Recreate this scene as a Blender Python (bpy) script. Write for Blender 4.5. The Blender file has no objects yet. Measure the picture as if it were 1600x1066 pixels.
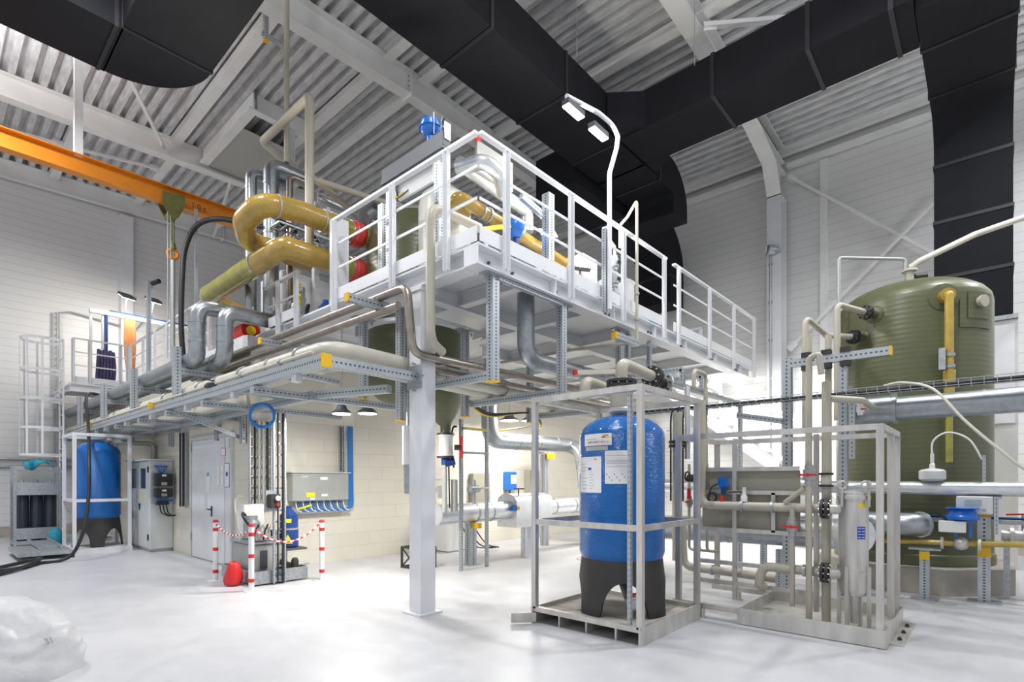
import bpy, math, random
from mathutils import Vector, Matrix
random.seed(7)
V = Vector
SC = bpy.context.scene
COL = SC.collection
# ---------------------------------------------------------------- camera
cam_data = bpy.data.cameras.new('camera')
cam = bpy.data.objects.new('camera', cam_data)
COL.objects.link(cam)
cam.location = (0, 0, 1.5)
cam.rotation_euler = (math.pi / 2, 0, math.radians(41.854 - 90))
cam_data.sensor_fit = 'HORIZONTAL'
cam_data.sensor_width = 36.0
cam_data.lens = 36.0 * 835.0 / 1600.0
cam_data.shift_y = 217.0 / 1600.0
cam_data.clip_start = 0.05
cam_data.clip_end = 200
SC.camera = cam
# ---------------------------------------------------------------- light and exposure
world = bpy.data.worlds.new('world')
SC.world = world
world.use_nodes = True
world.node_tree.nodes['Background'].inputs['Color'].default_value = (0.93, 0.95, 1.0, 1)
world.node_tree.nodes['Background'].inputs['Strength'].default_value = 0.72
SC.view_settings.view_transform = 'Standard'
SC.view_settings.look = 'None'
SC.view_settings.gamma = 1.0
SC.view_settings.exposure = 0.0
SC.view_settings.use_curve_mapping = False
SC.cycles.use_denoising = True
SC.cycles.max_bounces = 7
SC.cycles.diffuse_bounces = 4
SC.cycles.glossy_bounces = 3
SC.cycles.transmission_bounces = 4
SC.cycles.sample_clamp_indirect = 6.0
SC.cycles.caustics_reflective = False
SC.cycles.caustics_refractive = False

def area_light(name, loc, power, size, target=None, col=(1, 0.97, 0.92), sy=None, parent=None):
    d = bpy.data.lights.new(name, 'AREA')
    d.energy = power; d.color = col
    d.shape = 'RECTANGLE' if sy else 'DISK'
    d.size = size
    if sy: d.size_y = sy
    o = bpy.data.objects.new(name, d); COL.objects.link(o)
    o.location = loc
    dirv = (V(target) - V(loc)) if target else V((0, 0, -1))
    o.rotation_euler = dirv.to_track_quat('-Z', 'Y').to_euler()
    if parent:
        o.parent = parent; o.location = V(loc) - WORLD[parent.name]
    return o
WORLD = {}
# high-bay lamps added out of view to light the hall (their housings are built with the roof)
ADDED_BAYS = [(2.0, 2.2, 8.2), (6.3, 0.9, 8.2), (1.2, 7.2, 8.2), (0.4, 12.8, 8.2), (-0.2, 10.9, 8.0), (9.5, -1.2, 8.2), (13.0, -2.8, 8.2)]
BAY_POWER = 180
# ---------------------------------------------------------------- materials
def newmat(name):
    m = bpy.data.materials.new(name); m.use_nodes = True
    nt = m.node_tree
    return m, nt, nt.nodes['Principled BSDF']
def N(nt, t, **kw):
    n = nt.nodes.new(t)
    for k, v in kw.items(): setattr(n, k, v)
    return n
def coords(nt, scale=(1, 1, 1)):
    tc = N(nt, 'ShaderNodeTexCoord'); mp = N(nt, 'ShaderNodeMapping')
    mp.inputs['Scale'].default_value = scale
    nt.links.new(tc.outputs['Object'], mp.inputs['Vector'])
    return mp.outputs['Vector']
def math_node(nt, op, a, b=None, c=None):
    n = N(nt, 'ShaderNodeMath', operation=op)
    for i, x in enumerate((a, b, c)):
        if x is None: continue
        if isinstance(x, (int, float)): n.inputs[i].default_value = x
        else: nt.links.new(x, n.inputs[i])
    return n.outputs[0]
def mixc(nt, fac, c1, c2):
    n = N(nt, 'ShaderNodeMix', data_type='RGBA')
    if isinstance(fac, (int, float)): n.inputs[0].default_value = fac
    else: nt.links.new(fac, n.inputs[0])
    for i, c in ((6, c1), (7, c2)):
        if isinstance(c, tuple): n.inputs[i].default_value = (*c, 1) if len(c) == 3 else c
        else: nt.links.new(c, n.inputs[i])
    return n.outputs[2]
def surf(name, col, rough=0.5, metal=0.0, var=0.0, vscale=6.0, stretch=(1, 1, 1), bump=0.0, bscale=40.0, col2=None, spec=0.5, coat=0.0):
    """plain surface with optional procedural mottling and fine relief"""
    m, nt, b = newmat(name)
    b.inputs['Roughness'].default_value = rough
    b.inputs['Metallic'].default_value = metal
    b.inputs['Specular IOR Level'].default_value = spec
    if coat: b.inputs['Coat Weight'].default_value = coat; b.inputs['Coat Roughness'].default_value = 0.08
    if var > 0:
        no = N(nt, 'ShaderNodeTexNoise'); no.inputs['Scale'].default_value = vscale; no.inputs['Detail'].default_value = 5
        nt.links.new(coords(nt, stretch), no.inputs['Vector'])
        c2 = col2 or tuple(max(0, x * (1 - var)) for x in col)
        r = N(nt, 'ShaderNodeMapRange'); r.inputs[1].default_value = 0.35; r.inputs[2].default_value = 0.65
        nt.links.new(no.outputs['Fac'], r.inputs[0])
        nt.links.new(mixc(nt, r.outputs[0], c2, col), b.inputs['Base Color'])
    else:
        b.inputs['Base Color'].default_value = (*col, 1)
    if bump > 0:
        n2 = N(nt, 'ShaderNodeTexNoise'); n2.inputs['Scale'].default_value = bscale; n2.inputs['Detail'].default_value = 3
        nt.links.new(coords(nt, stretch), n2.inputs['Vector'])
        bp = N(nt, 'ShaderNodeBump'); bp.inputs['Strength'].default_value = bump; bp.inputs['Distance'].default_value = 0.02
        nt.links.new(n2.outputs['Fac'], bp.inputs['Height'])
        nt.links.new(bp.outputs['Normal'], b.inputs['Normal'])
    return m
MAT = {}
def defmats():
    M_ = MAT
    M_['white'] = surf('white_paint', (0.78, 0.79, 0.81), 0.42, var=0.06, vscale=3)
    M_['cream'] = surf('roof_steel_paint', (0.84, 0.84, 0.83), 0.5, var=0.08, vscale=2)
    M_['stainless'] = surf('brushed_stainless', (0.70, 0.68, 0.645), 0.38, 0.55, var=0.22, vscale=9, stretch=(1, 1, 0.25))
    M_['brown_steel'] = surf('pickled_stainless_pipe', (0.42, 0.38, 0.34), 0.33, 0.85, var=0.2, vscale=7)
    M_['galv'] = surf('galvanised_sheet', (0.43, 0.46, 0.49), 0.33, 0.85, var=0.18, vscale=14)
    M_['galv_bright'] = surf('bright_foil_cladding', (0.80, 0.82, 0.85), 0.26, 0.7, var=0.12, vscale=8)
    M_['zinc'] = surf('zinc_steel', (0.50, 0.53, 0.56), 0.42, 0.7, var=0.25, vscale=25)
    M_['dark_sheet'] = surf('dark_grey_sheet', (0.10, 0.105, 0.115), 0.5, 0.3)
    M_['pp'] = surf('beige_plastic_pipe', (0.50, 0.47, 0.385), 0.38, var=0.08, vscale=4)
    M_['pp_light'] = surf('cream_plastic_pipe', (0.62, 0.60, 0.51), 0.4, var=0.08, vscale=4)
    M_['panel_beige'] = surf('beige_board', (0.36, 0.345, 0.275), 0.5, var=0.1, vscale=2)
    M_['grp_yellow'] = surf('yellow_resin_pipe', (0.47, 0.30, 0.06), 0.24, var=0.35, vscale=5, col2=(0.37, 0.245, 0.04), coat=0.5)
    M_['grp_plain'] = surf('plain_yellow_pipe', (0.56, 0.40, 0.07), 0.25, var=0.3, vscale=6, col2=(0.45, 0.31, 0.05), coat=0.4)
    m = M_['grp_yellow']; nt = m.node_tree; b = nt.nodes['Principled BSDF']
    uv = N(nt, 'ShaderNodeUVMap'); sp = N(nt, 'ShaderNodeSeparateXYZ'); nt.links.new(uv.outputs[0], sp.inputs[0])
    bp = N(nt, 'ShaderNodeBump'); bp.inputs['Strength'].default_value = 0.12; bp.inputs['Distance'].default_value = 0.006
    nt.links.new(math_node(nt, 'SINE', math_node(nt, 'MULTIPLY', sp.outputs[0], 150.0)), bp.inputs['Height']); nt.links.new(bp.outputs['Normal'], b.inputs['Normal'])
    M_['grp_olive'] = surf('olive_resin_pipe', (0.36, 0.35, 0.06), 0.22, var=0.3, vscale=5, coat=0.5)
    M_['yellow'] = surf('yellow_plastic', (0.85, 0.50, 0.01), 0.5)
    M_['safety_yellow'] = surf('yellow_sticker', (0.9, 0.72, 0.02), 0.5)
    M_['orange_crane'] = surf('orange_crane_paint', (0.78, 0.27, 0.015), 0.45, var=0.12, vscale=3)
    M_['red'] = surf('red_plastic', (0.65, 0.02, 0.02), 0.4)
    M_['red_rubber'] = surf('red_rubber', (0.70, 0.045, 0.04), 0.35)
    M_['black'] = surf('black_rubber', (0.018, 0.018, 0.02), 0.5)
    M_['black_plastic'] = surf('black_plastic', (0.035, 0.034, 0.034), 0.45, var=0.2, vscale=4)
    M_['duct'] = surf('black_duct_insulation', (0.011, 0.0115, 0.0155), 0.75, spec=0.22, var=0.25, vscale=1.5, bump=0.25, bscale=4)
    M_['tape'] = surf('black_duct_tape', (0.008, 0.008, 0.010), 0.5)
    M_['blue_paint'] = surf('blue_enamel', (0.01, 0.16, 0.62), 0.3, coat=0.3)
    M_['blue_dark'] = surf('dark_blue_plastic', (0.01, 0.045, 0.20), 0.4)
    M_['blue_cable'] = surf('blue_cable', (0.01, 0.17, 0.50), 0.45)
    M_['cabinet'] = surf('light_grey_powder_coat', (0.66, 0.675, 0.67), 0.42, var=0.04)
    M_['box_grey'] = surf('grey_enclosure', (0.45, 0.46, 0.45), 0.42, 0.3, var=0.08)
    M_['paper'] = surf('white_paper', (0.85, 0.85, 0.86), 0.6)
    M_['ink'] = surf('grey_ink', (0.25, 0.26, 0.28), 0.6)
    M_['ink_black'] = surf('black_ink', (0.02, 0.02, 0.02), 0.6)
    M_['ink_orange'] = surf('orange_ink', (0.85, 0.25, 0.03), 0.6)
    M_['ink_blue'] = surf('blue_ink', (0.02, 0.08, 0.45), 0.6)
    M_['concrete'] = surf('concrete_plinth', (0.50, 0.47, 0.42), 0.8, var=0.25, vscale=3, bump=0.2)
    M_['cardboard'] = surf('cardboard', (0.55, 0.36, 0.19), 0.75, var=0.1)
    M_['foil'] = surf('milky_plastic_film', (0.90, 0.905, 0.92), 0.34, var=0.04, vscale=5, bump=0.28, bscale=12)
    M_['teal_cloth'] = surf('teal_cloth', (0.02, 0.33, 0.48), 0.7, var=0.3, vscale=20)
    M_['orange_cloth'] = surf('orange_webbing', (0.85, 0.30, 0.10), 0.6, var=0.2)
    M_['purple'] = surf('dark_violet_strap', (0.05, 0.04, 0.12), 0.5, var=0.3)
    M_['white_plastic'] = surf('white_plastic', (0.80, 0.81, 0.80), 0.38)
    M_['olive_hoist'] = surf('olive_hoist_paint', (0.20, 0.20, 0.06), 0.5, 0.2, var=0.3)
    M_['window_blue'] = surf('dark_blue_window', (0.02, 0.05, 0.12), 0.12)
    # lamp emitter and meter display
    m, nt, b = newmat('lamp_glow')
    b.inputs['Emission Color'].default_value = (1, 0.96, 0.88, 1); b.inputs['Emission Strength'].default_value = 16
    M_['glow'] = m
    m, nt, b = newmat('sign_glow_green'); M_['screen'] = m
    b.inputs['Base Color'].default_value = (0.45, 0.55, 0.52, 1); b.inputs['Roughness'].default_value = 0.2  # plain grey-green colour of the meter display
    # chains and stripes
    m, nt, b = newmat('red_white_stripes'); M_['stripe'] = m
    uv = N(nt, 'ShaderNodeUVMap'); sep = N(nt, 'ShaderNodeSeparateXYZ'); nt.links.new(uv.outputs[0], sep.inputs[0])
    f = math_node(nt, 'FRACT', math_node(nt, 'DIVIDE', sep.outputs[0], 0.1))
    nt.links.new(mixc(nt, math_node(nt, 'GREATER_THAN', f, 0.5), (0.62, 0.02, 0.03), (0.85, 0.85, 0.85)), b.inputs['Base Color'])
    # perforated strut: slots run down the middle of every long face
    def strut(name, col, pitch, slot, half, dark=(0.03, 0.03, 0.035)):
        m, nt, b = newmat(name)
        uv = N(nt, 'ShaderNodeUVMap'); sep = N(nt, 'ShaderNodeSeparateXYZ'); nt.links.new(uv.outputs[0], sep.inputs[0])
        f = math_node(nt, 'FRACT', math_node(nt, 'DIVIDE', sep.outputs[0], pitch))
        a = math_node(nt, 'LESS_THAN', f, slot)
        v = math_node(nt, 'LESS_THAN', math_node(nt, 'ABSOLUTE', math_node(nt, 'SUBTRACT', sep.outputs[1], 0.5)), half)
        k = math_node(nt, 'MULTIPLY', a, v)
        no = N(nt, 'ShaderNodeTexNoise'); no.inputs['Scale'].default_value = 22
        nt.links.new(coords(nt), no.inputs['Vector'])
        base = mixc(nt, no.outputs['Fac'], tuple(c * 0.75 for c in col), col)
        nt.links.new(mixc(nt, k, base, dark), b.inputs['Base Color'])
        b.inputs['Metallic'].default_value = 0.6; b.inputs['Roughness'].default_value = 0.4
        return m
    M_['strut'] = strut('slotted_strut', (0.55, 0.59, 0.63), 0.05, 0.5, 0.09, (0.10, 0.105, 0.115))
    M_['perf'] = strut('perforated_post', (0.56, 0.60, 0.64), 0.036, 0.5, 0.11, (0.12, 0.125, 0.135))
    # olive GRP tank with winding bands
    m, nt, b = newmat('olive_wound_resin'); M_['tank'] = m
    v = coords(nt); wv = N(nt, 'ShaderNodeTexWave', wave_type='BANDS', bands_direction='Z'); wv.inputs['Scale'].default_value = 4.6
    wv.inputs['Distortion'].default_value = 1.2; wv.inputs['Detail'].default_value = 3
    nt.links.new(v, wv.inputs['Vector'])
    no = N(nt, 'ShaderNodeTexNoise'); no.inputs['Scale'].default_value = 2.2; nt.links.new(coords(nt, (1, 1, 3)), no.inputs['Vector'])
    c = mixc(nt, wv.outputs['Fac'], (0.096, 0.108, 0.048), (0.105, 0.118, 0.054))
    nt.links.new(mixc(nt, math_node(nt, 'MULTIPLY', no.outputs['Fac'], 0.7), c, (0.135, 0.14, 0.077)), b.inputs['Base Color'])
    b.inputs['Roughness'].default_value = 0.34
    bp = N(nt, 'ShaderNodeBump'); bp.inputs['Strength'].default_value = 0.10; bp.inputs['Distance'].default_value = 0.012
    nt.links.new(wv.outputs['Fac'], bp.inputs['Height']); nt.links.new(bp.outputs['Normal'], b.inputs['Normal'])
    # blue wound vessel
    m, nt, b = newmat('blue_wound_vessel'); M_['vessel'] = m
    b.inputs['Base Color'].default_value = (0.001, 0.135, 0.47, 1); b.inputs['Roughness'].default_value = 0.14; b.inputs['Specular IOR Level'].default_value = 0.35
    b.inputs['Coat Weight'].default_value = 0.35; b.inputs['Coat Roughness'].default_value = 0.05
    wv = N(nt, 'ShaderNodeTexWave', wave_type='BANDS', bands_direction='Z'); wv.inputs['Scale'].default_value = 26; wv.inputs['Distortion'].default_value = 3.5
    wv.inputs['Detail'].default_value = 2
    nt.links.new(coords(nt), wv.inputs['Vector'])
    no = N(nt, 'ShaderNodeTexNoise'); no.inputs['Scale'].default_value = 9; nt.links.new(coords(nt, (1, 1, 2)), no.inputs['Vector'])
    bp = N(nt, 'ShaderNodeBump'); bp.inputs['Strength'].default_value = 0.6; bp.inputs['Distance'].default_value = 0.005
    nt.links.new(math_node(nt, 'ADD', wv.outputs['Fac'], math_node(nt, 'MULTIPLY', no.outputs['Fac'], 2.0)), bp.inputs['Height'])
    nt.links.new(bp.outputs['Normal'], b.inputs['Normal'])
    # floor
    m, nt, b = newmat('power_floated_concrete'); M_['floor'] = m
    n1 = N(nt, 'ShaderNodeTexNoise'); n1.inputs['Scale'].default_value = 0.7; n1.inputs['Detail'].default_value = 8; nt.links.new(coords(nt), n1.inputs['Vector'])
    n2 = N(nt, 'ShaderNodeTexNoise'); n2.inputs['Scale'].default_value = 3.5; n2.inputs['Detail'].default_value = 8; n2.inputs['Distortion'].default_value = 1.0
    nt.links.new(coords(nt), n2.inputs['Vector'])
    r = N(nt, 'ShaderNodeMapRange'); r.inputs[1].default_value = 0.35; r.inputs[2].default_value = 0.68
    nt.links.new(math_node(nt, 'ADD', math_node(nt, 'MULTIPLY', n1.outputs['Fac'], 0.5), math_node(nt, 'MULTIPLY', n2.outputs['Fac'], 0.5)), r.inputs[0])
    nt.links.new(mixc(nt, r.outputs[0], (0.50, 0.505, 0.52), (0.585, 0.59, 0.615)), b.inputs['Base Color'])
    rr = N(nt, 'ShaderNodeMapRange'); rr.inputs[3].default_value = 0.28; rr.inputs[4].default_value = 0.5
    nt.links.new(n2.outputs['Fac'], rr.inputs[0]); nt.links.new(rr.outputs[0], b.inputs['Roughness'])
    # hall wall panels: fine horizontal lines
    m, nt, b = newmat('sandwich_panel'); M_['panel'] = m
    tc = N(nt, 'ShaderNodeTexCoord'); sep = N(nt, 'ShaderNodeSeparateXYZ'); nt.links.new(tc.outputs['Object'], sep.inputs[0])
    f = math_node(nt, 'FRACT', math_node(nt, 'DIVIDE', sep.outputs[2], 0.2))
    l = math_node(nt, 'LESS_THAN', f, 0.12)
    big = math_node(nt, 'FRACT', math_node(nt, 'DIVIDE', sep.outputs[2], 1.0))
    l2 = math_node(nt, 'LESS_THAN', big, 0.012)
    nt.links.new(mixc(nt, l2, mixc(nt, l, (0.72, 0.72, 0.715), (0.625, 0.625, 0.625)), (0.57, 0.57, 0.57)), b.inputs['Base Color'])
    b.inputs['Roughness'].default_value = 0.5
    # concrete block wall
    m, nt, b = newmat('cream_block_wall'); M_['block'] = m
    tc = N(nt, 'ShaderNodeTexCoord'); sep = N(nt, 'ShaderNodeSeparateXYZ'); nt.links.new(tc.outputs['Object'], sep.inputs[0])
    cmb = N(nt, 'ShaderNodeCombineXYZ')
    nt.links.new(math_node(nt, 'ADD', sep.outputs[0], sep.outputs[1]), cmb.inputs[0]); nt.links.new(sep.outputs[2], cmb.inputs[1])
    br = N(nt, 'ShaderNodeTexBrick'); br.offset = 0.5
    br.inputs['Color1'].default_value = (0.73, 0.70, 0.61, 1); br.inputs['Color2'].default_value = (0.69, 0.665, 0.58, 1)
    br.inputs['Mortar'].default_value = (0.63, 0.605, 0.53, 1)
    br.inputs['Scale'].default_value = 1.0; br.inputs['Mortar Size'].default_value = 0.006
    br.inputs['Brick Width'].default_value = 0.62; br.inputs['Row Height'].default_value = 0.25
    nt.links.new(cmb.outputs[0], br.inputs['Vector']); nt.links.new(br.outputs['Color'], b.inputs['Base Color'])
    b.inputs['Roughness'].default_value = 0.8
    bp = N(nt, 'ShaderNodeBump'); bp.inputs['Strength'].default_value = 0.4; bp.inputs['Distance'].default_value = 0.01; bp.invert = True
    nt.links.new(br.outputs['Fac'], bp.inputs['Height']); nt.links.new(bp.outputs['Normal'], b.inputs['Normal'])
    # roof deck sheet
    M_['deck'] = surf('galvanised_roof_deck', (0.74, 0.74, 0.75), 0.42, 0.1, var=0.26, vscale=5, stretch=(3, 0.6, 1))
    M_['hatch'] = surf('grey_hatch_plate', (0.42, 0.42, 0.39), 0.6)
    M_['cylinder_paint'] = surf('dark_blue_grey_paint', (0.022, 0.028, 0.04), 0.4)
    M_['pvc'] = surf('clear_pvc', (0.75, 0.78, 0.78), 0.15)
    M_['pvc'].node_tree.nodes['Principled BSDF'].inputs['Transmission Weight'].default_value = 0.6
    M_['milky'] = surf('milky_resin_vessel', (0.74, 0.74, 0.66), 0.35, var=0.08)
defmats()
# ---------------------------------------------------------------- mesh builder
class Mb:
    def __init__(s): s.v = []; s.f = []; s.u = []
    def add(s, vs, fs, us=None):
        o = len(s.v); s.v += [tuple(x) for x in vs]
        for i, f in enumerate(fs):
            s.f.append([o + k for k in f])
            s.u.append(us[i] if us else [(0, 0)] * len(f))
        return s
    def box(s, x0, x1, y0, y1, z0, z1):
        vs = [(x, y, z) for z in (z0, z1) for y in (y0, y1) for x in (x0, x1)]
        return s.add(vs, [(0, 2, 3, 1), (4, 5, 7, 6), (0, 1, 5, 4), (1, 3, 7, 5), (3, 2, 6, 7), (2, 0, 4, 6)])
    def cbox(s, c, d): return s.box(c[0] - d[0] / 2, c[0] + d[0] / 2, c[1] - d[1] / 2, c[1] + d[1] / 2, c[2] - d[2] / 2, c[2] + d[2] / 2)
    def bbox(s, x0, x1, y0, y1, z0, z1, r=0.01):
        """box with chamfered vertical and top edges"""
        def ring(i, z): 
            a, b, c, d = x0 + i, x1 - i, y0 + i, y1 - i
            q = r
            return [(a + q, c, z), (b - q, c, z), (b, c + q, z), (b, d - q, z), (b - q, d, z), (a + q, d, z), (a, d - q, z), (a, c + q, z)]
        rs = [ring(r, z0), ring(0, z0 + r), ring(0, z1 - r), ring(r, z1)]
        vs = sum(rs, []); fs = [tuple(range(7, -1, -1)), tuple(range(24, 32))]
        for k in range(3):
            for i in range(8): fs.append((k * 8 + i, k * 8 + (i + 1) % 8, k * 8 + 8 + (i + 1) % 8, k * 8 + 8 + i))
        return s.add(vs, fs)
    def frame(s, p0, p1, up=(0, 0, 1)):
        t = (V(p1) - V(p0)).normalized(); u = V(up)
        if abs(t.dot(u)) > 0.98: u = V((1, 0, 0))
        a = t.cross(u).normalized(); b = a.cross(t).normalized()
        return t, a, b
    def prof(s, p0, p1, poly, up=(0, 0, 1)):
        """extrude a 2-D outline (side, up) from p0 to p1"""
        t, a, b = s.frame(p0, p1, up); n = len(poly); L = (V(p1) - V(p0)).length
        vs = [V(p) + a * x + b * y for p in (p0, p1) for x, y in poly]
        fs = [tuple(range(n)), tuple(range(2 * n - 1, n - 1, -1))]; us = [[(0, 0)] * n, [(0, 0)] * n]
        for i in range(n):
            j = (i + 1) % n
            fs.append((i, i + n, j + n, j)); us.append([(0, 0), (L, 0), (L, 1), (0, 1)])
        return s.add(vs, fs, us)
    def bar(s, p0, p1, w, h=None, up=(0, 0, 1)):
        h = h or w
        return s.prof(p0, p1, [(-w / 2, -h / 2), (-w / 2, h / 2), (w / 2, h / 2), (w / 2, -h / 2)], up)
    def ibeam(s, p0, p1, w, h, tf=0.014, tw=0.01, up=(0, 0, 1)):
        a, b, c = w / 2, h / 2, tw / 2
        return s.prof(p0, p1, [(-a, -b), (-a, -b + tf), (-c, -b + tf), (-c, b - tf), (-a, b - tf), (-a, b), (a, b), (a, b - tf), (c, b - tf), (c, -b + tf), (a, -b + tf), (a, -b)], up)
    def chan(s, p0, p1, w, h, t=0.008, up=(0, 0, 1)):
        a, b = w, h / 2
        return s.prof(p0, p1, [(0, -b), (0, b), (a, b), (a, b - t), (t, b - t), (t, -b + t), (a, -b + t), (a, -b)], up)
    def tube(s, pts, r, seg=14, fil=0.0, caps=True, steps=6, r1=None):
        pts = [V(p) for p in pts]
        if fil > 0 and len(pts) > 2:
            out = [pts[0]]
            for i in range(1, len(pts) - 1):
                a, b, c = pts[i - 1], pts[i], pts[i + 1]
                d0 = (a - b); d1 = (c - b); l0, l1 = d0.length, d1.length
                d0.normalize(); d1.normalize(); ang = d0.angle(d1)
                if ang > math.pi - 0.02: out.append(b); continue
                cut = min(fil / math.tan(ang / 2), l0 * 0.49, l1 * 0.49)
                q0, q1 = b + d0 * cut, b + d1 * cut
                for k in range(steps + 1):
                    u = k / steps
                    # circular-looking quadratic arc
                    w = 1.0 / math.sin(ang / 2) if False else 1.0
                    P = (q0 * (1 - u) ** 2 + b * 2 * u * (1 - u) * 0.9 * w + q1 * u ** 2) / ((1 - u) ** 2 + 2 * u * (1 - u) * 0.9 * w + u ** 2)
                    out.append(P)
            out.append(pts[-1]); pts = out
        n = len(pts); rings = []
        t0 = (pts[1] - pts[0]).normalized()
        ref = V((0, 0, 1)) if abs(t0.z) < 0.9 else V((1, 0, 0))
        a = t0.cross(ref).normalized()
        Ls = 0; us_r = []
        for i in range(n):
            if i == 0: t = t0
            elif i == n - 1: t = (pts[-1] - pts[-2]).normalized()
            else: t = ((pts[i] - pts[i - 1]).normalized() + (pts[i + 1] - pts[i]).normalized()).normalized()
            a = (a - t * a.dot(t)).normalized(); b = t.cross(a)
            rr = r if r1 is None else r + (r1 - r) * i / (n - 1)
            rings.append([pts[i] + (a * math.cos(2 * math.pi * k / seg) + b * math.sin(2 * math.pi * k / seg)) * rr for k in range(seg)])
            if i: Ls += (pts[i] - pts[i - 1]).length
            us_r.append(Ls)
        vs = sum(rings, []); fs = []; us = []
        for i in range(n - 1):
            for k in range(seg):
                k2 = (k + 1) % seg
                fs.append((i * seg + k, i * seg + k2, (i + 1) * seg + k2, (i + 1) * seg + k))
                us.append([(us_r[i], k / seg), (us_r[i], (k + 1) / seg), (us_r[i + 1], (k + 1) / seg), (us_r[i + 1], k / seg)])
        if caps:
            fs.append(tuple(range(seg - 1, -1, -1))); us.append([(0, 0)] * seg)
            fs.append(tuple(range((n - 1) * seg, n * seg))); us.append([(0, 0)] * seg)
        return s.add(vs, fs, us)
    def lathe(s, o, profile, axis=(0, 0, 1), seg=32, closed=False):
        """profile: (radius, distance along axis)"""
        t = V(axis).normalized(); ref = V((0, 0, 1)) if abs(t.z) < 0.9 else V((1, 0, 0))
        a = t.cross(ref).normalized(); b = t.cross(a); o = V(o)
        vs = []; fs = []; n = len(profile)
        for r, h in profile:
            for k in range(seg):
                an = 2 * math.pi * k / seg
                vs.append(o + t * h + (a * math.cos(an) + b * math.sin(an)) * max(r, 1e-4))
        for i in range(n - 1 if not closed else n):
            i2 = (i + 1) % n
            for k in range(seg):
                k2 = (k + 1) % seg
                fs.append((i * seg + k, i * seg + k2, i2 * seg + k2, i2 * seg + k))
        if not closed:
            fs.append(tuple(range(seg - 1, -1, -1))); fs.append(tuple(range((n - 1) * seg, n * seg)))
        return s.add(vs, fs)
    def cyl(s, p0, p1, r, seg=16, r1=None):
        L = (V(p1) - V(p0)).length
        return s.lathe(p0, [(r, 0), (r if r1 is None else r1, L)], V(p1) - V(p0), seg)
    def ring(s, c, axis, ro, ri, th, seg=24):
        return s.lathe(c, [(ri, -th / 2), (ro, -th / 2), (ro, th / 2), (ri, th / 2)], axis, seg, closed=True)
    def torus(s, c, axis, R, r, seg=28, rs=8):
        return s.lathe(c, [(R + r * math.cos(2 * math.pi * k / rs), r * math.sin(2 * math.pi * k / rs)) for k in range(rs)], axis, seg, closed=True)
    def sphere(s, c, r, seg=16, sz=1.0):
        n = 8
        return s.lathe(c, [(r * math.sin(math.pi * k / n), -r * sz * math.cos(math.pi * k / n)) for k in range(n + 1)], (0, 0, 1), seg)
    def rsweep(s, pts, side, w, h):
        """rectangular duct swept along pts that lie in a plane with normal side; w across the plane, h in it"""
        side = V(side).normalized(); pts = [V(p) for p in pts]; n = len(pts); rings = []
        for i in range(n):
            if i == 0: t = (pts[1] - pts[0]).normalized(); k = 1
            elif i == n - 1: t = (pts[-1] - pts[-2]).normalized(); k = 1
            else:
                t1 = (pts[i] - pts[i - 1]).normalized(); t2 = (pts[i + 1] - pts[i]).normalized(); t = (t1 + t2).normalized(); k = 1 / max(0.5, t.dot(t1))
            nn = side.cross(t).normalized()
            rings.append([pts[i] + side * (sx * w / 2) + nn * (sy * h / 2 * k) for sx, sy in ((-1, -1), (1, -1), (1, 1), (-1, 1))])
        vs = sum(rings, []); fs = [(3, 2, 1, 0), tuple(4 * (n - 1) + q for q in range(4))]
        for i in range(n - 1):
            for q in range(4):
                q2 = (q + 1) % 4
                fs.append((4 * i + q, 4 * i + q2, 4 * i + 4 + q2, 4 * i + 4 + q))
        return s.add(vs, fs)

def arc(c, r, a0, a1, n, ax, ay):
    c, ax, ay = V(c), V(ax), V(ay)
    return [c + (ax * math.cos(math.radians(a0 + (a1 - a0) * k / n)) + ay * math.sin(math.radians(a0 + (a1 - a0) * k / n))) * r for k in range(n + 1)]

def link(o, parent=None, w=None):
    COL.objects.link(o)
    if parent is not None: o.parent = parent
    return o
def build(m, name, mat, parent=None, angle=38, origin=None):
    """one mesh object; coordinates of m are world coordinates"""
    base = WORLD[parent.name] if parent is not None else V((0, 0, 0))
    if origin is None:
        xs = [v[0] for v in m.v]; ys = [v[1] for v in m.v]; zs = [v[2] for v in m.v]
        origin = V(((min(xs) + max(xs)) / 2, (min(ys) + max(ys)) / 2, min(zs))) if parent is None else base
    origin = V(origin)
    me = bpy.data.meshes.new(name)
    me.from_pydata([tuple(V(v) - origin) for v in m.v], [], m.f)
    ul = me.uv_layers.new(name='UVMap')
    flat = [c for f in m.u for uv in f for c in uv]
    ul.data.foreach_set('uv', flat)
    me.polygons.foreach_set('use_smooth', [True] * len(me.polygons))
    me.update()
    bm_fix(me)
    me.set_sharp_from_angle(angle=math.radians(angle))
    me.materials.append(MAT[mat] if isinstance(mat, str) else mat)
    o = bpy.data.objects.new(name, me)
    link(o, parent)
    o.location = origin - base
    WORLD[o.name] = origin
    return o
import bmesh
def bm_fix(me):
    bm = bmesh.new(); bm.from_mesh(me)
    bmesh.ops.recalc_face_normals(bm, faces=bm.faces)
    bm.to_mesh(me); bm.free()
def T(name, label, cat, loc, group=None):
    o = bpy.data.objects.new(name, None); o.empty_display_size = 0.1
    link(o); o.location = loc; WORLD[o.name] = V(loc)
    o['label'] = label; o['category'] = cat
    if group: o['group'] = group
    return o
def one(m, name, mat, label, cat, group=None, angle=38):
    o = build(m, name, mat, None, angle)
    o['label'] = label; o['category'] = cat
    if group: o['group'] = group
    return o
def struct(m, name, mat, parent=None, angle=38):
    o = build(m, name, mat, parent, angle, origin=(0, 0, 0) if parent is None else None)
    if parent is None: o['kind'] = 'structure'
    return o
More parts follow.
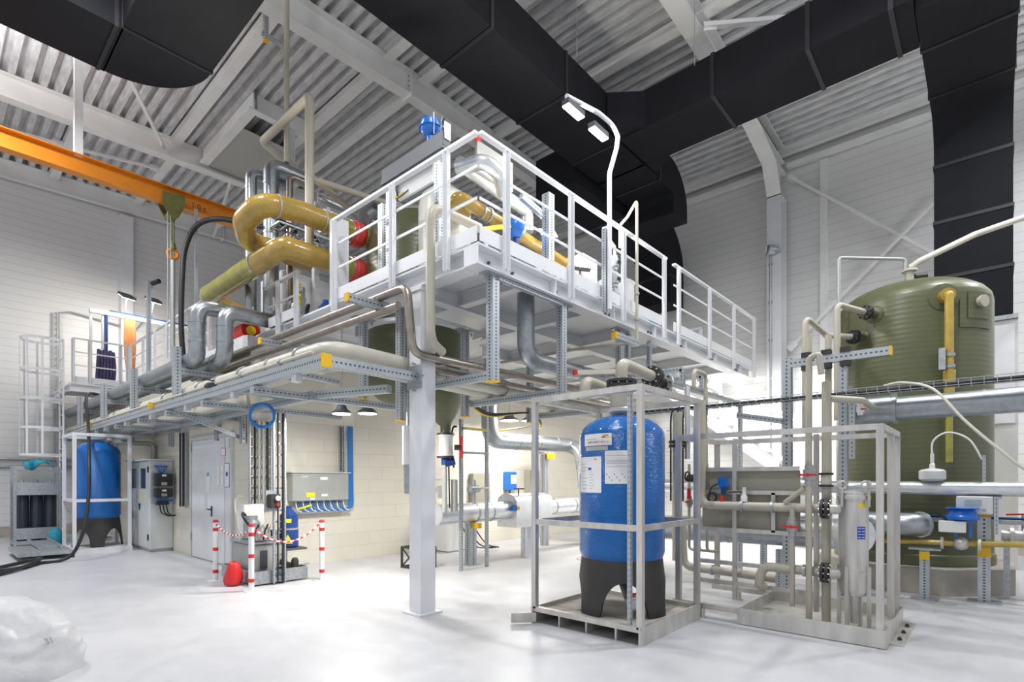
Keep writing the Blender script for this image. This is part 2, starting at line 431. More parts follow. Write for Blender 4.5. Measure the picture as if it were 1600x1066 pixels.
def dup(root, delta, label=None, group=None):
    r = root.copy(); COL.objects.link(r); r.location = V(root.location) + V(delta); WORLD[r.name] = V(r.location)
    if label: r['label'] = label
    if group: r['group'] = group
    for ch in list(root.children):
        c = ch.copy(); COL.objects.link(c); c.parent = r
        for g in list(ch.children):
            d = g.copy(); COL.objects.link(d); d.parent = c
    return r
def text(parent, name, body, size, loc, normal, mat, up=(0, 0, 1), align='CENTER'):
    cu = bpy.data.curves.new(name, 'FONT'); cu.body = body; cu.size = size; cu.align_x = align; cu.align_y = 'CENTER'; cu.extrude = 0.0006
    cu.materials.append(MAT[mat])
    tmp = bpy.data.objects.new(name + '_outline', cu); COL.objects.link(tmp)
    me = bpy.data.meshes.new_from_object(tmp); bpy.data.objects.remove(tmp)
    o = bpy.data.objects.new(name, me); link(o, parent)
    z = V(normal).normalized(); x = V(up).cross(z).normalized(); y = z.cross(x)
    R = Matrix((x, y, z)).transposed().to_4x4()
    base = WORLD[parent.name] if parent else V((0, 0, 0))
    o.matrix_local = Matrix.Translation(V(loc) - base) @ R
    WORLD[o.name] = V(loc)
    return o
def flange(m, c, axis, ro, ri=None, th=0.022):
    m.lathe(V(c) - V(axis).normalized() * th / 2, [(ro, 0), (ro, th)], axis, 20)
    return m
def bolts(m, c, axis, R, n=8, r=0.008, L=0.05):
    t = V(axis).normalized(); ref = V((0, 0, 1)) if abs(t.z) < 0.9 else V((1, 0, 0)); a = t.cross(ref).normalized(); b = t.cross(a)
    for k in range(n):
        p = V(c) + (a * math.cos(2 * math.pi * k / n) + b * math.sin(2 * math.pi * k / n)) * R
        m.cyl(p - t * L / 2, p + t * L / 2, r, 6)
    return m
def strut_end(parent, c, d, s=0.1, h=None):
    """yellow plastic cap on a strut end at c, strut pointing along d"""
    t = V(d).normalized(); m = Mb(); m.bar(V(c), V(c) + t * 0.02, s * 1.06, (h or s) * 1.06)
    return build(m, 'end_cap', 'yellow', parent)
# ================================================================ the hall
def deckz(x): return 9.95 - 0.03 * abs(x - 6.8)
struct(Mb().box(-6, 16, -9, 20, -0.2, 0), 'floor', 'floor')
struct(Mb().box(-6, 14.9, 19.2, 19.4, 0, 9.9), 'wall_left', 'panel')
struct(Mb().box(14.6, 14.8, -9, 19.2, 0, 9.75), 'wall_right', 'panel')
struct(Mb().box(-6, 14.6, 19.17, 19.2, 0, 0.28), 'baseboard_left', 'concrete')
struct(Mb().box(14.57, 14.6, -9, 19.17, 0, 0.28), 'baseboard_right', 'concrete')
# concrete block building inside the hall
struct(Mb().box(3.65, 3.89, 9.0, 19.17, 0, 3.62), 'wall_front', 'block')
struct(Mb().box(3.89, 14.55, 9.0, 9.24, 0, 3.62), 'wall_back', 'block')
struct(Mb().box(3.6, 14.55, 8.99, 19.17, 3.62, 3.86), 'trim_1', 'cream')
# trapezoidal roof deck, ribs running along Y
m = Mb(); prof = []; x = -6.0; 
while x < 14.7:
    for dx, dz in ((0, 0), (0.11, 0), (0.145, 0.13), (0.215, 0.13)): prof.append((x + dx, deckz(x + dx) + dz))
    x += 0.25
prof = [p for p in prof if p[0] <= 14.75]
n = len(prof)
vs = [(p[0], y, p[1]) for y in (-9, 19.3) for p in prof] + [(p[0], y, p[1] + 0.02) for y in (-9, 19.3) for p in prof]
fs = [(i, i + 1, n + i + 1, n + i) for i in range(n - 1)] + [(2 * n + i, 3 * n + i, 3 * n + i + 1, 2 * n + i + 1) for i in range(n - 1)]
m.add(vs, fs); struct(m, 'ceiling', 'deck', angle=20)
# rafters of the portal frames (they run along X, ridge at x = 6.8)
def rafter(y, x0, x1, label, depth=0.5, w=0.26, knee=False):
    m = Mb(); t = T('roof_rafter', label, 'beam', (6.8, y, deckz(6.8) - depth))
    for a, b in ((x0, 6.8), (6.8, x1)):
        m.ibeam((a, y, deckz(a) - depth / 2 - 0.005), (b, y, deckz(b) - depth / 2 - 0.005), w, depth, 0.03, 0.02)
    build(m, 'beam', 'cream', t)
    s = Mb().box(6.785, 6.815, y - w / 2 - 0.02, y + w / 2 + 0.02, deckz(6.8) - depth - 0.06, deckz(6.8) - 0.02)
    build(s, 'splice_plate', 'cream', t)
    for sy in (-1, 1):
        for k in range(4): build(Mb().cyl((6.76, y + sy * 0.08, deckz(6.8) - depth + 0.06 + k * 0.1), (6.84, y + sy * 0.08, deckz(6.8) - depth + 0.06 + k * 0.1), 0.016, 6), 'bolt', 'zinc', t)
    if knee:
        k = Mb(); a, b = w / 2, 0.02
        # haunch: bottom flange bends from rafter to column
        pts = [(12.4, deckz(12.4) - depth), (13.62, 9.1), (14.02, 8.45), (14.5, 8.45), (14.5, deckz(14.5) - 0.02), (12.4, deckz(12.4) - 0.02)]
        k.add([(p[0], y - b / 2, p[1]) for p in pts] + [(p[0], y + b / 2, p[1]) for p in pts],
              [(5, 4, 3, 2, 1, 0), (6, 7, 8, 9, 10, 11)] + [(i, (i + 1) % 6, 6 + (i + 1) % 6, 6 + i) for i in range(6)])
        k.bar((12.4, y, deckz(12.4) - depth), (13.62, y, 9.1), w, 0.03); k.bar((13.62, y, 9.1), (14.02, y, 8.45), w, 0.03, up=(1, 0, 0))
        k.bar((13.62, y, 9.1), (14.5, y, 9.1), w, 0.02)
        build(k, 'haunch', 'cream', t)
    return t
rafter(3.95, -6, 14.3, 'white steel roof rafter behind the black duct crossing to the wall column', knee=True, depth=0.42, w=0.32)
rafter(9.0, -6, 14.5, 'white steel roof rafter with bolted splice above the blue actuator')
rafter(15.0, -6, 14.5, 'white steel roof rafter above the orange crane beam')
rafter(19.02, -6, 14.5, 'grey roof rafter along the top of the panelled gable wall', depth=0.45, w=0.16)
rafter(-1.4, -6, 14.5, 'shaded roof rafter beyond the vertical black duct', depth=0.42, w=0.3)
# purlins: wide flange beams under the deck, along Y
def purlin(x, y0, y1, label, w=0.2, d=0.16):
    m = Mb().ibeam((x, y0, deckz(x) - d / 2 - 0.004), (x, y1, deckz(x) - d / 2 - 0.004), w, d, 0.014, 0.012)
    one(m, 'roof_purlin', 'cream', label, 'beam', 'white purlins under the roof deck')
purlin(2.5, 15.1, 18.9, 'wide white purlin above the crane beam beside the gable wall')
purlin(4.25, 9.15, 14.85, 'wide white purlin ending at the foot of a slanting roof brace')
purlin(6.25, 9.15, 14.85, 'wide white purlin under the violet-tinted stretch of roof deck')
purlin(7.1, 9.15, 14.85, 'wide white purlin meeting the bolted rafter splice')
purlin(6.2, 4.1, 8.85, 'white purlin stub between bolted rafter and black duct, first one')
purlin(7.05, 4.1, 8.85, 'white purlin stub beside the bolted splice plate')
purlin(4.4, 15.15, 18.9, 'wide white purlin crossing above the crane trolley')
purlin(6.6, 15.15, 18.9, 'wide white purlin behind the black cable loop')
purlin(9.3, -1.2, 8.85, 'white purlin with a cable run between duct and rafter')
purlin(12.2, -9, 3.8, 'white purlin over the bend of the vertical black duct')
purlin(14.35, -9, 18.9, 'white eaves purlin along the top of the panelled side wall', 0.14, 0.2)
one(Mb().bar((14.5, -8.9, 9.3), (14.5, 3.78, 9.3), 0.14, 0.12), 'eaves_rail', 'cream', 'pale eaves rail over the wall panels beside the vertical duct', 'rail')
one(Mb().bar((14.5, 4.12, 9.3), (14.5, 18.9, 9.3), 0.14, 0.12), 'eaves_rail', 'cream', 'pale eaves rail behind the end of the black duct', 'rail')
# wind braces
def brace(a, b, label, w=0.07):
    m = Mb().bar(a, b, w, w * 0.7)
    for p, q in ((a, b), (b, a)):
        d = (V(q) - V(p)).normalized(); m.bar(V(p), V(p) + d * 0.22, 0.015, 0.16)
    one(m, 'wind_brace', 'cream', label, 'brace', 'wind braces')
brace((2.05, 11.4, 9.55), (4.0, 14.85, 9.5), 'thin white roof brace slanting from the rounded duct elbow to the rafter')
brace((5.6, 15.1, 9.45), (6.5, 18.9, 9.45), 'short white roof brace seen between crane beam and rafter')
brace((0.5, 17.3, 9.68), (2.42, 16.9, 9.70), 'level white roof brace over the crane beam, near one')
brace((2.58, 16.9, 9.71), (4.32, 16.4, 9.73), 'level white roof brace over the crane beam, far one')
brace((9.1, 3.7, 9.35), (11.3, 0.6, 9.35), 'white roof brace with bolted plate above the black cross duct', 0.1)
brace((14.5, 3.75, 9.05), (14.5, 0.45, 5.9), 'white wall brace falling from column head towards the vertical duct', 0.09)
brace((14.40, 3.72, 4.72), (14.40, 0.55, 7.7), 'white wall brace rising from column towards the vertical duct', 0.07)
# columns of the hall
t = T('hall_column', 'tall white steel hall column with a floodlight on it against the panelled wall', 'column', (14.25, 3.95, 0))
build(Mb().ibeam((14.25, 3.95, 0), (14.25, 3.95, 8.46), 0.32, 0.5, 0.025, 0.015, up=(1, 0, 0)), 'shaft', 'white', t)
m = Mb().box(14.0, 14.5, 3.79, 4.11, 8.43, 8.46); build(m, 'cap_plate', 'cream', t)
build(Mb().tube([(13.96, 4.02, 0.3), (13.96, 4.02, 7.0)], 0.02, 8), 'conduit', 'zinc', t)
cl = Mb()
for k in range(7): cl.cbox((13.975, 4.02, 1.2 + k * 0.93), (0.03, 0.09, 0.05))
build(cl, 'conduit_clip', 'zinc', t)
struct(Mb().box(4.02, 4.32, 18.98, 19.2, 0.28, 9.3), 'trim_2', 'white')
struct(Mb().box(14.52, 14.6, 2.9, 3.06, 0.28, 9.2), 'trim_3', 'cream')
t = T('wall_floodlight', 'round grey floodlight high on the white hall column', 'lamp', (13.95, 3.93, 7.05))
build(Mb().lathe((13.95, 3.98, 7.1), [(0.1, -0.12), (0.13, 0.0), (0.13, 0.1), (0.11, 0.12)], (-0.6, 0.75, 0.1), 20), 'housing', 'zinc', t)
build(Mb().lathe((13.85, 4.09, 7.11), [(0.09, 0.0), (0.085, 0.012)], (-0.6, 0.75, 0.1), 20), 'lens', 'white_plastic', t)
build(Mb().bar((13.96, 3.9, 7.05), (14.0, 3.8, 7.05), 0.16, 0.06), 'bracket', 'zinc', t)
# added high-bay lamps under the roof, outside the view
def added_bay(x, y, z, power, label, light_col=(0.97, 0.98, 1.0)):
    t = T('high_bay_lamp', label, 'lamp', (x, y, z))
    build(Mb().lathe((x, y, z), [(0.2, 0.0), (0.21, 0.03), (0.12, 0.1), (0.1, 0.22)], (0, 0, 1), 24), 'housing', 'dark_sheet', t)
    build(Mb().lathe((x, y, z), [(0.18, -0.006), (0.18, 0.004)], (0, 0, 1), 24), 'lens', 'glow', t)
    build(Mb().cyl((x, y, z + 0.2), (x, y, deckz(x)), 0.008, 8), 'hanger_rod', 'zinc', t)
    area_light('high_bay_light', (x, y, z - 0.03), power, 0.36, parent=t, col=light_col)
    area_light('high_bay_uplight', (x, y, z + 0.25), power * 0.4, 0.3, (x, y, z + 2), parent=t, col=light_col)  # upward fill light added to brighten the roof steel and deck
BAY_LABELS = ['high-bay lamp hanging over the column side of the blue vessel', 'high-bay lamp hanging over the stainless filter skid', 'high-bay lamp hanging beside the black elbow duct',
              'high-bay lamp hanging near the gable wall', 'high-bay lamp hanging between crane beam and black elbow duct', 'high-bay lamp hanging over the olive tank', 'high-bay lamp hanging by the side wall panels']
for (x, y, z), l in zip(ADDED_BAYS, BAY_LABELS): added_bay(x, y, z, BAY_POWER * (1.4 if 10 < y < 12 else 0.8 if y > 12 else 0.92), l)
# ---------------------------------------------------------------- black insulated ventilation ducts
def duct_tape(t, pts, axis, w, h):
    for p in pts:
        wy = w + 0.03; hz = h + 0.03
        build(Mb().cbox(p, (0.06, wy, hz) if axis[0] else (wy, 0.06, hz)), 'joint_band', 'tape', t)
# main duct along X, with the elbow that turns and drops behind the platform
t = T('ventilation_duct', 'main black insulated duct running under the roof past the pole lamps', 'duct', (6.0, 5.7, 7.8))
build(Mb().rsweep([(-6, 5.7, 8.15), (9.75, 5.7, 8.15)], (0, 1, 0), 1.06, 0.7), 'straight_run', 'duct', t)
duct_tape(t, [(3.6, 5.7, 8.15), (5.35, 5.7, 8.15), (7.1, 5.7, 8.15), (8.75, 5.7, 8.15)], (1, 0, 0), 1.06, 0.7)
el = [(9.7, 5.7, 8.15), (10.85, 5.7, 8.15)] + arc((10.85, 5.7, 7.6), 0.55, 80, 0, 7, (1, 0, 0), (0, 0, 1)) + [(11.4, 5.7, 7.35)]
build(Mb().rsweep(el, (0, 1, 0), 1.08, 0.7), 'turning_elbow', 'duct', t)
path = [(8.9, 6.78, 7.95), (12.9, 6.78, 7.95)] + arc((12.9, 6.78, 7.2), 0.75, 80, 0, 7, (1, 0, 0), (0, 0, 1)) + [(13.65, 6.78, 6.2)]
build(Mb().rsweep(path, (0, 1, 0), 1.0, 0.8), 'drop_leg', 'duct', t)
build(Mb().cbox((10.4, 5.7, 8.15), (0.06, 1.11, 0.73)), 'joint_band', 'tape', t)
build(Mb().cbox((10.9, 6.78, 7.95), (0.06, 1.03, 0.83)), 'joint_band', 'tape', t)
build(Mb().cbox((13.65, 6.78, 6.9), (0.83, 1.03, 0.06)), 'joint_band', 'tape', t)
for x in (5.6, 7.3): build(Mb().cyl((x, 5.1, 8.48), (x, 5.1, deckz(x)), 0.008, 6), 'hanger_rod', 'zinc', t)
# cross duct towards the vertical drop
t = T('ventilation_duct', 'black insulated cross duct branching from the main duct towards the side wall', 'duct', (9.25, 3.0, 7.8))
build(Mb().rsweep([(9.25, 5.12, 8.15), (9.25, 0.77, 8.15)], (1, 0, 0), 1.06, 0.68), 'straight_run', 'duct', t)
build(Mb().add([(8.3, 5.14, 7.83), (10.2, 5.14, 7.83), (9.77, 4.6, 7.83), (8.73, 4.6, 7.83), (8.3, 5.14, 8.47), (10.2, 5.14, 8.47), (9.77, 4.6, 8.47), (8.73, 4.6, 8.47)],
      [(0, 3, 2, 1), (4, 5, 6, 7), (0, 1, 5, 4), (1, 2, 6, 5), (2, 3, 7, 6), (3, 0, 4, 7)]), 'flared_saddle', 'duct', t)
duct_tape(t, [(9.25, 3.4, 8.15), (9.25, 2.0, 8.15), (9.25, 1.0, 8.15)], (0, 1, 0), 1.06, 0.68)
for y in (3.7, 1.6): build(Mb().cyl((8.72, y, 8.45), (8.72, y, deckz(8.7)), 0.008, 6), 'hanger_rod', 'zinc', t)
t = T('ventilation_duct', 'wide black insulated duct bending down and dropping beside the olive tank', 'duct', (12.55, 0.24, 4.2))
path = [(9.0, 0.24, 8.15), (11.6, 0.24, 8.15)] + arc((11.6, 0.24, 7.2), 0.95, 80, 0, 7, (1, 0, 0), (0, 0, 1)) + [(12.55, 0.24, 4.2)]
build(Mb().rsweep(path, (0, 1, 0), 1.04, 0.68), 'bent_run', 'duct', t)
build(Mb().cbox((9.9, 0.24, 8.15), (0.06, 1.07, 0.71)), 'joint_band', 'tape', t)
build(Mb().cbox((11.2, 0.24, 8.15), (0.06, 1.07, 0.71)), 'joint_band', 'tape', t)
build(Mb().cbox((12.55, 0.24, 7.1), (0.71, 1.07, 0.06)), 'joint_band', 'tape', t)
build(Mb().cbox((12.55, 0.24, 6.1), (0.71, 1.07, 0.06)), 'joint_band', 'tape', t)
build(Mb().cbox((12.55, 0.24, 5.1), (0.71, 1.07, 0.06)), 'joint_band', 'tape', t)
build(Mb().cbox((12.55, 0.24, 4.22), (0.82, 1.16, 0.07)), 'bottom_flange', 'zinc', t)
# pale air unit under the drop
t = T('air_unit', 'pale grey air unit housing under the vertical black duct', 'air unit', (12.7, 0.2, 0))
build(Mb().box(12.2, 13.3, -0.34, 0.72, 0.0, 4.18), 'housing', 'cabinet', t)
build(Mb().box(12.16, 12.2, -0.30, 0.68, 2.45, 4.1), 'access_panel', 'white', t)
# elbow duct at the upper end of the hall
t = T('ventilation_duct', 'black insulated duct with a rounded elbow over the crane beam', 'duct', (1.9, 9.3, 7.6))
cc = (1.88, 8.72, 7.95)
build(Mb().rsweep([(-6, 9.3, 7.95), (1.88, 9.3, 7.95)], (0, 0, 1), 0.7, 1.12), 'straight_run', 'duct', t)
# elbow: quarter disc, round outside
el = arc((1.86, 8.75, 0), 1.1, 90, 0, 14, (1, 0, 0), (0, 1, 0)); k = len(el)
vs = [(1.86, 8.75, z) for z in (7.6, 8.3)] + [(p.x, p.y, 7.6) for p in el] + [(p.x, p.y, 8.3) for p in el]
fs = [tuple([0] + [2 + i for i in range(k)][::1]), tuple([1] + [2 + k + i for i in range(k)][::-1]), (0, 2, 2 + k, 1), (0, 1, 1 + k + k, 1 + k)] + [(2 + i, 3 + i, 3 + k + i, 2 + k + i) for i in range(k - 1)]
build(Mb().add(vs, fs), 'rounded_elbow', 'duct', t)
build(Mb().rsweep([(2.41, 8.75, 7.95), (2.41, 6.3, 7.95)], (0, 0, 1), 0.7, 1.1), 'return_run', 'duct', t)
build(Mb().cbox((1.8, 9.3, 7.95), (0.05, 1.15, 0.73)), 'joint_band', 'tape', t)
build(Mb().cbox((2.41, 8.7, 7.95), (1.13, 0.05, 0.73)), 'joint_band', 'tape', t)
build(Mb().cbox((0.4, 9.3, 7.95), (0.05, 1.15, 0.73)), 'joint_band', 'tape', t)
for x, y in ((1.2, 9.7), (0.0, 9.7), (2.6, 7.2)): build(Mb().cyl((x, y, 8.28), (x, y, deckz(x)), 0.008, 6), 'hanger_rod', 'zinc', t)
# ---------------------------------------------------------------- crane
t = T('crane_beam', 'orange steel crane beam under the roof along the gable side', 'crane', (2.5, 12.2, 6.98))
build(Mb().ibeam((-6, 12.2, 7.15), (5.0, 12.2, 7.15), 0.2, 0.34, 0.018, 0.012), 'girder', 'orange_crane', t)
build(Mb().box(4.98, 5.02, 12.1, 12.3, 6.98, 7.32), 'end_plate', 'orange_crane', t)
h = Mb()
for x in (-3.0, 1.95): h.bar((x, 12.2, 7.3), (x, 12.2, deckz(x)), 0.12, 0.12)
build(h, 'suspension_bracket', 'cream', t)
text(t, 'load_mark', '1.0 t', 0.15, (3.87, 12.085, 7.085), (0, -1, 0), 'ink_black')
t = T('crane_trolley', 'olive hand-chain crane trolley with hook hanging from the orange beam', 'hoist', (3.42, 12.2, 6.1))
for s in (-1, 1):
    m = Mb(); y = 12.2 + s * 0.125
    pl = [(3.22, 7.16), (3.62, 7.2), (3.62, 7.0), (3.5, 6.72), (3.34, 6.72), (3.22, 6.95)]
    m.add([(p[0], y - 0.012, p[1]) for p in pl] + [(p[0], y + 0.012, p[1]) for p in pl], [(0, 1, 2, 3, 4, 5), (11, 10, 9, 8, 7, 6)] + [(i, 6 + i, 6 + (i + 1) % 6, (i + 1) % 6) for i in range(6)])
    build(m, 'side_plate', 'olive_hoist', t)
w = Mb()
for x in (3.32, 3.52):
    for s in (-1, 1): w.cyl((x, 12.2 + s * 0.03, 7.054), (x, 12.2 + s * 0.113, 7.054), 0.05, 16)
build(w, 'wheel', 'zinc', t)
build(Mb().cyl((3.42, 12.05, 6.78), (3.42, 12.35, 6.78), 0.09, 18), 'chain_drum', 'olive_hoist', t)
c = Mb(); c.tube([(3.42, 12.2, 6.72), (3.42, 12.2, 6.2)], 0.014, 6).tube([(3.46, 12.2, 6.72), (3.46, 12.2, 6.2)], 0.014, 6); build(c, 'load_chain', 'olive_hoist', t)
c = Mb(); c.tube([(3.36, 12.06, 6.78), (3.36, 12.06, 3.9)], 0.008, 6).tube([(3.31, 12.06, 6.78), (3.31, 12.06, 3.9)], 0.008, 6); build(c, 'hand_chain', 'zinc', t)
build(Mb().torus((3.44, 12.2, 6.02), (0, 1, 0), 0.085, 0.035, 20), 'hook', 'orange_crane', t)
build(Mb().lathe((3.44, 12.2, 6.1), [(0.05, 0), (0.065, 0.05), (0.04, 0.14)]), 'hook_block', 'olive_hoist', t)
one(Mb().tube([(3.44, 12.2, 5.90), (3.44, 12.2, 3.88)], 0.04, 10), 'lifting_sling', 'box_grey', 'grey lifting sling bundle hanging straight down from the crane hook', 'sling')

# framed roof opening: trimmer beams, cover plate and a hanging post
t = T('roof_hatch', 'framed roof hatch with trimmer beams and pale cover plate above the vent pipes', 'hatch', (5.5, 13.5, 9.4))
build(Mb().box(4.78, 4.98, 11.85, 14.86, 9.50, 9.53).box(4.86, 4.89, 11.85, 14.86, 9.53, deckz(4.9) - 0.005), 'trimmer_beam', 'cream', t)
build(Mb().box(4.98, 6.15, 11.85, 12.03, 9.50, 9.53).box(4.98, 6.15, 11.92, 11.95, 9.53, deckz(5.2) - 0.005), 'trimmer_beam', 'cream', t)
build(Mb().box(4.99, 6.14, 12.7, 14.86, 9.515, 9.53), 'cover_plate', 'hatch', t)
build(Mb().ibeam((5.72, 11.94, 7.9), (5.72, 11.94, 9.50), 0.16, 0.16, 0.012, 0.01, up=(1, 0, 0)), 'hanging_post', 'white', t)
build(Mb().bar((5.3, 11.94, 7.95), (6.2, 11.94, 7.95), 0.1, 0.1), 'foot_bar', 'white', t)

t = T('strut_bracket', 'zinc strut bracket with yellow cap on the purlin beside the rounded duct', 'bracket', (4.05, 9.35, 9.2))
build(Mb().bar((4.05, 9.35, 9.12), (4.05, 9.35, 9.66), 0.07, 0.07, up=(1, 0, 0)), 'upright', 'strut', t)
build(Mb().bar((3.98, 9.35, 9.2), (4.55, 9.35, 9.2), 0.06, 0.06), 'crossbar', 'strut', t)
build(Mb().bar((4.05, 9.35, 9.09), (4.05, 9.35, 9.12), 0.075, 0.075, up=(1, 0, 0)), 'end_cap', 'yellow', t)
build(Mb().box(4.0, 4.4, 9.28, 9.42, 9.66, 9.70), 'beam_clamp', 'zinc', t)
def smooth0(pts, n=6):
    P = [V(p) for p in pts]; out = []
    for i in range(len(P) - 1):
        a, b, c, d = P[max(i - 1, 0)], P[i], P[i + 1], P[min(i + 2, len(P) - 1)]
        for k in range(n):
            u = k / n; out.append(0.5 * ((2 * b) + (c - a) * u + (2 * a - 5 * b + 4 * c - d) * u * u + (3 * b - a - 3 * c + d) * u ** 3))
    return out + [P[-1]]
# ================================================================ white steel platform
DK = 3.87
t = T('platform', 'white steel work platform on a single box column over the pipe racks', 'platform', (3.82, 4.78, 0))
m = Mb().ibeam((3.72, 3.88, 3.752), (11.95, 3.88, 3.752), 0.2, 0.204); build(m, 'edge_beam', 'white', t)
m = Mb().ibeam((3.82, 3.985, 3.752), (3.82, 8.98, 3.752), 0.2, 0.204); build(m, 'edge_beam', 'white', t)
m = Mb().ibeam((11.85, 3.985, 3.752), (11.85, 8.98, 3.752), 0.2, 0.204); build(m, 'edge_beam', 'white', t)
for y, x0 in ((5.05, 3.92), (8.2, 3.92)):
    build(Mb().ibeam((x0, y, 3.755), (11.75, y, 3.755), 0.14, 0.2), 'long_beam', 'white', t)
build(Mb().ibeam((6.6, 6.6, 3.755), (11.75, 6.6, 3.755), 0.14, 0.2), 'long_beam', 'white', t)
for x in (4.62, 5.95, 7.3, 8.6, 9.9, 11.0):
    for a, b in ((3.98, 4.98), (5.12, 8.13 if x > 6 else 5.95)):
        build(Mb().ibeam((x, a, 3.765), (x, b, 3.765), 0.12, 0.17), 'cross_beam', 'white', t)
d = Mb().box(3.727, 11.94, 3.788, 6.0, 3.855, DK).box(3.727, 4.5, 6.0, 7.8, 3.855, DK).box(6.25, 11.94, 6.0, 7.8, 3.855, DK).box(3.727, 11.94, 7.8, 8.975, 3.855, DK)
build(d, 'deck_plate', 'white', t)
# corner stiffeners, gusset and bolts
g = Mb().box(3.71, 3.722, 3.781, 3.979, 3.652, 3.853)
build(g, 'corner_stiffener', 'white', t)
for y in (5.2, 6.6, 8.0):
    build(Mb().box(3.725, 3.81, y - 0.006, y + 0.006, 3.665, 3.855), 'stiffener', 'white', t)
for x in (5.0, 6.3, 7.5, 8.6, 9.9, 11.2):
    build(Mb().box(x - 0.006, x + 0.006, 3.785, 3.87, 3.665, 3.855), 'stiffener', 'white', t)
for x in (3.95, 4.32, 5.02, 5.1, 6.2, 6.3, 7.4, 7.5, 8.55, 9.8, 9.9, 11.1, 11.2):
    build(Mb().cyl((x, 3.872, 3.74), (x, 3.85, 3.74), 0.016, 6), 'bolt', 'dark_sheet', t)
for x, y in ((4.0, 5.12), (4.08, 5.12), (4.16, 5.12), (4.7, 4.97), (4.78, 4.97), (6.02, 4.97), (6.1, 4.97), (7.37, 4.97), (7.45, 4.97)):
    build(Mb().cyl((x, y - 0.07, 3.74), (x, y - 0.09, 3.74), 0.016, 6), 'bolt', 'dark_sheet', t)
c = Mb().ibeam((3.82, 4.78, 0.02), (3.82, 4.78, 3.65), 0.2, 0.2, 0.016, 0.012, up=(1, 0, 0)); build(c, 'column', 'white', t)
# the column carries cover strips, reading as a closed post
build(Mb().box(3.715, 3.725, 4.68, 4.88, 0.02, 3.65).box(3.72, 3.92, 4.675, 4.69, 0.02, 3.65), 'column_cover', 'white', t)
build(Mb().box(3.66, 3.98, 4.62, 4.94, 0.0, 0.02), 'base_plate', 'white', t)
build(Mb().box(3.70, 3.94, 4.66, 4.90, 3.60, 3.65), 'head_plate', 'white', t)
# ---------------------------------------------------------------- guard railings
def railing(name_label, a, b, posts, along, out, toe=True, top=4.95, foot=3.68, ends=False):
    """a-b at deck level; posts = positions along the railing; out = outward unit vector"""
    a, b, out = V(a), V(b), V(out); d = (b - a).normalized()
    t = T('guard_railing', name_label, 'railing', ((a + b) / 2)[:])
    up = V((0, 0, 1))
    build(Mb().bar(a + up * (top - a.z), b + up * (top - a.z), 0.06, 0.032), 'handrail', 'white', t)
    for z in ((4.30, 4.62) if top > 4.9 else (4.2,)):
        build(Mb().bar(a + up * (z - a.z), b + up * (z - a.z), 0.012, 0.03), 'knee_rail', 'white', t)
    for p in posts:
        q = a + d * p
        m = Mb().chan(q + up * (foot - a.z) + out * 0.01, q + up * (top - 0.015 - a.z) + out * 0.01, 0.045, 0.07, 0.007, up=out.cross(V((0, 0, 1))))
        for k in (0.04, 0.11): m.cyl(q + up * (foot + k - a.z) + out * 0.012, q + up * (foot + k - a.z) + out * 0.03, 0.012, 6)
        build(m, 'post', 'white', t)
    if toe: build(Mb().bar(a + up * (3.955 - a.z), b + up * (3.955 - a.z), 0.012, 0.15), 'toe_board', 'white', t)
    return t
railing('white guard railing on the open long side of the platform, corner half', (3.74, 3.78, DK), (7.82, 3.78, DK), [0.36, 1.51, 2.74, 3.96], 'x', (0, -1, 0))
railing('white guard railing on the long side of the platform, half towards the stairs', (8.1, 3.78, DK), (11.95, 3.78, DK), [0.12, 1.39, 2.6, 3.8], 'x', (0, -1, 0))
railing('white guard railing at the short side of the platform before the white post', (3.72, 3.80, DK), (3.72, 6.5, DK), [0.42, 1.37, 2.65], 'y', (-1, 0, 0))
railing('short white guard railing below the lower yellow pipe', (3.70, 7.45, DK), (3.70, 8.45, DK), [0.02, 0.6], 'y', (-1, 0, 0), top=4.52)
railing('long white guard railing over the block wall towards the ladder landing', (3.70, 10.85, DK), (3.70, 16.52, DK), [0.05, 1.6, 2.6, 3.45, 4.4, 5.5], 'y', (-1, 0, 0))
railing('short white guard railing on the landing next to the caged ladder', (2.55, 16.6, DK), (3.66, 16.6, DK), [0.0, 0.32, 0.95, 1.1], 'x', (0, -1, 0), foot=3.88)
railing('white guard railing at the far end of the platform above the stairs', (11.9, 4.9, DK), (11.9, 8.9, DK), [0.02, 1.3, 2.6, 3.9], 'y', (1, 0, 0), foot=3.88)
# ladder landing
t = T('ladder_landing', 'white landing between caged ladder and block wall roof', 'landing', (3.0, 17.7, 3.6))
build(Mb().box(2.5, 3.59, 16.62, 18.9, 3.82, DK), 'deck_plate', 'white', t)
build(Mb().chan((2.5, 16.62, 3.74), (3.6, 16.62, 3.74), 0.06, 0.18, up=(0, 0, 1)), 'edge_beam', 'white', t)
build(Mb().ibeam((2.52, 16.7, 3.739), (2.52, 18.9, 3.739), 0.1, 0.16), 'side_beam', 'white', t)
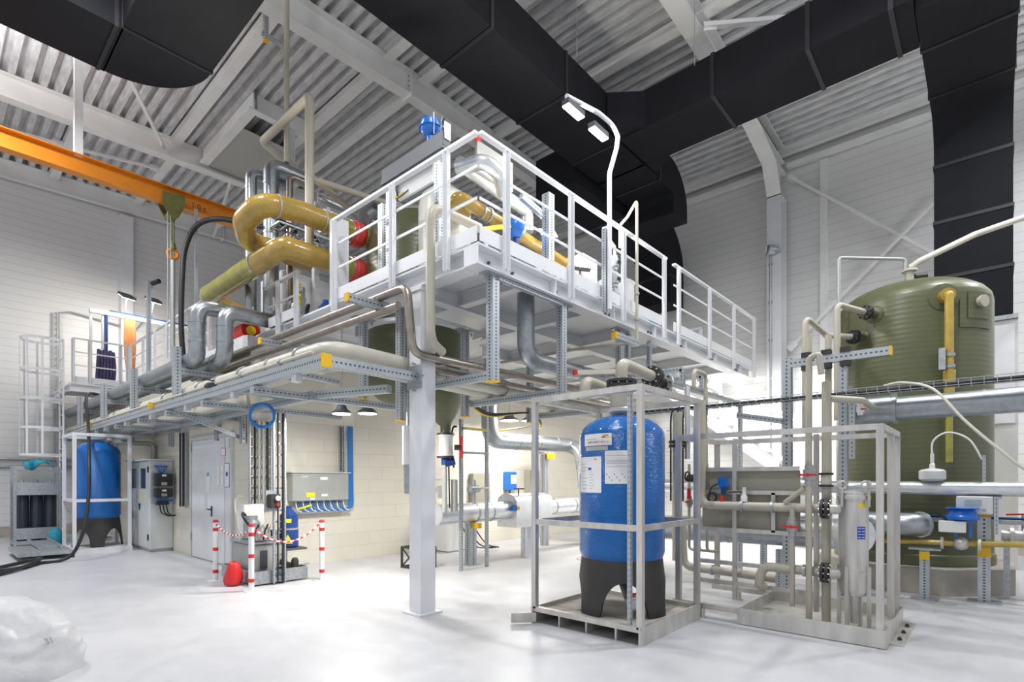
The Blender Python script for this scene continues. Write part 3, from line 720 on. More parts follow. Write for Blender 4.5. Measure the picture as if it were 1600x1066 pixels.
# caged ladder
t = T('caged_ladder', 'white vertical ladder with a hooped safety cage by the panelled wall', 'ladder', (2.42, 17.2, 0))
for y in (16.95, 17.45): build(Mb().bar((2.42, y, 0), (2.42, y, 4.95), 0.03, 0.075, up=(0, 1, 0)), 'stile', 'white', t)
for k in range(16): build(Mb().cyl((2.42, 16.95, 0.3 + k * 0.28), (2.42, 17.45, 0.3 + k * 0.28), 0.014, 8), 'rung', 'white', t)
def hoop(z):
    a = arc((2.05, 17.2, z), 0.4, 75, 285, 14, (1, 0, 0), (0, 1, 0))
    pts = [V((2.42, 17.45, z))] + a + [V((2.42, 16.95, z))]
    m = Mb(); 
    for p, q in zip(pts, pts[1:]): m.bar(p, q, 0.012, 0.06)
    build(m, 'hoop', 'white', t)
for z in (2.1, 2.75, 3.45, 4.15, 4.9): hoop(z)
for an in (95, 137, 180, 223, 265):
    x = 2.05 + 0.4 * math.cos(math.radians(an)); y = 17.2 + 0.4 * math.sin(math.radians(an))
    build(Mb().bar((x, y, 2.08), (x, y, 4.93), 0.045, 0.012, up=(math.cos(math.radians(an)), math.sin(math.radians(an)), 0)), 'cage_strap', 'white', t)
# ---------------------------------------------------------------- stairs at the far end
t = T('steel_stairs', 'white steel stairs going down from the far end of the platform', 'stairs', (12.5, 3.0, 0))
SL = 0.79
def sz(y): return 3.87 - (5.9 - y) * SL
for x, w in ((12.05, 0.05), (12.95, -0.05)):
    build(Mb().chan((x, 5.9, 3.72), (x, 1.05, sz(1.05) - 0.02), w, 0.24), 'stringer', 'white', t)
for k in range(18):
    y = 5.75 - 4.7 * k / 17.0
    build(Mb().box(12.06, 12.94, y - 0.12, y + 0.12, sz(y) - 0.1, sz(y) - 0.07), 'tread', 'white', t)
for x in (12.03, 12.97):
    build(Mb().tube([(x, 5.9, 4.92), (x, 1.1, sz(1.1) + 1.05)], 0.024, 10), 'handrail', 'white', t)
    build(Mb().tube([(x, 5.9, 4.42), (x, 1.1, sz(1.1) + 0.55)], 0.014, 8), 'knee_rail', 'white', t)
    for y in (5.7, 4.5, 3.3, 2.1, 1.2):
        build(Mb().bar((x, y, sz(y) - 0.1), (x, y, sz(y) + 1.04), 0.04, 0.05), 'post', 'white', t)
build(Mb().box(11.96, 13.0, 5.9, 7.2, 3.78, DK - 0.02), 'top_landing', 'white', t)
for x, y in ((12.9, 5.95), (12.9, 7.1)): build(Mb().bar((x, y, 0), (x, y, 3.78), 0.1), 'support_leg', 'white', t)
# ================================================================ strut pipe rack along the block wall
t = T('pipe_rack', 'long slotted strut rack carrying pipes along the block wall, held by the platform column', 'pipe rack', (3.1, 11.0, 2.55))
build(Mb().bar((2.61, 4.72, 2.64), (2.61, 18.6, 2.64), 0.1, 0.12), 'front_beam', 'strut', t)
build(Mb().bar((3.25, 6.15, 2.524), (3.25, 18.6, 2.524), 0.1, 0.1), 'inner_beam', 'strut', t)
build(Mb().bar((2.66, 4.77, 2.64), (3.70, 4.77, 2.64), 0.1, 0.1), 'end_beam', 'strut', t)
for y in (6.25, 7.85, 9.4, 10.9, 12.5, 14.2, 16.0, 17.6):
    build(Mb().bar((2.55, y, 2.52), (3.64 if y > 9 else 4.6, y, 2.52), 0.1, 0.08), 'cross_beam', 'strut', t)
build(Mb().bar((3.28, 6.1, 2.535), (3.6, 5.1, 2.535), 0.09, 0.09), 'knee_beam', 'strut', t)
for y in (9.22, 11.61, 13.94, 16.37):
    build(Mb().bar((2.65, y, 2.7), (2.65, y, 3.52), 0.1, 0.1, up=(1, 0, 0)), 'upright', 'strut', t)
    build(Mb().bar((2.70, y, 3.16), (3.64, y, 3.16), 0.08, 0.09), 'bracket_arm', 'strut', t)
build(Mb().bar((2.63, 9.35, 2.56), (3.62, 9.3, 2.2), 0.045, 0.06), 'diagonal_brace', 'strut', t)
build(Mb().bar((3.6, 9.18, 2.1), (3.6, 9.18, 2.6), 0.08, 0.08, up=(1, 0, 0)), 'wall_bracket', 'strut', t)
for y in (10.3, 12.9): build(Mb().bar((3.6, y, 2.2), (3.6, y, 2.48), 0.08, 0.08, up=(1, 0, 0)), 'wall_bracket', 'strut', t)
pl = Mb().cbox((3.706, 4.77, 2.64), (0.012, 0.26, 0.26)); bolts(pl, (3.688, 4.77, 2.64), (1, 0, 0), 0.15, 4, 0.012, 0.04)
build(pl, 'column_plate', 'zinc', t)
build(Mb().bar((2.61, 4.70, 2.64), (2.61, 4.72, 2.64), 0.106, 0.126), 'end_cap', 'yellow', t)
for y in (10.05, 14.6): build(Mb().bar((2.525, y, 2.70), (2.525, y + 0.05, 2.70), 0.06, 0.09), 'end_cap', 'yellow', t)
# upper side arms with yellow ends, carrying the stainless pair along the platform edge
def side_arm(y, x0, x1, z, label):
    t = T('strut_cantilever', label, 'bracket', ((x0 + x1) / 2, y, z))
    build(Mb().bar((x0, y, z), (x1, y, z), 0.08, 0.085), 'arm', 'strut', t)
    build(Mb().bar((x0 - 0.02, y, z), (x0, y, z), 0.086, 0.09), 'end_cap', 'yellow', t)
    build(Mb().cbox((x0 + 0.42, y, z + 0.055), (0.22, 0.05, 0.025)), 'clamp_bar', 'zinc', t)
    return t
side_arm(5.25, 3.16, 3.73, 3.50, 'slotted strut arm with yellow end under the short platform edge, nearest the column')
side_arm(7.75, 3.28, 3.86, 3.48, 'slotted strut arm with yellow end beside the two hanging strut posts')
# hanging posts between platform and rack
def hanger(x, y, z0, z1, label, cap='yellow', w=0.09):
    t = T('strut_hanger', label, 'hanger', (x, y, z0))
    build(Mb().bar((x, y, z0), (x, y, z1), w, w, up=(1, 0, 0)), 'post', 'perf', t)
    build(Mb().bar((x, y, z0 - 0.015), (x, y, z0), w * 1.1, w * 1.1, up=(1, 0, 0)), 'end_cap', cap, t)
    h = Mb().cbox((x, y, z1 + 0.008), (0.3, 0.12, 0.02))
    for k in (-0.13, 0.13): h.cyl((x + k, y, z1 - 0.05), (x + k, y, z1 + 0.016), 0.012, 6)
    build(h, 'head_plate', 'zinc', t)
    return t
hanger(4.05, 3.9, 2.54, 3.63, 'perforated hanging post below the platform corner with yellow foot', w=0.1)
hanger(5.26, 3.9, 2.53, 3.63, 'perforated hanging post beside the bent silver pipe under the long platform edge')
hanger(4.05, 5.5, 2.25, 3.63, 'perforated hanging post right behind the white column, yellow foot below the pipes')
hanger(5.26, 5.62, 2.42, 3.63, 'perforated hanging post in front of the olive cone, yellow foot')
hanger(6.72, 5.62, 2.45, 3.63, 'perforated hanging post near the twin wall lamps, yellow foot')
hanger(3.98, 6.22, 2.58, 3.63, 'perforated hanging post in front of the left edge of the olive vessel')
hanger(6.72, 3.95, 3.0, 3.63, 'short perforated hanging post behind the blue vessel frame')
def trapeze(x, y0, y1, z, label):
    t = T('strut_trapeze', label, 'support rail', (x, (y0 + y1) / 2, z))
    build(Mb().bar((x, y0, z), (x, y1, z), 0.08, 0.09), 'rail', 'strut', t)
    return t
trapeze(4.14, 3.95, 5.45, 2.625, 'slotted support rail between white column and platform corner post')
trapeze(5.35, 3.95, 5.57, 2.59, 'slotted support rail under the bend of the silver pipe')
trapeze(6.81, 3.99, 5.57, 2.54, 'slotted support rail behind the framed blue vessel')
one(Mb().bar((4.08, 3.86, 3.62), (5.2, 3.86, 3.62), 0.05, 0.04), 'strut_rail', 'strut', 'slotted rail screwed along the underside of the platform edge beam', 'rail')
t = side_arm(3.72, 6.2, 6.78, 3.42, 'short strut arm with yellow end clamped below the long platform edge')
t.children[1].location = V((0.6, 0, 0))
# ================================================================ galvanised pipes
def seams(t, pts, axis, r, mat='galv'):
    for p in pts: build(Mb().ring(p, axis, r + 0.006, r - 0.004, 0.03), 'joint_ring', mat, t)
t = T('clad_pipe', 'silver clad pipe along the rack with a swan-neck riser, outer one', 'pipe', (2.78, 13.5, 3.3))
build(Mb().tube([(2.83, 18.9, 3.33), (2.83, 9.2, 3.33), (2.83, 8.9, 3.33), (2.83, 8.9, 4.12), (3.62, 8.9, 4.12)], 0.115, 20, fil=0.2), 'pipe', 'galv', t)
seams(t, [(2.83, 9.25, 3.33), (2.83, 11.4, 3.33), (2.83, 14.0, 3.33)], (0, 1, 0), 0.115)
seams(t, [(2.83, 8.9, 3.58), (2.83, 8.9, 3.87)], (0, 0, 1), 0.115)
t = T('clad_pipe', 'silver clad pipe along the rack with a swan-neck riser, inner one', 'pipe', (3.12, 13.5, 3.3))
build(Mb().tube([(3.12, 18.9, 3.33), (3.12, 8.62, 3.33), (3.12, 8.62, 4.05), (3.85, 8.62, 4.05)], 0.115, 20, fil=0.2), 'pipe', 'galv', t)
seams(t, [(3.12, 8.95, 3.33), (3.12, 12.4, 3.33)], (0, 1, 0), 0.115)
seams(t, [(3.12, 8.62, 3.58), (3.12, 8.62, 3.82)], (0, 0, 1), 0.115)
t = T('clad_riser', 'tall silver clad riser behind the yellow pipes, outer one', 'pipe', (3.65, 8.98, 4.0))
build(Mb().tube([(3.65, 8.98, 4.25), (3.65, 8.98, 6.5), (4.3, 8.98, 6.55)], 0.09, 18, fil=0.12), 'pipe', 'galv', t)
seams(t, [(3.65, 8.98, 4.9), (3.65, 8.98, 5.7), (3.65, 8.98, 6.25)], (0, 0, 1), 0.09)
t = T('clad_riser', 'tall silver clad riser behind the yellow pipes, thicker middle one', 'pipe', (3.86, 8.72, 4.0))
build(Mb().tube([(3.86, 8.72, 4.0), (3.86, 8.72, 6.62), (4.6, 8.72, 6.62)], 0.12, 20, fil=0.15), 'pipe', 'galv', t)
seams(t, [(3.86, 8.72, 4.6), (3.86, 8.72, 5.5), (3.86, 8.72, 6.3)], (0, 0, 1), 0.12)
t = T('stainless_riser', 'brownish stainless riser next to the silver clad risers', 'pipe', (4.06, 8.5, 3.9))
build(Mb().tube([(4.06, 8.5, 3.9), (4.06, 8.5, 6.45), (4.35, 8.5, 6.45)], 0.055, 14, fil=0.1), 'pipe', 'brown_steel', t)
# long clad pipes on top of the platform, running along X
for k, (y, z, x1, lab) in enumerate(((8.98, 6.55, 8.6, 'upper'), (8.72, 6.62, 8.2, 'middle'))):
    pass
t = T('clad_pipe', 'silver clad pipe running back over the platform from the tall risers, upper one', 'pipe', (6.5, 8.6, 6.2))
build(Mb().tube([(4.4, 8.3, 6.15), (9.2, 8.3, 6.15)], 0.11, 18), 'pipe', 'galv_bright', t); seams(t, [(5.4, 8.3, 6.15), (6.6, 8.3, 6.15), (7.8, 8.3, 6.15)], (1, 0, 0), 0.11)
t = T('clad_pipe', 'silver clad pipe running back over the platform, lower one under its twin', 'pipe', (6.5, 8.2, 5.85))
build(Mb().tube([(4.5, 8.1, 5.86), (9.2, 8.1, 5.86)], 0.11, 18), 'pipe', 'galv_bright', t); seams(t, [(5.0, 8.1, 5.86), (6.2, 8.1, 5.86), (7.4, 8.1, 5.86)], (1, 0, 0), 0.11)
t = T('clad_elbow', 'silver clad pipe bend standing up behind the railing by the vent pipe', 'pipe', (5.75, 7.95, 5.9))
build(Mb().tube([(5.0, 7.8, 5.9), (5.4, 7.8, 6.35), (5.85, 7.8, 6.35), (5.85, 7.8, 5.6)], 0.12, 18, fil=0.25), 'pipe', 'galv', t)
# bent silver pipe under the platform
t = T('clad_pipe', 'thick silver clad pipe dropping from the platform and bending over the blue vessel', 'pipe', (5.6, 4.25, 2.9))
build(Mb().tube([(5.0, 4.25, 3.85), (5.0, 4.25, 2.98), (7.05, 4.25, 2.98)], 0.108, 22, fil=0.22), 'pipe', 'galv', t)
seams(t, [(5.0, 4.25, 3.45)], (0, 0, 1), 0.108); seams(t, [(6.1, 4.25, 2.98), (6.95, 4.25, 2.98)], (1, 0, 0), 0.108)
build(Mb().lathe((7.05, 4.25, 2.98), [(0.05, 0), (0.05, 0.03)], (1, 0, 0), 16), 'end_cap', 'yellow', t)
# stainless pair along the short platform edge
t = T('stainless_pipe', 'brownish stainless pipe along the short platform edge turning down by the column', 'pipe', (3.5, 6.5, 3.6))
build(Mb().tube([(3.56, 11.2, 3.60), (3.56, 4.72, 3.60), (3.56, 4.62, 2.86), (9.3, 4.62, 2.86)], 0.048, 16, fil=0.14), 'pipe', 'brown_steel', t)
t = T('stainless_pipe', 'brownish stainless pipe below its twin along the short platform edge', 'pipe', (3.5, 8.0, 3.4))
build(Mb().tube([(3.58, 11.5, 3.44), (3.58, 4.9, 3.44)], 0.045, 16), 'pipe', 'brown_steel', t)
t = T('stainless_pipe', 'brownish stainless pipe beneath the bent silver pipe', 'pipe', (6.0, 4.8, 2.75))
build(Mb().tube([(4.0, 4.84, 2.78), (9.3, 4.84, 2.78)], 0.04, 14), 'pipe', 'brown_steel', t)
# beige plastic pipes on the rack
def pp_pipe(label, pts, r, fil, name='plastic_pipe', mat='pp_light', cl=()):
    t = T(name, label, 'pipe', pts[len(pts) // 2])
    build(Mb().tube(pts, r, 18, fil=fil), 'pipe', mat, t)
    for c, ax in cl:
        m = Mb().ring(c, ax, r + 0.014, r - 0.003, 0.03)
        build(m, 'pipe_clamp', 'zinc', t)
    return t
pp_pipe('cream plastic pipe along the rack turning behind the yellow-capped strut end, outer one', [(2.82, 18.7, 2.825), (2.82, 5.0, 2.825), (9.3, 5.0, 2.66)], 0.105, 0.24, cl=(((2.82, 6.3, 2.825), (0, 1, 0)), ((2.82, 7.9, 2.825), (0, 1, 0)), ((4.3, 5.0, 2.787), (1, 0, 0)), ((5.4, 5.0, 2.76), (1, 0, 0))))
pp_pipe('cream plastic pipe along the rack, inner one behind its twin', [(3.08, 18.7, 2.80), (3.08, 5.26, 2.80), (9.3, 5.26, 2.62)], 0.1, 0.24, cl=(((3.08, 6.3, 2.80), (0, 1, 0)), ((4.3, 5.26, 2.765), (1, 0, 0)), ((5.5, 5.26, 2.73), (1, 0, 0))))
pp_pipe('thin cream plastic line clamped along the front strut of the rack', [(2.575, 18.5, 2.742), (2.575, 4.9, 2.742)], 0.018, 0.0, cl=[((2.575, y, 2.742), (0, 1, 0)) for y in (5.6, 6.6, 7.6, 8.6)])
t = T('line_valve', 'black ball valve on the thin cream line of the rack', 'valve', (2.575, 7.6, 2.74))
build(Mb().lathe((2.575, 7.42, 2.742), [(0.022, 0), (0.032, 0.03), (0.032, 0.09), (0.04, 0.1), (0.04, 0.26), (0.032, 0.27), (0.022, 0.36)], (0, 1, 0), 14), 'body', 'black_plastic', t)
build(Mb().bar((2.575, 7.5, 2.785), (2.575, 7.75, 2.83), 0.03, 0.02), 'handle', 'black_plastic', t)
# thick beige pipe rising beside the column and bending over the platform edge
pp_pipe('beige plastic pipe rising past the white column and bending in over the platform edge', [(3.92, 4.56, 2.93), (3.64, 4.42, 2.97), (3.64, 4.42, 4.41), (4.35, 4.40, 4.41)], 0.05, 0.16, mat='pp', name='riser_pipe')

# more of the rack: clamps under the front strut, a wire tray and small lines between the cross beams
rack = bpy.data.objects['pipe_rack']
for y in (5.3, 6.9, 8.6, 10.3, 11.9, 13.5):
    build(Mb().box(2.575, 2.645, y - 0.05, y + 0.05, 2.50, 2.58), 'beam_clamp', 'galv_bright', rack)
for y in (5.6, 7.1, 8.6, 10.2, 12.0, 13.4):
    build(Mb().torus((2.82, y, 2.825), (0, 1, 0), 0.1165, 0.010, 24, 6), 'u_bolt', 'zinc', rack)
for y in (5.5, 7.05, 8.6, 10.1, 11.7, 13.3, 15.1): build(Mb().bar((2.66, y, 2.64), (3.2, y, 2.60), 0.06, 0.06), 'light_cross_beam', 'strut', rack)
t = T('wire_tray', 'zinc wire tray with dark cables under the cream pipes beside the block wall', 'cable tray', (3.45, 12.0, 2.57))
for x in (3.36, 3.545):
    for z in (2.575, 2.63): build(Mb().bar((x, 6.4, z), (x, 18.4, z), 0.008, 0.008), 'side_wire', 'zinc', t)
for k in range(60): build(Mb().bar((3.35, 6.45 + k * 0.2, 2.572), (3.55, 6.45 + k * 0.2, 2.572), 0.008, 0.008), 'cross_wire', 'zinc', t)
for k in range(4): build(Mb().tube([(3.39 + 0.045 * k, 6.4, 2.595), (3.39 + 0.045 * k, 12.0, 2.597), (3.39 + 0.045 * k, 18.4, 2.595)], 0.017, 8), 'cable', 'black' if k % 2 else 'box_grey', t)
for x, z, r, l in ((3.30, 3.02, 0.03, 'thin steel line along the rack above the cream pipes, outer one'), (3.42, 3.06, 0.03, 'thin steel line along the rack above the cream pipes, inner one')):
    tt = T('steel_line', l, 'pipe', (x, 13.0, z)); build(Mb().tube([(x, 18.6, z), (x, 9.1, z)], r, 10), 'pipe', 'brown_steel', tt)
    for y in (9.22, 11.61, 13.94, 16.37): build(Mb().bar((x, y, z), (x, y, 3.114), 0.012, 0.05, up=(0, 1, 0)), 'hanger_clip', 'zinc', tt)
t = T('cable_run', 'dark cables slung under the platform from the rack towards the block wall', 'cables', (6.5, 5.9, 2.6))
for k in range(3): build(Mb().tube(smooth0([(5.35, 5.60 + 0.03 * k, 2.64), (5.9, 5.72 + 0.03 * k, 2.52 - 0.02 * k), (6.78, 5.64 + 0.03 * k, 2.60), (7.6, 6.1, 2.5 - 0.03 * k), (8.6, 7.2, 2.62), (8.9, 8.9, 2.6)]), 0.013, 6), 'cable', 'black' if k < 2 else 'safety_yellow', t)
# ================================================================ left and middle of the hall
def valve(name, label, p, axis, r, L, body='box_grey', handle='red', hdir=(0, 0, 1), hl=0.12, ends='pp_light', cat='valve', group=None):
    """quarter-turn plastic ball valve: sockets, union body and lever"""
    t = T(name, label, cat, p, group); p = V(p); ax = V(axis).normalized()
    build(Mb().lathe(p - ax * L / 2, [(r * 1.15, 0), (r * 1.15, L * 0.22), (r * 1.6, L * 0.24), (r * 1.6, L * 0.76), (r * 1.15, L * 0.78), (r * 1.15, L)], ax, 16), 'body', body, t)
    hd = V(hdir).normalized(); sd = ax.cross(hd)
    m = Mb().cyl(p, p + hd * r * 2.0, r * 0.5, 10); m.bar(p + hd * r * 2.1 - sd * hl / 2, p + hd * r * 2.1 + sd * hl / 2, r * 0.55, r * 0.4, up=hd)
    build(m, 'handle', handle, t)
    return t
# ---- door in the block wall
t = struct(Mb().box(3.60, 3.655, 9.66, 9.74, 0, 2.32).box(3.60, 3.655, 11.66, 11.74, 0, 2.32).box(3.60, 3.655, 9.74, 11.66, 2.25, 2.32), 'door_1', 'cabinet')
build(Mb().box(3.615, 3.648, 9.75, 11.65, 0.012, 2.245), 'door_leaf', 'white', t)
build(Mb().box(3.608, 3.615, 9.98, 9.985, 0.02, 2.24), 'leaf_joint', 'box_grey', t)
m = Mb().box(3.605, 3.616, 10.58, 10.63, 0.83, 1.02); m.cyl((3.61, 10.605, 0.96), (3.56, 10.605, 0.96), 0.012, 10); m.bar((3.565, 10.68, 0.96), (3.565, 10.5, 0.96), 0.02, 0.02); build(m, 'handle', 'black', t)
for y, z in ((11.66, 2.05), (11.66, 0.32), (9.74, 2.05)): build(Mb().cyl((3.6, y, z), (3.6, y, z + 0.16), 0.014, 8), 'hinge', 'zinc', t)
def notice(label, y, z, w, h, x=3.613, border=None):
    t = T('door_notice', label, 'sign', (x, y, z))
    if border: build(Mb().box(x - 0.0035, x - 0.0015, y - w / 2, y + w / 2, z - h / 2, z + h / 2), 'border', border, t); w -= 0.02; h -= 0.02
    build(Mb().box(x - 0.0045, x - 0.002, y - w / 2, y + w / 2, z - h / 2, z + h / 2), 'sheet', 'paper', t)
    return t
t = notice('small white sign with red border on the grey steel door', 10.05, 1.99, 0.2, 0.14, border='red')
t = notice('door notice with yellow warning triangle', 10.1, 1.58, 0.13, 0.33)
m = Mb().add([(3.607, 10.14, 1.6), (3.607, 10.06, 1.6), (3.607, 10.1, 1.67)], [(0, 1, 2)]); build(m, 'warning_triangle', 'safety_yellow', t)
t = notice('door notice with blue edges and blue mandatory-sign figure', 9.88, 1.58, 0.2, 0.42, border='ink_blue')
build(Mb().cyl((3.608, 9.88, 1.6), (3.606, 9.88, 1.6), 0.045, 16), 'mandatory_sign', 'ink_blue', t)
t = notice('pale yellow door notice left of the warning triangle', 10.29, 1.55, 0.1, 0.36)
build(Mb().box(3.606, 3.608, 10.26, 10.32, 1.37, 1.40), 'yellow_edge', 'safety_yellow', t)
t = notice('white clipboard sheet hanging on the grey steel door', 10.78, 1.42, 0.22, 0.3)
build(Mb().torus((3.606, 10.78, 1.6), (1, 0, 0), 0.03, 0.006, 14, 6), 'hanging_loop', 'zinc', t)
# ---- electrical cabinet beside the blue tank
t = T('switch_cabinet', 'light grey double-door switch cabinet with two dark windows beside the blue tank', 'cabinet', (3.42, 13.65, 0))
build(Mb().bbox(3.22, 3.645, 12.9, 14.4, 0.06, 1.9, 0.012), 'body', 'cabinet', t)
build(Mb().box(3.24, 3.63, 12.93, 14.37, 0, 0.06), 'plinth', 'box_grey', t)
build(Mb().box(3.12, 3.645, 12.84, 14.46, 1.9, 1.93), 'rain_roof', 'cabinet', t)
for a, b in ((12.96, 13.64), (13.66, 14.34)):
    d = build(Mb().box(3.205, 3.222, a, b, 0.1, 1.87), 'door', 'cabinet', t)
    build(Mb().bbox(3.198, 3.206, a + 0.17, b - 0.15, 1.32, 1.74, 0.006), 'window', 'window_blue', d)
    if a < 13:
        build(Mb().box(3.19, 3.206, b - 0.09, b - 0.05, 0.86, 1.0).bar((3.185, b - 0.07, 0.97), (3.185, b - 0.17, 0.97), 0.02, 0.02), 'handle', 'black', d)
        build(Mb().add([(3.203, 13.42, 1.12), (3.203, 13.24, 1.12), (3.203, 13.33, 1.27)], [(0, 1, 2)]), 'warning_triangle', 'safety_yellow', d)
    for z in (0.25, 1.65): build(Mb().box(3.19, 3.21, a - 0.01 if a < 13 else b - 0.01, a + 0.02 if a < 13 else b + 0.02, z, z + 0.12), 'hinge', 'black', d)
t = T('terminal_board', 'mounting panel with two black terminal boxes and cables on the cabinet side', 'electrical panel', (3.45, 12.8, 0.8))
build(Mb().box(3.24, 3.78, 12.82, 12.86, 1.0, 1.66), 'mounting_plate', 'zinc', t)
for z0, z1 in ((1.37, 1.63), (1.14, 1.32)):
    b = build(Mb().bbox(3.27, 3.58, 12.68, 12.82, z0, z1, 0.012), 'terminal_box', 'black_plastic', t)
    build(Mb().box(3.38, 3.46, 12.677, 12.682, z1 - 0.06, z1 - 0.02), 'rating_label', 'paper', b)
    build(Mb().box(3.37, 3.47, 12.676, 12.682, z0 + 0.02, z0 + 0.08), 'type_label', 'box_grey', b)
build(Mb().bbox(3.30, 3.52, 12.72, 12.84, 0.98, 1.06, 0.01), 'relay_box', 'black_plastic', t)
m = Mb()
for k in range(5): m.tube([(3.30 + k * 0.05, 12.74, 1.14), (3.31 + k * 0.05, 12.72, 1.09), (3.36 + k * 0.05, 12.74, 1.07), (3.6, 12.78, 1.08 - k * 0.008)], 0.010, 6)
build(m, 'blue_cables', 'blue_cable', t)
m = Mb()
for k in range(3): m.tube([(3.36 + k * 0.06, 12.76, 0.98), (3.38 + k * 0.06, 12.74, 0.82), (3.52 + k * 0.04, 12.76, 0.74), (3.74, 12.8, 0.78), (3.82, 12.8, 0.95)], 0.012, 6, fil=0.08)
build(m, 'black_cables', 'black', t)
build(Mb().bar((3.66, 12.72, 1.52), (3.84, 12.72, 1.53), 0.02, 0.035).bar((3.88, 12.72, 1.57), (3.98, 12.72, 1.53), 0.02, 0.035), 'yellow_tag', 'safety_yellow', t)
build(Mb().tube([(3.86, 12.74, 1.4), (3.88, 12.74, 1.1)], 0.02, 6), 'plug_cable', 'safety_yellow', t)
m = Mb()
for k in range(5): m.cyl((3.30 + k * 0.05, 12.80, 1.78), (3.30 + k * 0.05, 12.88, 1.78), 0.018, 8); m.tube([(3.30 + k * 0.05, 12.8, 1.76), (3.36 + k * 0.02, 12.79, 1.66), (3.40, 12.79, 1.62)], 0.008, 6)
build(m, 'cable_glands', 'blue_paint', t)
def cable_ladder(name, label, x, y, z0, z1, w, along, cables, mat='strut', n=None):
    t = T(name, label, 'cable tray', (x, y, z0)); a = V(along)
    for s in (-1, 1):
        build(Mb().bar(V((x, y, z0)) + a * s * w / 2, V((x, y, z1)) + a * s * w / 2, 0.02, 0.045, up=(a.y, a.x, 0)), 'side_rail', mat, t)
    k = int((z1 - z0) / 0.16)
    for i in range(k): build(Mb().bar(V((x, y, z0 + 0.08 + i * 0.16)) - a * w / 2, V((x, y, z0 + 0.08 + i * 0.16)) + a * w / 2, 0.02, 0.02), 'rung', 'zinc', t)
    nrm = V((a.y, -a.x, 0)) if a.x else V((-a.y, 0, 0))
    for col, off, r in cables:
        p = V((x, y, 0)) + a * off + nrm * (r + 0.012)
        build(Mb().tube([p + V((0, 0, z0 + 0.02)), p + V((0, 0, z1 - 0.02))], r, 8), 'cable', col, t)
    return t
cable_ladder('cable_ladder', 'cable ladder with black cables running up behind the switch cabinet panel', 3.6, 12.1, 0.95, 2.46, 0.3, (0, 1, 0), [('black', -0.10, 0.018), ('black', -0.05, 0.014), ('box_grey', 0.0, 0.014), ('black', 0.05, 0.016), ('black', 0.10, 0.018)])
# ---- blue vessel in white frame by the gable wall
def frp_vessel(name, label, c, r, z0, z1, label_mat=True):
    x, y = c; t = T(name, label, 'tank', (x, y, z0))
    h = z1 - z0; sk = z0 + h * 0.24
    prof = [(0.02, sk - 0.06), (r * 0.6, sk - 0.045), (r * 0.93, sk + 0.03), (r, sk + 0.12), (r, z1 - h * 0.13)]
    for k in range(1, 9):
        a = math.radians(90 * k / 9); prof.append((r * math.cos(a) if k < 8 else r * 0.24, z1 - h * 0.13 + h * 0.115 * math.sin(a)))
    build(Mb().lathe((x, y, 0), prof, (0, 0, 1), 48), 'shell', 'vessel', t, angle=60)
    # black plastic skirt with arched openings
    m = Mb(); seg = 96; rows = 12; zt = sk + 0.10; ro = lambda z: r * (1.10 - 0.16 * (z - z0) / (zt - z0))
    vs = []; fs = []
    for j in range(rows + 1):
        for i in range(seg):
            a = 2 * math.pi * i / seg; zz = z0 + (zt - z0) * j / rows
            # arch outline: move the lower rows up to the arch
            ph = (((a + math.radians(11)) / (2 * math.pi) * 4) % 1.0) - 0.5
            ah = max(0, 1 - (ph / 0.33) ** 2) ** 0.5 * (zt - z0) * 0.58
            zz = max(zz, z0 + ah)
            vs.append((x + ro(zz) * math.cos(a), y + ro(zz) * math.sin(a), zz))
    for j in range(rows):
        for i in range(seg):
            i2 = (i + 1) % seg; fs.append((j * seg + i, j * seg + i2, (j + 1) * seg + i2, (j + 1) * seg + i))
    nv = len(vs)
    vs += [(x + (px - x) * 0.94, y + (py - y) * 0.94, pz) for px, py, pz in vs]
    fs += [tuple(reversed([q + nv for q in f])) for f in fs]
    fs += [(i, nv + i, nv + (i + 1) % seg, (i + 1) % seg) for i in range(seg)]
    fs += [(rows * seg + i, rows * seg + (i + 1) % seg, nv + rows * seg + (i + 1) % seg, nv + rows * seg + i) for i in range(seg)]
    build(m.add(vs, fs), 'skirt', 'black_plastic', t, angle=50)
    return t
t = T('tank_skid', 'white square-tube frame around the blue tank by the switch cabinet', 'frame', (2.68, 14.2, 0))
for x in (2.12, 3.04):
    for y in (13.65, 14.75): build(Mb().bar((x, y, 0.1), (x, y, 2.42), 0.06), 'post', 'white', t)
for z in (1.08, 2.42):
    for a, b in (((2.12, 13.65), (3.04, 13.65)), ((2.12, 14.75), (3.04, 14.75)), ((2.12, 13.65), (2.12, 14.75)), ((3.04, 13.65), (3.04, 14.75))):
        build(Mb().bar((*a, z), (*b, z), 0.05, 0.06), 'rail', 'white', t)
build(Mb().box(2.06, 3.08, 13.58, 14.82, 0, 0.098), 'base_tray', 'white', t)
frp_vessel('pressure_vessel', 'blue wound pressure tank on black arched skirt in the white frame by the gable wall', (2.6, 14.2), 0.40, 0.1, 2.36)
m = Mb().lathe((2.6, 14.2, 2.345), [(0.12, 0), (0.15, 0.02), (0.15, 0.06), (0.24, 0.08), (0.24, 0.12), (0.1, 0.13)], (0, 0, 1), 24)
one(m, 'neck_flange', 'white_plastic', 'white flanged head on top of the blue tank by the gable wall', 'flange')
pp_pipe('grey pipe leaving the head of the blue tank towards the block wall', [(2.82, 14.05, 2.31), (3.58, 14.05, 2.31), (3.58, 14.05, 1.94)], 0.05, 0.1, mat='box_grey')
pp_pipe('grey drain pipe under the blue tank by the gable wall', [(2.6, 14.2, 0.55), (2.6, 14.2, 0.25), (2.8, 13.9, 0.25)], 0.045, 0.08, mat='stainless')
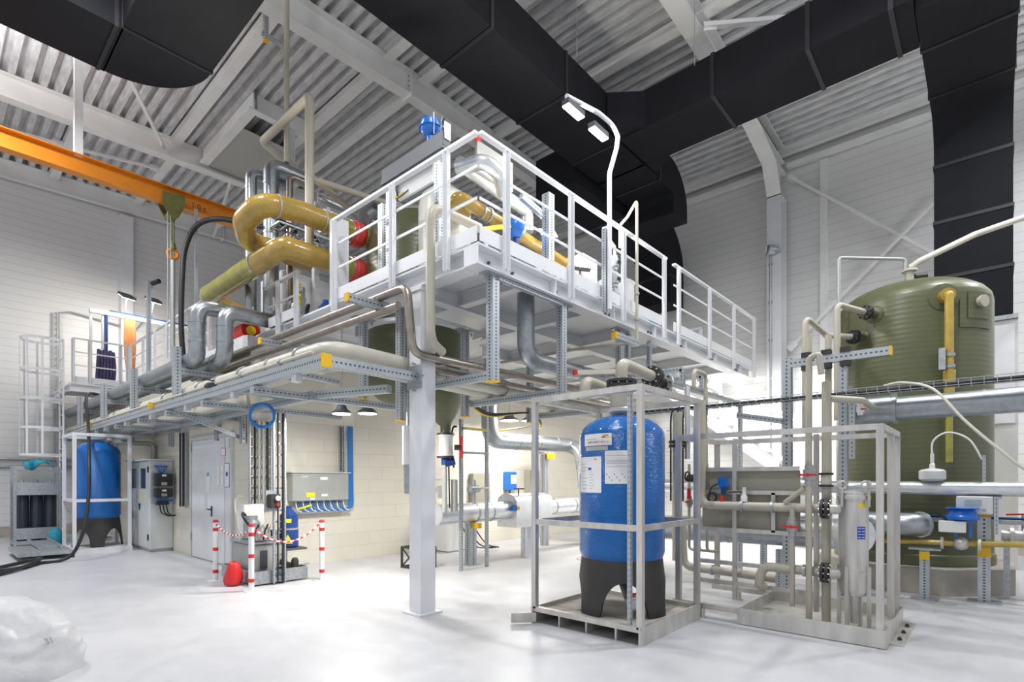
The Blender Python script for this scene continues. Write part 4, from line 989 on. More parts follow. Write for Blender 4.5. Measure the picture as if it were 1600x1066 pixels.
# ---- bottle rack
t = T('cylinder_rack', 'grey galvanised rack holding dark cylinders beside the caged ladder', 'rack', (1.84, 16.3, 0))
for x in (1.46, 2.22):
    for y in (16.0, 16.6): build(Mb().bar((x, y, 0), (x, y, 1.8), 0.05), 'post', 'zinc', t)
build(Mb().box(1.44, 2.24, 15.98, 16.62, 0.06, 0.14), 'base', 'zinc', t)
for z, h in ((1.76, 0.08), (1.3, 0.28), (0.3, 0.25)): build(Mb().box(1.48, 2.2, 15.97, 15.99, z - h / 2, z + h / 2), 'front_panel', 'zinc', t)
build(Mb().box(1.48, 2.2, 16.6, 16.62, 0.14, 1.7), 'back_panel', 'box_grey', t)
for k, x in enumerate((1.60, 1.84, 2.08)):
    t = T('gas_cylinder', ['dark grey cylinder in the galvanised rack, next to the outer rack post', 'dark grey cylinder in the middle of the galvanised rack', 'dark grey cylinder in the galvanised rack, next to the ladder'][k], 'cylinder', (x, 16.2, 0.14), 'dark cylinders in the rack')
    build(Mb().lathe((x, 16.2, 0.142), [(0.09, 0), (0.115, 0.02), (0.115, 1.1), (0.07, 1.22), (0.03, 1.27)], (0, 0, 1), 22), 'body', 'cylinder_paint', t)
    build(Mb().lathe((x, 16.2, 1.41), [(0.03, 0), (0.03, 0.08), (0.015, 0.1)], (0, 0, 1), 12), 'valve_stem', 'zinc', t)
m = Mb(); n = 14
vs = [(1.60 + 0.5 * i / n, 15.9 + 0.26 * j / 6 - 0.03 * math.sin(i * 0.9), 1.875 + 0.028 * math.sin(i * 1.1 + 2 * j) * math.cos(j * 1.3) + 0.06 * math.sin(math.pi * i / n) - ((0.10 + 0.09 * math.sin(i * 0.45)) if j == 0 else 0)) for j in range(7) for i in range(n + 1)]
fs = [(j * (n + 1) + i, j * (n + 1) + i + 1, (j + 1) * (n + 1) + i + 1, (j + 1) * (n + 1) + i) for j in range(6) for i in range(n)]
o = one(m.add(vs, fs), 'cloth', 'teal_cloth', 'crumpled teal cloth lying on top of the cylinder rack', 'cloth', angle=60)
md = o.modifiers.new('thickness', 'SOLIDIFY'); md.thickness = 0.012
t = T('drip_pallet', 'dark drip pallet with a folded step ladder lying on it, in front of the cylinders', 'pallet', (1.9, 14.7, 0))
build(Mb().box(1.24, 2.03, 13.2, 14.7, 0.08, 0.15), 'deck', 'zinc', t)
for x in (1.3, 1.98):
    for y in (13.22, 13.9, 14.6): build(Mb().box(x, x + 0.08, y, y + 0.09, 0, 0.08), 'foot', 'black_plastic', t)
t = T('step_ladder', 'grey folded step ladder lying flat on the drip pallet', 'ladder', (1.75, 14.7, 0.16))
for x in (1.6, 1.92): build(Mb().bar((x, 13.6, 0.185), (x, 15.3, 0.22), 0.03, 0.06), 'stile', 'zinc', t)
for k in range(5): build(Mb().bar((1.6, 13.8 + k * 0.28, 0.19 + k * 0.006), (1.92, 13.8 + k * 0.28, 0.19 + k * 0.006), 0.03, 0.03), 'step', 'zinc', t)
one(Mb().lathe((2.04, 15.2, 0), [(0.09, 0), (0.11, 0.03), (0.11, 0.36), (0.06, 0.44)], (0, 0, 1), 18), 'canister', 'teal_cloth', 'small teal canister on the floor at the foot of the blue tank frame', 'canister')
# ---- black hose hanging over the clad pipe down to the floor
pts = [(2.9, 15.6, 3.5), (2.62, 15.2, 3.45), (2.5, 14.8, 3.2), (2.42, 14.1, 2.62), (2.26, 13.1, 1.9), (2.2, 12.8, 1.2), (2.1, 12.6, 0.6), (1.95, 12.6, 0.16), (1.75, 12.6, 0.03), (1.45, 12.5, 0.03), (1.2, 12.1, 0.03), (0.95, 12.0, 0.03), (0.9, 12.3, 0.03), (1.2, 12.75, 0.03), (1.4, 12.9, 0.05), (1.5, 12.65, 0.09), (1.2, 12.0, 0.05), (0.8, 11.4, 0.03), (0.2, 10.9, 0.03), (-1.5, 10.4, 0.03)]
def smooth(pts, n=6):
    P = [V(p) for p in pts]; out = []
    for i in range(len(P) - 1):
        a, b, c, d = P[max(i - 1, 0)], P[i], P[i + 1], P[min(i + 2, len(P) - 1)]
        for k in range(n):
            u = k / n; out.append(0.5 * ((2 * b) + (c - a) * u + (2 * a - 5 * b + 4 * c - d) * u * u + (3 * b - a - 3 * c + d) * u ** 3))
    return out + [P[-1]]
one(Mb().tube(smooth(pts), 0.03, 10), 'hose', 'black', 'black hose hanging from the clad pipe and looped on the floor', 'hose', angle=80)
# ---- landing portal with hung gear, lamps above
t = T('safety_portal', 'white portal frame over the ladder landing with gear hanging in it', 'frame', (3.3, 17.4, 3.87))
for x, y in ((3.0, 17.2), (3.25, 17.2), (5.6, 17.2)): build(Mb().bar((x, y, 3.87), (x, y, 5.85), 0.06), 'post', 'white', t)
build(Mb().bar((2.97, 17.2, 5.85), (5.65, 17.2, 5.85), 0.1, 0.1), 'crossbar', 'white', t)
build(Mb().bar((3.4, 17.2, 5.92), (5.3, 17.2, 5.92), 0.1, 0.04), 'blue_rail', 'blue_dark', t)
m = Mb()
for k in range(5): m.tube(smooth([(3.75 + k * 0.045, 17.18, 5.78), (3.72 + k * 0.05, 17.12, 5.0), (3.8 + k * 0.02, 17.1, 4.0)]), 0.035, 6)
one(m, 'lifting_straps', 'orange_cloth', 'orange straps hanging in the white portal frame', 'straps', angle=70)
m = Mb()
for k in range(6): m.tube(smooth([(3.15 + k * 0.06, 17.1, 4.86 - 0.03 * (k % 2)), (3.12 + k * 0.07, 17.05, 4.4), (3.1 + k * 0.07, 17.1, 3.9)]), 0.04, 8)
one(m, 'hose_bundle', 'purple', 'dark violet hose bundle hanging behind the landing railing', 'hoses', angle=70)
one(Mb().tube([(3.3, 17.1, 5.78), (3.3, 17.1, 4.75)], 0.04, 8), 'blue_strap', 'blue_dark', 'blue strap hanging in the white portal frame above the violet bundle', 'strap')
def flood(label, p, aim, power, size=(0.34, 0.26), cat='lamp', name='floodlight', post=None, col=(1, 0.95, 0.86), glow=True):
    t = T(name, label, cat, p); p = V(p); aim = V(aim); d = (aim - p).normalized()
    m = Mb().bar(p - d * 0.07, p - d * 0.01, size[0], size[1]); build(m, 'housing', 'dark_sheet', t)
    build(Mb().bar(p - d * 0.012, p, size[0] * 0.9, size[1] * 0.88), 'lens', 'glow', t)
    if post: build(Mb().tube([p - d * 0.06, V(post)], 0.016, 8), 'bracket', 'zinc', t)
    area_light('floodlight_beam', tuple(p + d * 0.03), power, size[0] * 0.9, tuple(p + d), col, sy=size[1] * 0.9, parent=t)
    return t
flood('floodlight over the ladder landing, above the orange straps', (3.72, 17.0, 6.32), (3.2, 18.4, 3.9), 38, post=(3.72, 17.2, 5.9))
flood('floodlight over the ladder landing, second one nearer the cable post', (4.32, 17.0, 6.36), (4.0, 18.4, 3.9), 30, post=(4.32, 17.2, 5.9))
flood('floodlight in front of the tall silver clad risers', (3.52, 8.84, 5.72), (1.8, 7.4, 5.9), 60, (0.2, 0.2), post=(3.62, 8.98, 5.6))
flood('floodlight behind the platform railing, upper one by the strut post', (5.97, 4.66, 5.0), (5.2, 3.4, 6.4), 60, (0.26, 0.22), post=(6.0, 4.6, 3.88))
flood('floodlight behind the platform railing, lower one by the pole lamp', (6.55, 4.5, 4.7), (5.8, 3.2, 6.0), 60, (0.26, 0.22), post=(6.6, 4.5, 3.88))
def ufo(label, p, power, r=0.135, col=(1, 0.96, 0.9), hang=0.3):
    t = T('bell_lamp', label, 'lamp', p); x, y, z = p
    build(Mb().lathe((x, y, z), [(r, 0), (r, 0.02), (r * 0.55, 0.07), (r * 0.4, 0.13), (0.02, 0.14)], (0, 0, 1), 24), 'housing', 'dark_sheet', t)
    build(Mb().lathe((x, y, z), [(r * 0.92, -0.008), (r * 0.92, 0.004)], (0, 0, 1), 24), 'lens', 'glow', t)
    build(Mb().cyl((x, y, z + 0.13), (x, y, z + hang), 0.008, 8), 'hanger', 'zinc', t)
    area_light('bell_light', (x, y, z - 0.02), power, r * 1.8, None, col, parent=t)
ufo('bright lamp hung under the pipe rack, the twin farther from the olive cone', (4.0, 6.80, 2.43), 55, hang=1.2)
ufo('bright lamp hung under the pipe rack, the twin nearer the olive cone', (4.22, 6.50, 2.43), 55, hang=1.2)
ufo('flat bell lamp on the block wall over the silver pipe, nearer one', (8.9, 8.05, 2.83), 45, 0.22, hang=0.8)
ufo('flat bell lamp on the block wall over the silver pipe, second one', (9.25, 7.72, 2.83), 45, 0.22, hang=0.8)
ufo('bell lamp under the far end of the platform by the stairs', (10.6, 6.2, 3.4), 90, 0.25, hang=0.3)  # hidden lamp, added to brighten the stairs and side wall
ufo('bell lamp under the platform behind the filter skid', (9.3, 5.6, 3.4), 60, 0.25, hang=0.3)  # also added out of sight, for more light under the platform
# pole lamps at the railing
t = T('pole_lamp', 'bent white pole at the railing carrying two bright lamps under the black duct', 'lamp', (5.97, 3.7, 3.7))
build(Mb().tube([(5.97, 3.66, 3.7), (5.97, 3.66, 5.45), (6.28, 3.74, 5.95), (6.42, 3.8, 6.2), (6.45, 3.9, 6.42), (6.2, 3.98, 6.5), (5.5, 4.0, 6.36)], 0.03, 12, fil=0.15), 'pole', 'white', t)
for x in (5.66, 6.25):
    h = build(Mb().box(x - 0.18, x + 0.18, 3.95, 4.06, 6.25, 6.32), 'lamp_head', 'dark_sheet', t)
    build(Mb().box(x - 0.17, x + 0.17, 3.955, 4.055, 6.235, 6.25), 'lens', 'glow', t)
    area_light('pole_lamp_beam', (x, 4.0, 6.22), 45, 0.32, (x, 3.6, 5.2), sy=0.1, parent=t)
build(Mb().bar((5.97, 3.725, 3.68), (5.97, 3.725, 4.75), 0.065, 0.07, up=(1, 0, 0)), 'mounting_post', 'perf', t)
# ---- hydraulic unit on its tray
t = T('hydraulic_unit', 'grey hydraulic unit with valves and motor standing in a steel drip tray', 'pump unit', (3.55, 8.2, 0))
m = Mb().box(3.17, 3.95, 7.7, 8.85, 0.02, 0.04)
for a, b in (((3.17, 7.7), (3.95, 7.7)), ((3.95, 7.7), (3.95, 8.85)), ((3.95, 8.85), (3.17, 8.85)), ((3.17, 8.85), (3.17, 7.7))): m.bar((*a, 0.11), (*b, 0.11), 0.02, 0.18)
build(m, 'drip_tray', 'zinc', t)
build(Mb().bbox(3.26, 3.72, 7.95, 8.7, 0.04, 0.56, 0.02), 'oil_tank', 'box_grey', t)
build(Mb().box(3.23, 3.75, 7.92, 8.73, 0.56, 0.59), 'tank_lid', 'zinc', t)
m = Mb().lathe((3.45, 8.45, 0.59), [(0.1, 0), (0.12, 0.02), (0.12, 0.25), (0.08, 0.3), (0.08, 0.36)], (0, 0, 1), 18); build(m, 'motor', 'zinc', t)
m = Mb().bbox(3.30, 3.55, 8.02, 8.22, 0.59, 0.72, 0.01)
for k in range(5): m.cyl((3.31 + k * 0.06, 8.0, 0.64), (3.31 + k * 0.06, 7.93, 0.64), 0.018, 8).cyl((3.31 + k * 0.06, 8.1, 0.72), (3.31 + k * 0.06, 8.1, 0.79), 0.02, 8)
build(m, 'valve_block', 'stainless', t)
build(Mb().tube(smooth([(3.3, 8.1, 0.78), (3.22, 8.2, 0.95), (3.3, 8.4, 1.0), (3.45, 8.6, 0.9)]), 0.018, 8), 'oil_hose', 'black', t)
build(Mb().tube(smooth([(3.22, 8.3, 0.6), (3.2, 8.45, 1.1), (3.3, 8.6, 1.25), (3.5, 8.8, 1.2)]), 0.014, 8), 'pressure_line', 'stainless', t)
for p in ((3.66, 7.86), (3.84, 7.86)):
    build(Mb().lathe((p[0], p[1], 0.04), [(0.05, 0), (0.055, 0.05), (0.055, 0.24), (0.035, 0.28)], (0, 0, 1), 14), 'filter_cup', 'black_plastic', t)
build(Mb().cyl((3.8, 7.86, 0.2), (4.08, 7.9, 0.22), 0.03, 10).cyl((3.85, 7.87, 0.17), (3.85, 7.87, 0.3), 0.05, 10), 'drain_valve', 'stainless', t)
build(Mb().bbox(3.34, 3.66, 8.5, 8.75, 0.62, 1.12, 0.015), 'control_box', 'white_plastic', t)
for k in range(4):
    build(Mb().tube(smooth([(3.28 + k * 0.07, 7.98, 0.62), (3.27 + k * 0.07, 7.9, 0.75 + 0.04 * (k % 2)), (3.33 + k * 0.07, 7.94, 0.84), (3.4 + k * 0.06, 8.1, 0.80)]), 0.011, 6), 'hydraulic_hose', 'stainless' if k % 2 else 'black', t)
for k in range(3):
    build(Mb().cyl((3.58 + 0.05 * k, 7.99 + 0.06 * k, 0.59), (3.58 + 0.05 * k, 7.99 + 0.06 * k, 0.74), 0.022, 10), 'pressure_switch', 'zinc', t)
build(Mb().box(3.36, 3.46, 7.93, 7.95, 0.2, 0.46), 'level_glass', 'dark_sheet', t)
build(Mb().lathe((3.66, 8.25, 0.59), [(0.05, 0), (0.055, 0.02), (0.055, 0.12), (0.03, 0.14)], (0, 0, 1), 14), 'filler_cap', 'black_plastic', t)
build(Mb().box(3.68, 4.08, 7.95, 8.4, 0.42, 0.45), 'canister_shelf', 'dark_sheet', t)
build(Mb().bar((3.72, 8.0, 0.04), (3.72, 8.0, 0.42), 0.03).bar((3.94, 8.36, 0.04), (3.94, 8.36, 0.42), 0.03), 'shelf_leg', 'zinc', t)
t = T('blue_canister', 'blue oil canister with yellow warning label on the hydraulic unit shelf', 'canister', (3.89, 8.16, 0.45))
build(Mb().lathe((3.89, 8.16, 0.452), [(0.12, 0), (0.14, 0.02), (0.14, 0.28), (0.135, 0.30), (0.135, 0.5), (0.06, 0.58), (0.04, 0.6), (0.04, 0.64)], (0, 0, 1), 22), 'body', 'blue_dark', t)
build(Mb().ring((3.89, 8.16, 0.74), (0, 0, 1), 0.146, 0.13, 0.03), 'strap', 'zinc', t)
q = V((3.89, 8.16, 0)); dv = V((-0.52, -0.85, 0)).normalized(); sd = V((-dv.y, dv.x, 0))
m = Mb().add([q + dv * 0.143 - sd * 0.07 + V((0, 0, 0.52)), q + dv * 0.143 + sd * 0.07 + V((0, 0, 0.52)), q + dv * 0.143 + V((0, 0, 0.66))], [(0, 1, 2)]); build(m, 'warning_label', 'safety_yellow', t)
build(Mb().add([q + dv * 0.140 - sd * 0.05 + V((0, 0, 0.84)), q + dv * 0.140 + sd * 0.05 + V((0, 0, 0.84)), q + dv * 0.140 + sd * 0.05 + V((0, 0, 0.90)), q + dv * 0.140 - sd * 0.05 + V((0, 0, 0.90))], [(0, 1, 2, 3)]), 'name_label', 'safety_yellow', t)
m = Mb(); n = 12
prof = [(0.02, 0), (0.10, 0.015), (0.118, 0.08), (0.108, 0.17), (0.092, 0.25), (0.075, 0.31), (0.04, 0.345), (0.01, 0.35)]
vs = [(3.1 + r_ * (1 + 0.18 * math.sin(3 * 2 * math.pi * k / n + h * 9)) * math.cos(2 * math.pi * k / n), 8.02 + r_ * (1 + 0.15 * math.cos(5 * 2 * math.pi * k / n)) * math.sin(2 * math.pi * k / n), 0.0 + h) for r_, h in prof for k in range(n)]
fs = [(i * n + k, i * n + (k + 1) % n, (i + 1) * n + (k + 1) % n, (i + 1) * n + k) for i in range(len(prof) - 1) for k in range(n)]
vs = [(a - 0.09, b - 0.02, c + 0.0) for a, b, c in vs]
one(m.add(vs, fs), 'red_bag', 'red', 'crumpled red bag leaning on the drip tray of the hydraulic unit', 'bag', angle=70)
cable_ladder('cable_ladder', 'vertical cable ladder rising from the hydraulic unit to the pipe rack', 3.5, 7.64, 0.02, 2.48, 0.16, (1, 0, 0), [('black', -0.03, 0.012), ('black', 0.04, 0.016)])
cable_ladder('cable_ladder', 'cable ladder with black and grey cables at the corner of the block wall', 3.78, 8.93, 1.0, 2.48, 0.34, (1, 0, 0), [('black', -0.1, 0.016), ('box_grey', -0.04, 0.022), ('box_grey', 0.03, 0.022), ('black', 0.1, 0.022)])
t = T('motor_switch', 'small black switch box with white knob on the cable ladder over the hydraulic unit', 'switch', (3.4, 7.56, 1.1))
build(Mb().bbox(3.32, 3.47, 7.52, 7.62, 1.10, 1.30, 0.01), 'box', 'black_plastic', t)
build(Mb().cyl((3.42, 7.52, 1.24), (3.42, 7.49, 1.24), 0.035, 16), 'knob', 'white_plastic', t)
build(Mb().cyl((3.42, 7.52, 1.15), (3.42, 7.5, 1.15), 0.02, 12), 'stop_button', 'red', t)
build(Mb().box(3.30, 3.50, 7.62, 7.637, 1.05, 1.35), 'back_plate', 'zinc', t)
# ---- barrier posts with chains
def barrier(x, y, label):
    t = T('barrier_post', label, 'post', (x, y, 0), 'red and white barrier posts')
    build(Mb().box(x - 0.1, x + 0.1, y - 0.1, y + 0.1, 0, 0.01), 'foot_plate', 'white', t)
    build(Mb().cyl((x, y, 0.01), (x, y, 0.87), 0.036, 18), 'post', 'white', t)
    for z in (0.12, 0.45, 0.74): build(Mb().cyl((x, y, z), (x, y, z + 0.05), 0.0375, 18), 'band', 'red', t)
    build(Mb().lathe((x, y, 0.87), [(0.04, 0), (0.042, 0.015), (0.03, 0.035), (0.01, 0.04)], (0, 0, 1), 16), 'cap', 'red', t)
barrier(2.97, 8.56, 'red and white barrier post in front of the grey steel door')
barrier(3.02, 7.42, 'red and white barrier post at the front corner of the drip tray')
barrier(4.04, 7.42, 'red and white barrier post between the drip tray and the white column')
def chain(a, b, sag, label):
    a, b = V(a), V(b); pts = [a.lerp(b, k / 12) - V((0, 0, 4 * sag * (k / 12) * (1 - k / 12))) for k in range(13)]
    one(Mb().tube(pts, 0.012, 6), 'barrier_chain', 'stripe', label, 'chain', angle=80)
chain((2.97, 8.52, 0.84), (3.02, 7.46, 0.83), 0.12, 'red and white chain between the door post and the tray corner post')
chain((3.06, 7.42, 0.83), (4.0, 7.42, 0.85), 0.22, 'red and white chain in front of the hydraulic unit')
# ---- grey junction box with cable comb on the block wall
t = T('junction_box', 'wide grey junction box with yellow sticker on the block wall over a cable comb', 'electrical box', (4.79, 8.9, 1.12))
build(Mb().bbox(4.26, 5.32, 8.80, 8.98, 1.13, 1.62, 0.012), 'body', 'box_grey', t)
build(Mb().box(4.22, 5.36, 8.78, 8.98, 1.62, 1.635), 'lid_edge', 'cabinet', t)
for x0, x1, z0, z1, mt in ((4.50, 4.66, 1.2, 1.28, 'safety_yellow'), (4.76, 4.90, 1.50, 1.55, 'paper'), (4.78, 4.90, 1.21, 1.25, 'paper'), (4.57, 4.66, 1.155, 1.185, 'paper'), (4.42, 4.54, 1.545, 1.57, 'cabinet')):
    build(Mb().box(x0, x1, 8.795, 8.803, z0, z1), 'sticker', mt, t)
for k in range(22):
    x = 4.36 + k * 0.043
    build(Mb().tube(smooth([(x, 8.9, 1.13), (x, 8.87, 1.04), (x + 0.03, 8.86, 0.97), (x + 0.1, 8.86, 0.945)]), 0.011, 6), 'cable_loop', 'blue_cable' if k % 3 else 'white_plastic', t)
build(Mb().bar((4.32, 8.9, 0.93), (5.4, 8.9, 0.93), 0.1, 0.02), 'cable_tray', 'zinc', t)
build(Mb().bar((4.38, 8.84, 1.0), (4.62, 8.84, 1.06), 0.02, 0.03), 'earth_cables', 'safety_yellow', t)
m = Mb()
for k in range(6): m.tube([(5.0, 8.88, 0.945 + (k % 2) * 0.012), (5.36 + k * 0.018, 8.88, 0.95 + k * 0.008), (5.38 + k * 0.018, 8.9, 1.08), (5.38 + k * 0.018, 8.93, 2.5)], 0.013, 6, fil=0.1)
one(m, 'cable_bundle', 'blue_cable', 'thick blue cable bundle running up the block wall beside the junction box', 'cables', angle=70)
cable_ladder('cable_ladder', 'narrow zinc cable ladder between junction box and blue cable bundle', 5.27, 8.95, 1.64, 2.5, 0.08, (1, 0, 0), [('black', -0.03, 0.012)])
one(Mb().torus((3.03, 7.1, 2.34), (0.6, 0.75, 0.05), 0.15, 0.022, 32, 8), 'hose_coil', 'blue_cable', 'coil of blue hose hanging from the pipe rack', 'hose')
o = one(Mb().tube(smooth([(3.3, 7.5, 3.0), (3.5, 7.9, 2.96), (3.7, 8.2, 3.05), (3.9, 8.5, 3.3)]), 0.02, 8), 'blue_hose', 'blue_cable', 'blue hose lying over the pipes at the end of the block wall', 'hose')

t = T('batten_lamp', 'slim batten lamp under the far end of the platform lighting the stairs and side wall', 'lamp', (11.3, 4.5, 3.5))
build(Mb().bbox(10.8, 11.8, 4.42, 4.54, 3.52, 3.64, 0.01), 'housing', 'white', t); build(Mb().box(10.82, 11.78, 4.43, 4.53, 3.50, 3.52), 'lens', 'glow', t)
area_light('batten_beam', (11.3, 4.48, 3.48), 260, 0.9, (13.6, 3.2, 1.8), sy=0.1, parent=t)
# ================================================================ vessels hanging in the platform
t = T('cone_vessel', 'olive resin vessel with a skewed cone bottom hanging through the platform', 'tank', (5.38, 6.88, 2.3))
cx, cy, R_ = 5.38, 6.88, 0.78
build(Mb().lathe((cx, cy, 0), [(R_, 3.0), (R_, 5.2), (R_ * 0.92, 5.42), (R_ * 0.65, 5.62), (0.1, 5.72)], (0, 0, 1), 48), 'shell', 'tank', t, angle=60)
nx, ny = 5.69, 6.53
vs = []; seg = 48; st = [(1.0, 3.0), (0.97, 2.9), (0.86, 2.78), (0.6, 2.62), (0.34, 2.5), (0.18, 2.44), (0.11, 2.36), (0.11, 2.24)]
for f, z in st:
    u = (1 - f) / (1 - 0.11); r_ = R_ * f
    for k in range(seg): vs.append((cx + (nx - cx) * u + r_ * math.cos(2 * math.pi * k / seg), cy + (ny - cy) * u + r_ * math.sin(2 * math.pi * k / seg), z))
fs = [(i * seg + k, i * seg + (k + 1) % seg, (i + 1) * seg + (k + 1) % seg, (i + 1) * seg + k) for i in range(len(st) - 1) for k in range(seg)]
build(Mb().add(vs, fs), 'cone_bottom', 'tank', t, angle=60)
build(Mb().lathe((cx, cy, 3.80), [(R_ + 0.12, 0), (R_ + 0.12, 0.05)], (0, 0, 1), 40), 'support_ring', 'white', t)
for z in (5.27, 4.71): build(Mb().cyl((4.63, 7.26, z), (4.9, 7.2, z), 0.15, 20), 'pipe_socket', 'grp_olive', t)
t = T('outlet_valve', 'cream outlet valve with red lever and dark actuator under the olive cone', 'valve', (nx, ny, 1.7))
build(Mb().lathe((nx, ny, 0), [(0.08, 1.88), (0.13, 1.88), (0.13, 1.91), (0.105, 1.92), (0.11, 2.05), (0.105, 2.18), (0.13, 2.19), (0.13, 2.22), (0.08, 2.22)], (0, 0, 1), 26), 'body', 'white_plastic', t)
build(Mb().ring((nx, ny, 2.235), (0, 0, 1), 0.14, 0.06, 0.025), 'flange', 'black_plastic', t); build(Mb().ring((nx, ny, 1.865), (0, 0, 1), 0.14, 0.06, 0.03), 'flange', 'black_plastic', t)
build(Mb().cyl((nx + 0.1, ny - 0.1, 2.02), (nx + 0.17, ny - 0.17, 2.02), 0.045, 12), 'hub', 'black_plastic', t)
build(Mb().bar((nx + 0.18, ny - 0.18, 1.86), (nx + 0.18, ny - 0.18, 2.2), 0.04, 0.05, up=(1, -1, 0)), 'lever', 'red', t)
build(Mb().cyl((nx, ny, 1.86), (nx, ny, 1.74), 0.07, 14).cyl((nx - 0.03, ny - 0.02, 1.76), (nx + 0.1, ny - 0.1, 1.8), 0.06, 14), 'actuator', 'blue_dark', t)
build(Mb().cyl((nx - 0.02, ny, 0.98), (nx - 0.02, ny, 1.72), 0.04, 14), 'clear_outlet_pipe', 'pvc', t)
build(Mb().tube([(nx + 0.04, ny - 0.03, 1.74), (nx + 0.05, ny - 0.04, 1.05)], 0.012, 8), 'cable', 'black', t)
t = T('milky_vessel', 'milky white resin vessel standing on the platform behind the corner railing', 'tank', (4.88, 5.65, DK))
build(Mb().lathe((4.88, 5.62, DK), [(0.36, 0), (0.36, 1.35), (0.33, 1.5), (0.2, 1.62), (0.05, 1.66)], (0, 0, 1), 36), 'shell', 'milky', t, angle=60)
build(Mb().lathe((4.88, 5.62, DK), [(0.4, 0), (0.4, 0.04)], (0, 0, 1), 36), 'foot_ring', 'white', t)
# ================================================================ yellow resin pipes with red rubber sleeves
def grp(label, pts, r, fil, straights, red0, red1, ring_pts):
    t = T('resin_pipe', label, 'pipe', pts[len(pts) // 2])
    build(Mb().tube(pts, r, 26, fil=fil, steps=10), 'pipe', 'grp_yellow', t, angle=60)
    for a, b in straights: build(Mb().cyl(a, b, r - 0.012 + 0.016, 26), 'straight_section', 'grp_olive', t)
    a, b = V(red0), V(red1); d = (b - a)
    m = Mb().lathe(a, [(r * 0.96, 0), (r * 1.22, d.length * 0.2), (r * 1.3, d.length * 0.55), (r * 1.22, d.length * 0.85), (r * 1.0, d.length)], d, 26)
    s = build(m, 'rubber_sleeve', 'red_rubber', t, angle=60)
    for k in (0.12, 0.36, 0.62, 0.86): build(Mb().ring(a + d * k, d, r * (1.28 if 0.2 < k < 0.8 else 1.17), r * 1.0, 0.012), 'hose_clamp', 'zinc', s)
    for p, ax in ring_pts: build(Mb().ring(p, ax, r + 0.012, r - 0.005, 0.02), 'joint_line', 'box_grey', t)
    return t
grp('yellow resin pipe with red sleeve looping over the railing, upper one', [(4.44, 7.24, 5.27), (3.62, 7.24, 5.27), (3.12, 7.3, 5.24), (3.05, 7.75, 5.1), (3.3, 8.25, 5.06), (4.3, 8.3, 5.06)], 0.15, 0.3, [((4.05, 7.24, 5.27), (4.42, 7.24, 5.27))], (4.36, 7.26, 5.27), (4.628, 7.26, 5.27), [((3.95, 7.24, 5.27), (1, 0, 0)), ((3.3, 7.28, 5.24), (1, 0, 0.05))])
grp('yellow resin pipe with red sleeve bending along the railing, lower one', [(4.44, 7.24, 4.71), (3.42, 7.24, 4.71), (3.37, 7.35, 4.7), (3.37, 10.2, 4.66), (4.2, 10.45, 4.6)], 0.15, 0.34, [((3.37, 8.05, 4.69), (3.37, 9.95, 4.665)), ((4.2, 7.24, 4.71), (4.42, 7.24, 4.71))], (4.36, 7.26, 4.71), (4.628, 7.26, 4.71), [((4.1, 7.24, 4.71), (1, 0, 0)), ((3.37, 9.95, 4.665), (0, 1, 0)), ((3.37, 8.05, 4.69), (0, 1, 0))])
t = T('support_post', 'broad white post standing on the platform between the red sleeves and the railing end', 'post', (3.95, 6.75, DK))
build(Mb().bar((3.95, 6.78, DK), (3.95, 6.78, 5.12), 0.16, 0.2, up=(1, 0, 0)), 'post', 'white', t)
build(Mb().box(3.8, 4.1, 6.62, 6.94, DK, DK + 0.015), 'base_plate', 'white', t)
t = T('resin_pipe', 'yellow resin pipe leaving the milky vessel inside the corner railing', 'pipe', (4.75, 4.95, 5.0))
build(Mb().tube([(4.88, 5.18, 5.05), (4.6, 5.12, 5.03), (4.5, 4.92, 5.02), (5.25, 4.92, 4.96), (6.70, 4.92, 4.86)], 0.08, 20, fil=0.12), 'pipe', 'grp_yellow', t)
for x in (4.9, 5.02): build(Mb().ring((x, 4.92, 4.98), (1, 0, 0), 0.095, 0.07, 0.03), 'clamp', 'zinc', t)
t = T('yellow_rail', 'yellow rail slanting under the yellow resin pipe at the platform corner', 'rail', (4.9, 4.64, DK))
build(Mb().bar((4.6, 4.62, 4.55), (5.15, 4.66, 4.8), 0.05, 0.05), 'bar', 'yellow', t)
for x, z in ((4.7, 4.57), (5.05, 4.73)): build(Mb().bar((x, 4.64, DK), (x, 4.64, z), 0.035, 0.035, up=(1, 0, 0)), 'leg', 'white', t)
t = T('yellow_rail', 'yellow rail low behind the long platform railing', 'rail', (6.0, 4.32, DK))
build(Mb().bar((5.6, 4.3, 4.36), (6.35, 4.34, 4.36), 0.04, 0.05), 'bar', 'yellow', t)
for x in (5.72, 6.22): build(Mb().bar((x, 4.31, DK), (x, 4.31, 4.335), 0.035, 0.035, up=(1, 0, 0)), 'leg', 'white', t)
# ================================================================ platform top equipment
t = T('steel_trunking', 'dark grey trunking box along the top of the short railing', 'trunking', (4.0, 5.2, DK))
build(Mb().bbox(3.93, 4.05, 4.56, 5.74, 5.25, 5.42, 0.008), 'body', 'dark_sheet', t)
build(Mb().box(3.92, 4.08, 4.56, 5.74, 5.22, 5.25), 'lower_edge', 'dark_sheet', t)
for y in (4.72, 5.66): build(Mb().bar((4.02, y, DK), (4.02, y, 5.22), 0.09, 0.09, up=(1, 0, 0)), 'support_post', 'perf', t)
build(Mb().box(4.02, 4.05, 4.85, 5.5, 4.98, 5.22), 'side_panel', 'cabinet', t)
for k in range(4): build(Mb().tube(smooth([(3.99, 5.62 - k * 0.03, 5.2), (3.96, 5.56 - k * 0.04, 5.05 - 0.02 * k), (3.97, 5.5 - k * 0.05, 4.98), (4.03, 5.42 - k * 0.04, 5.06)]), 0.007, 6), 'wire', 'black' if k % 2 else 'safety_yellow', t)
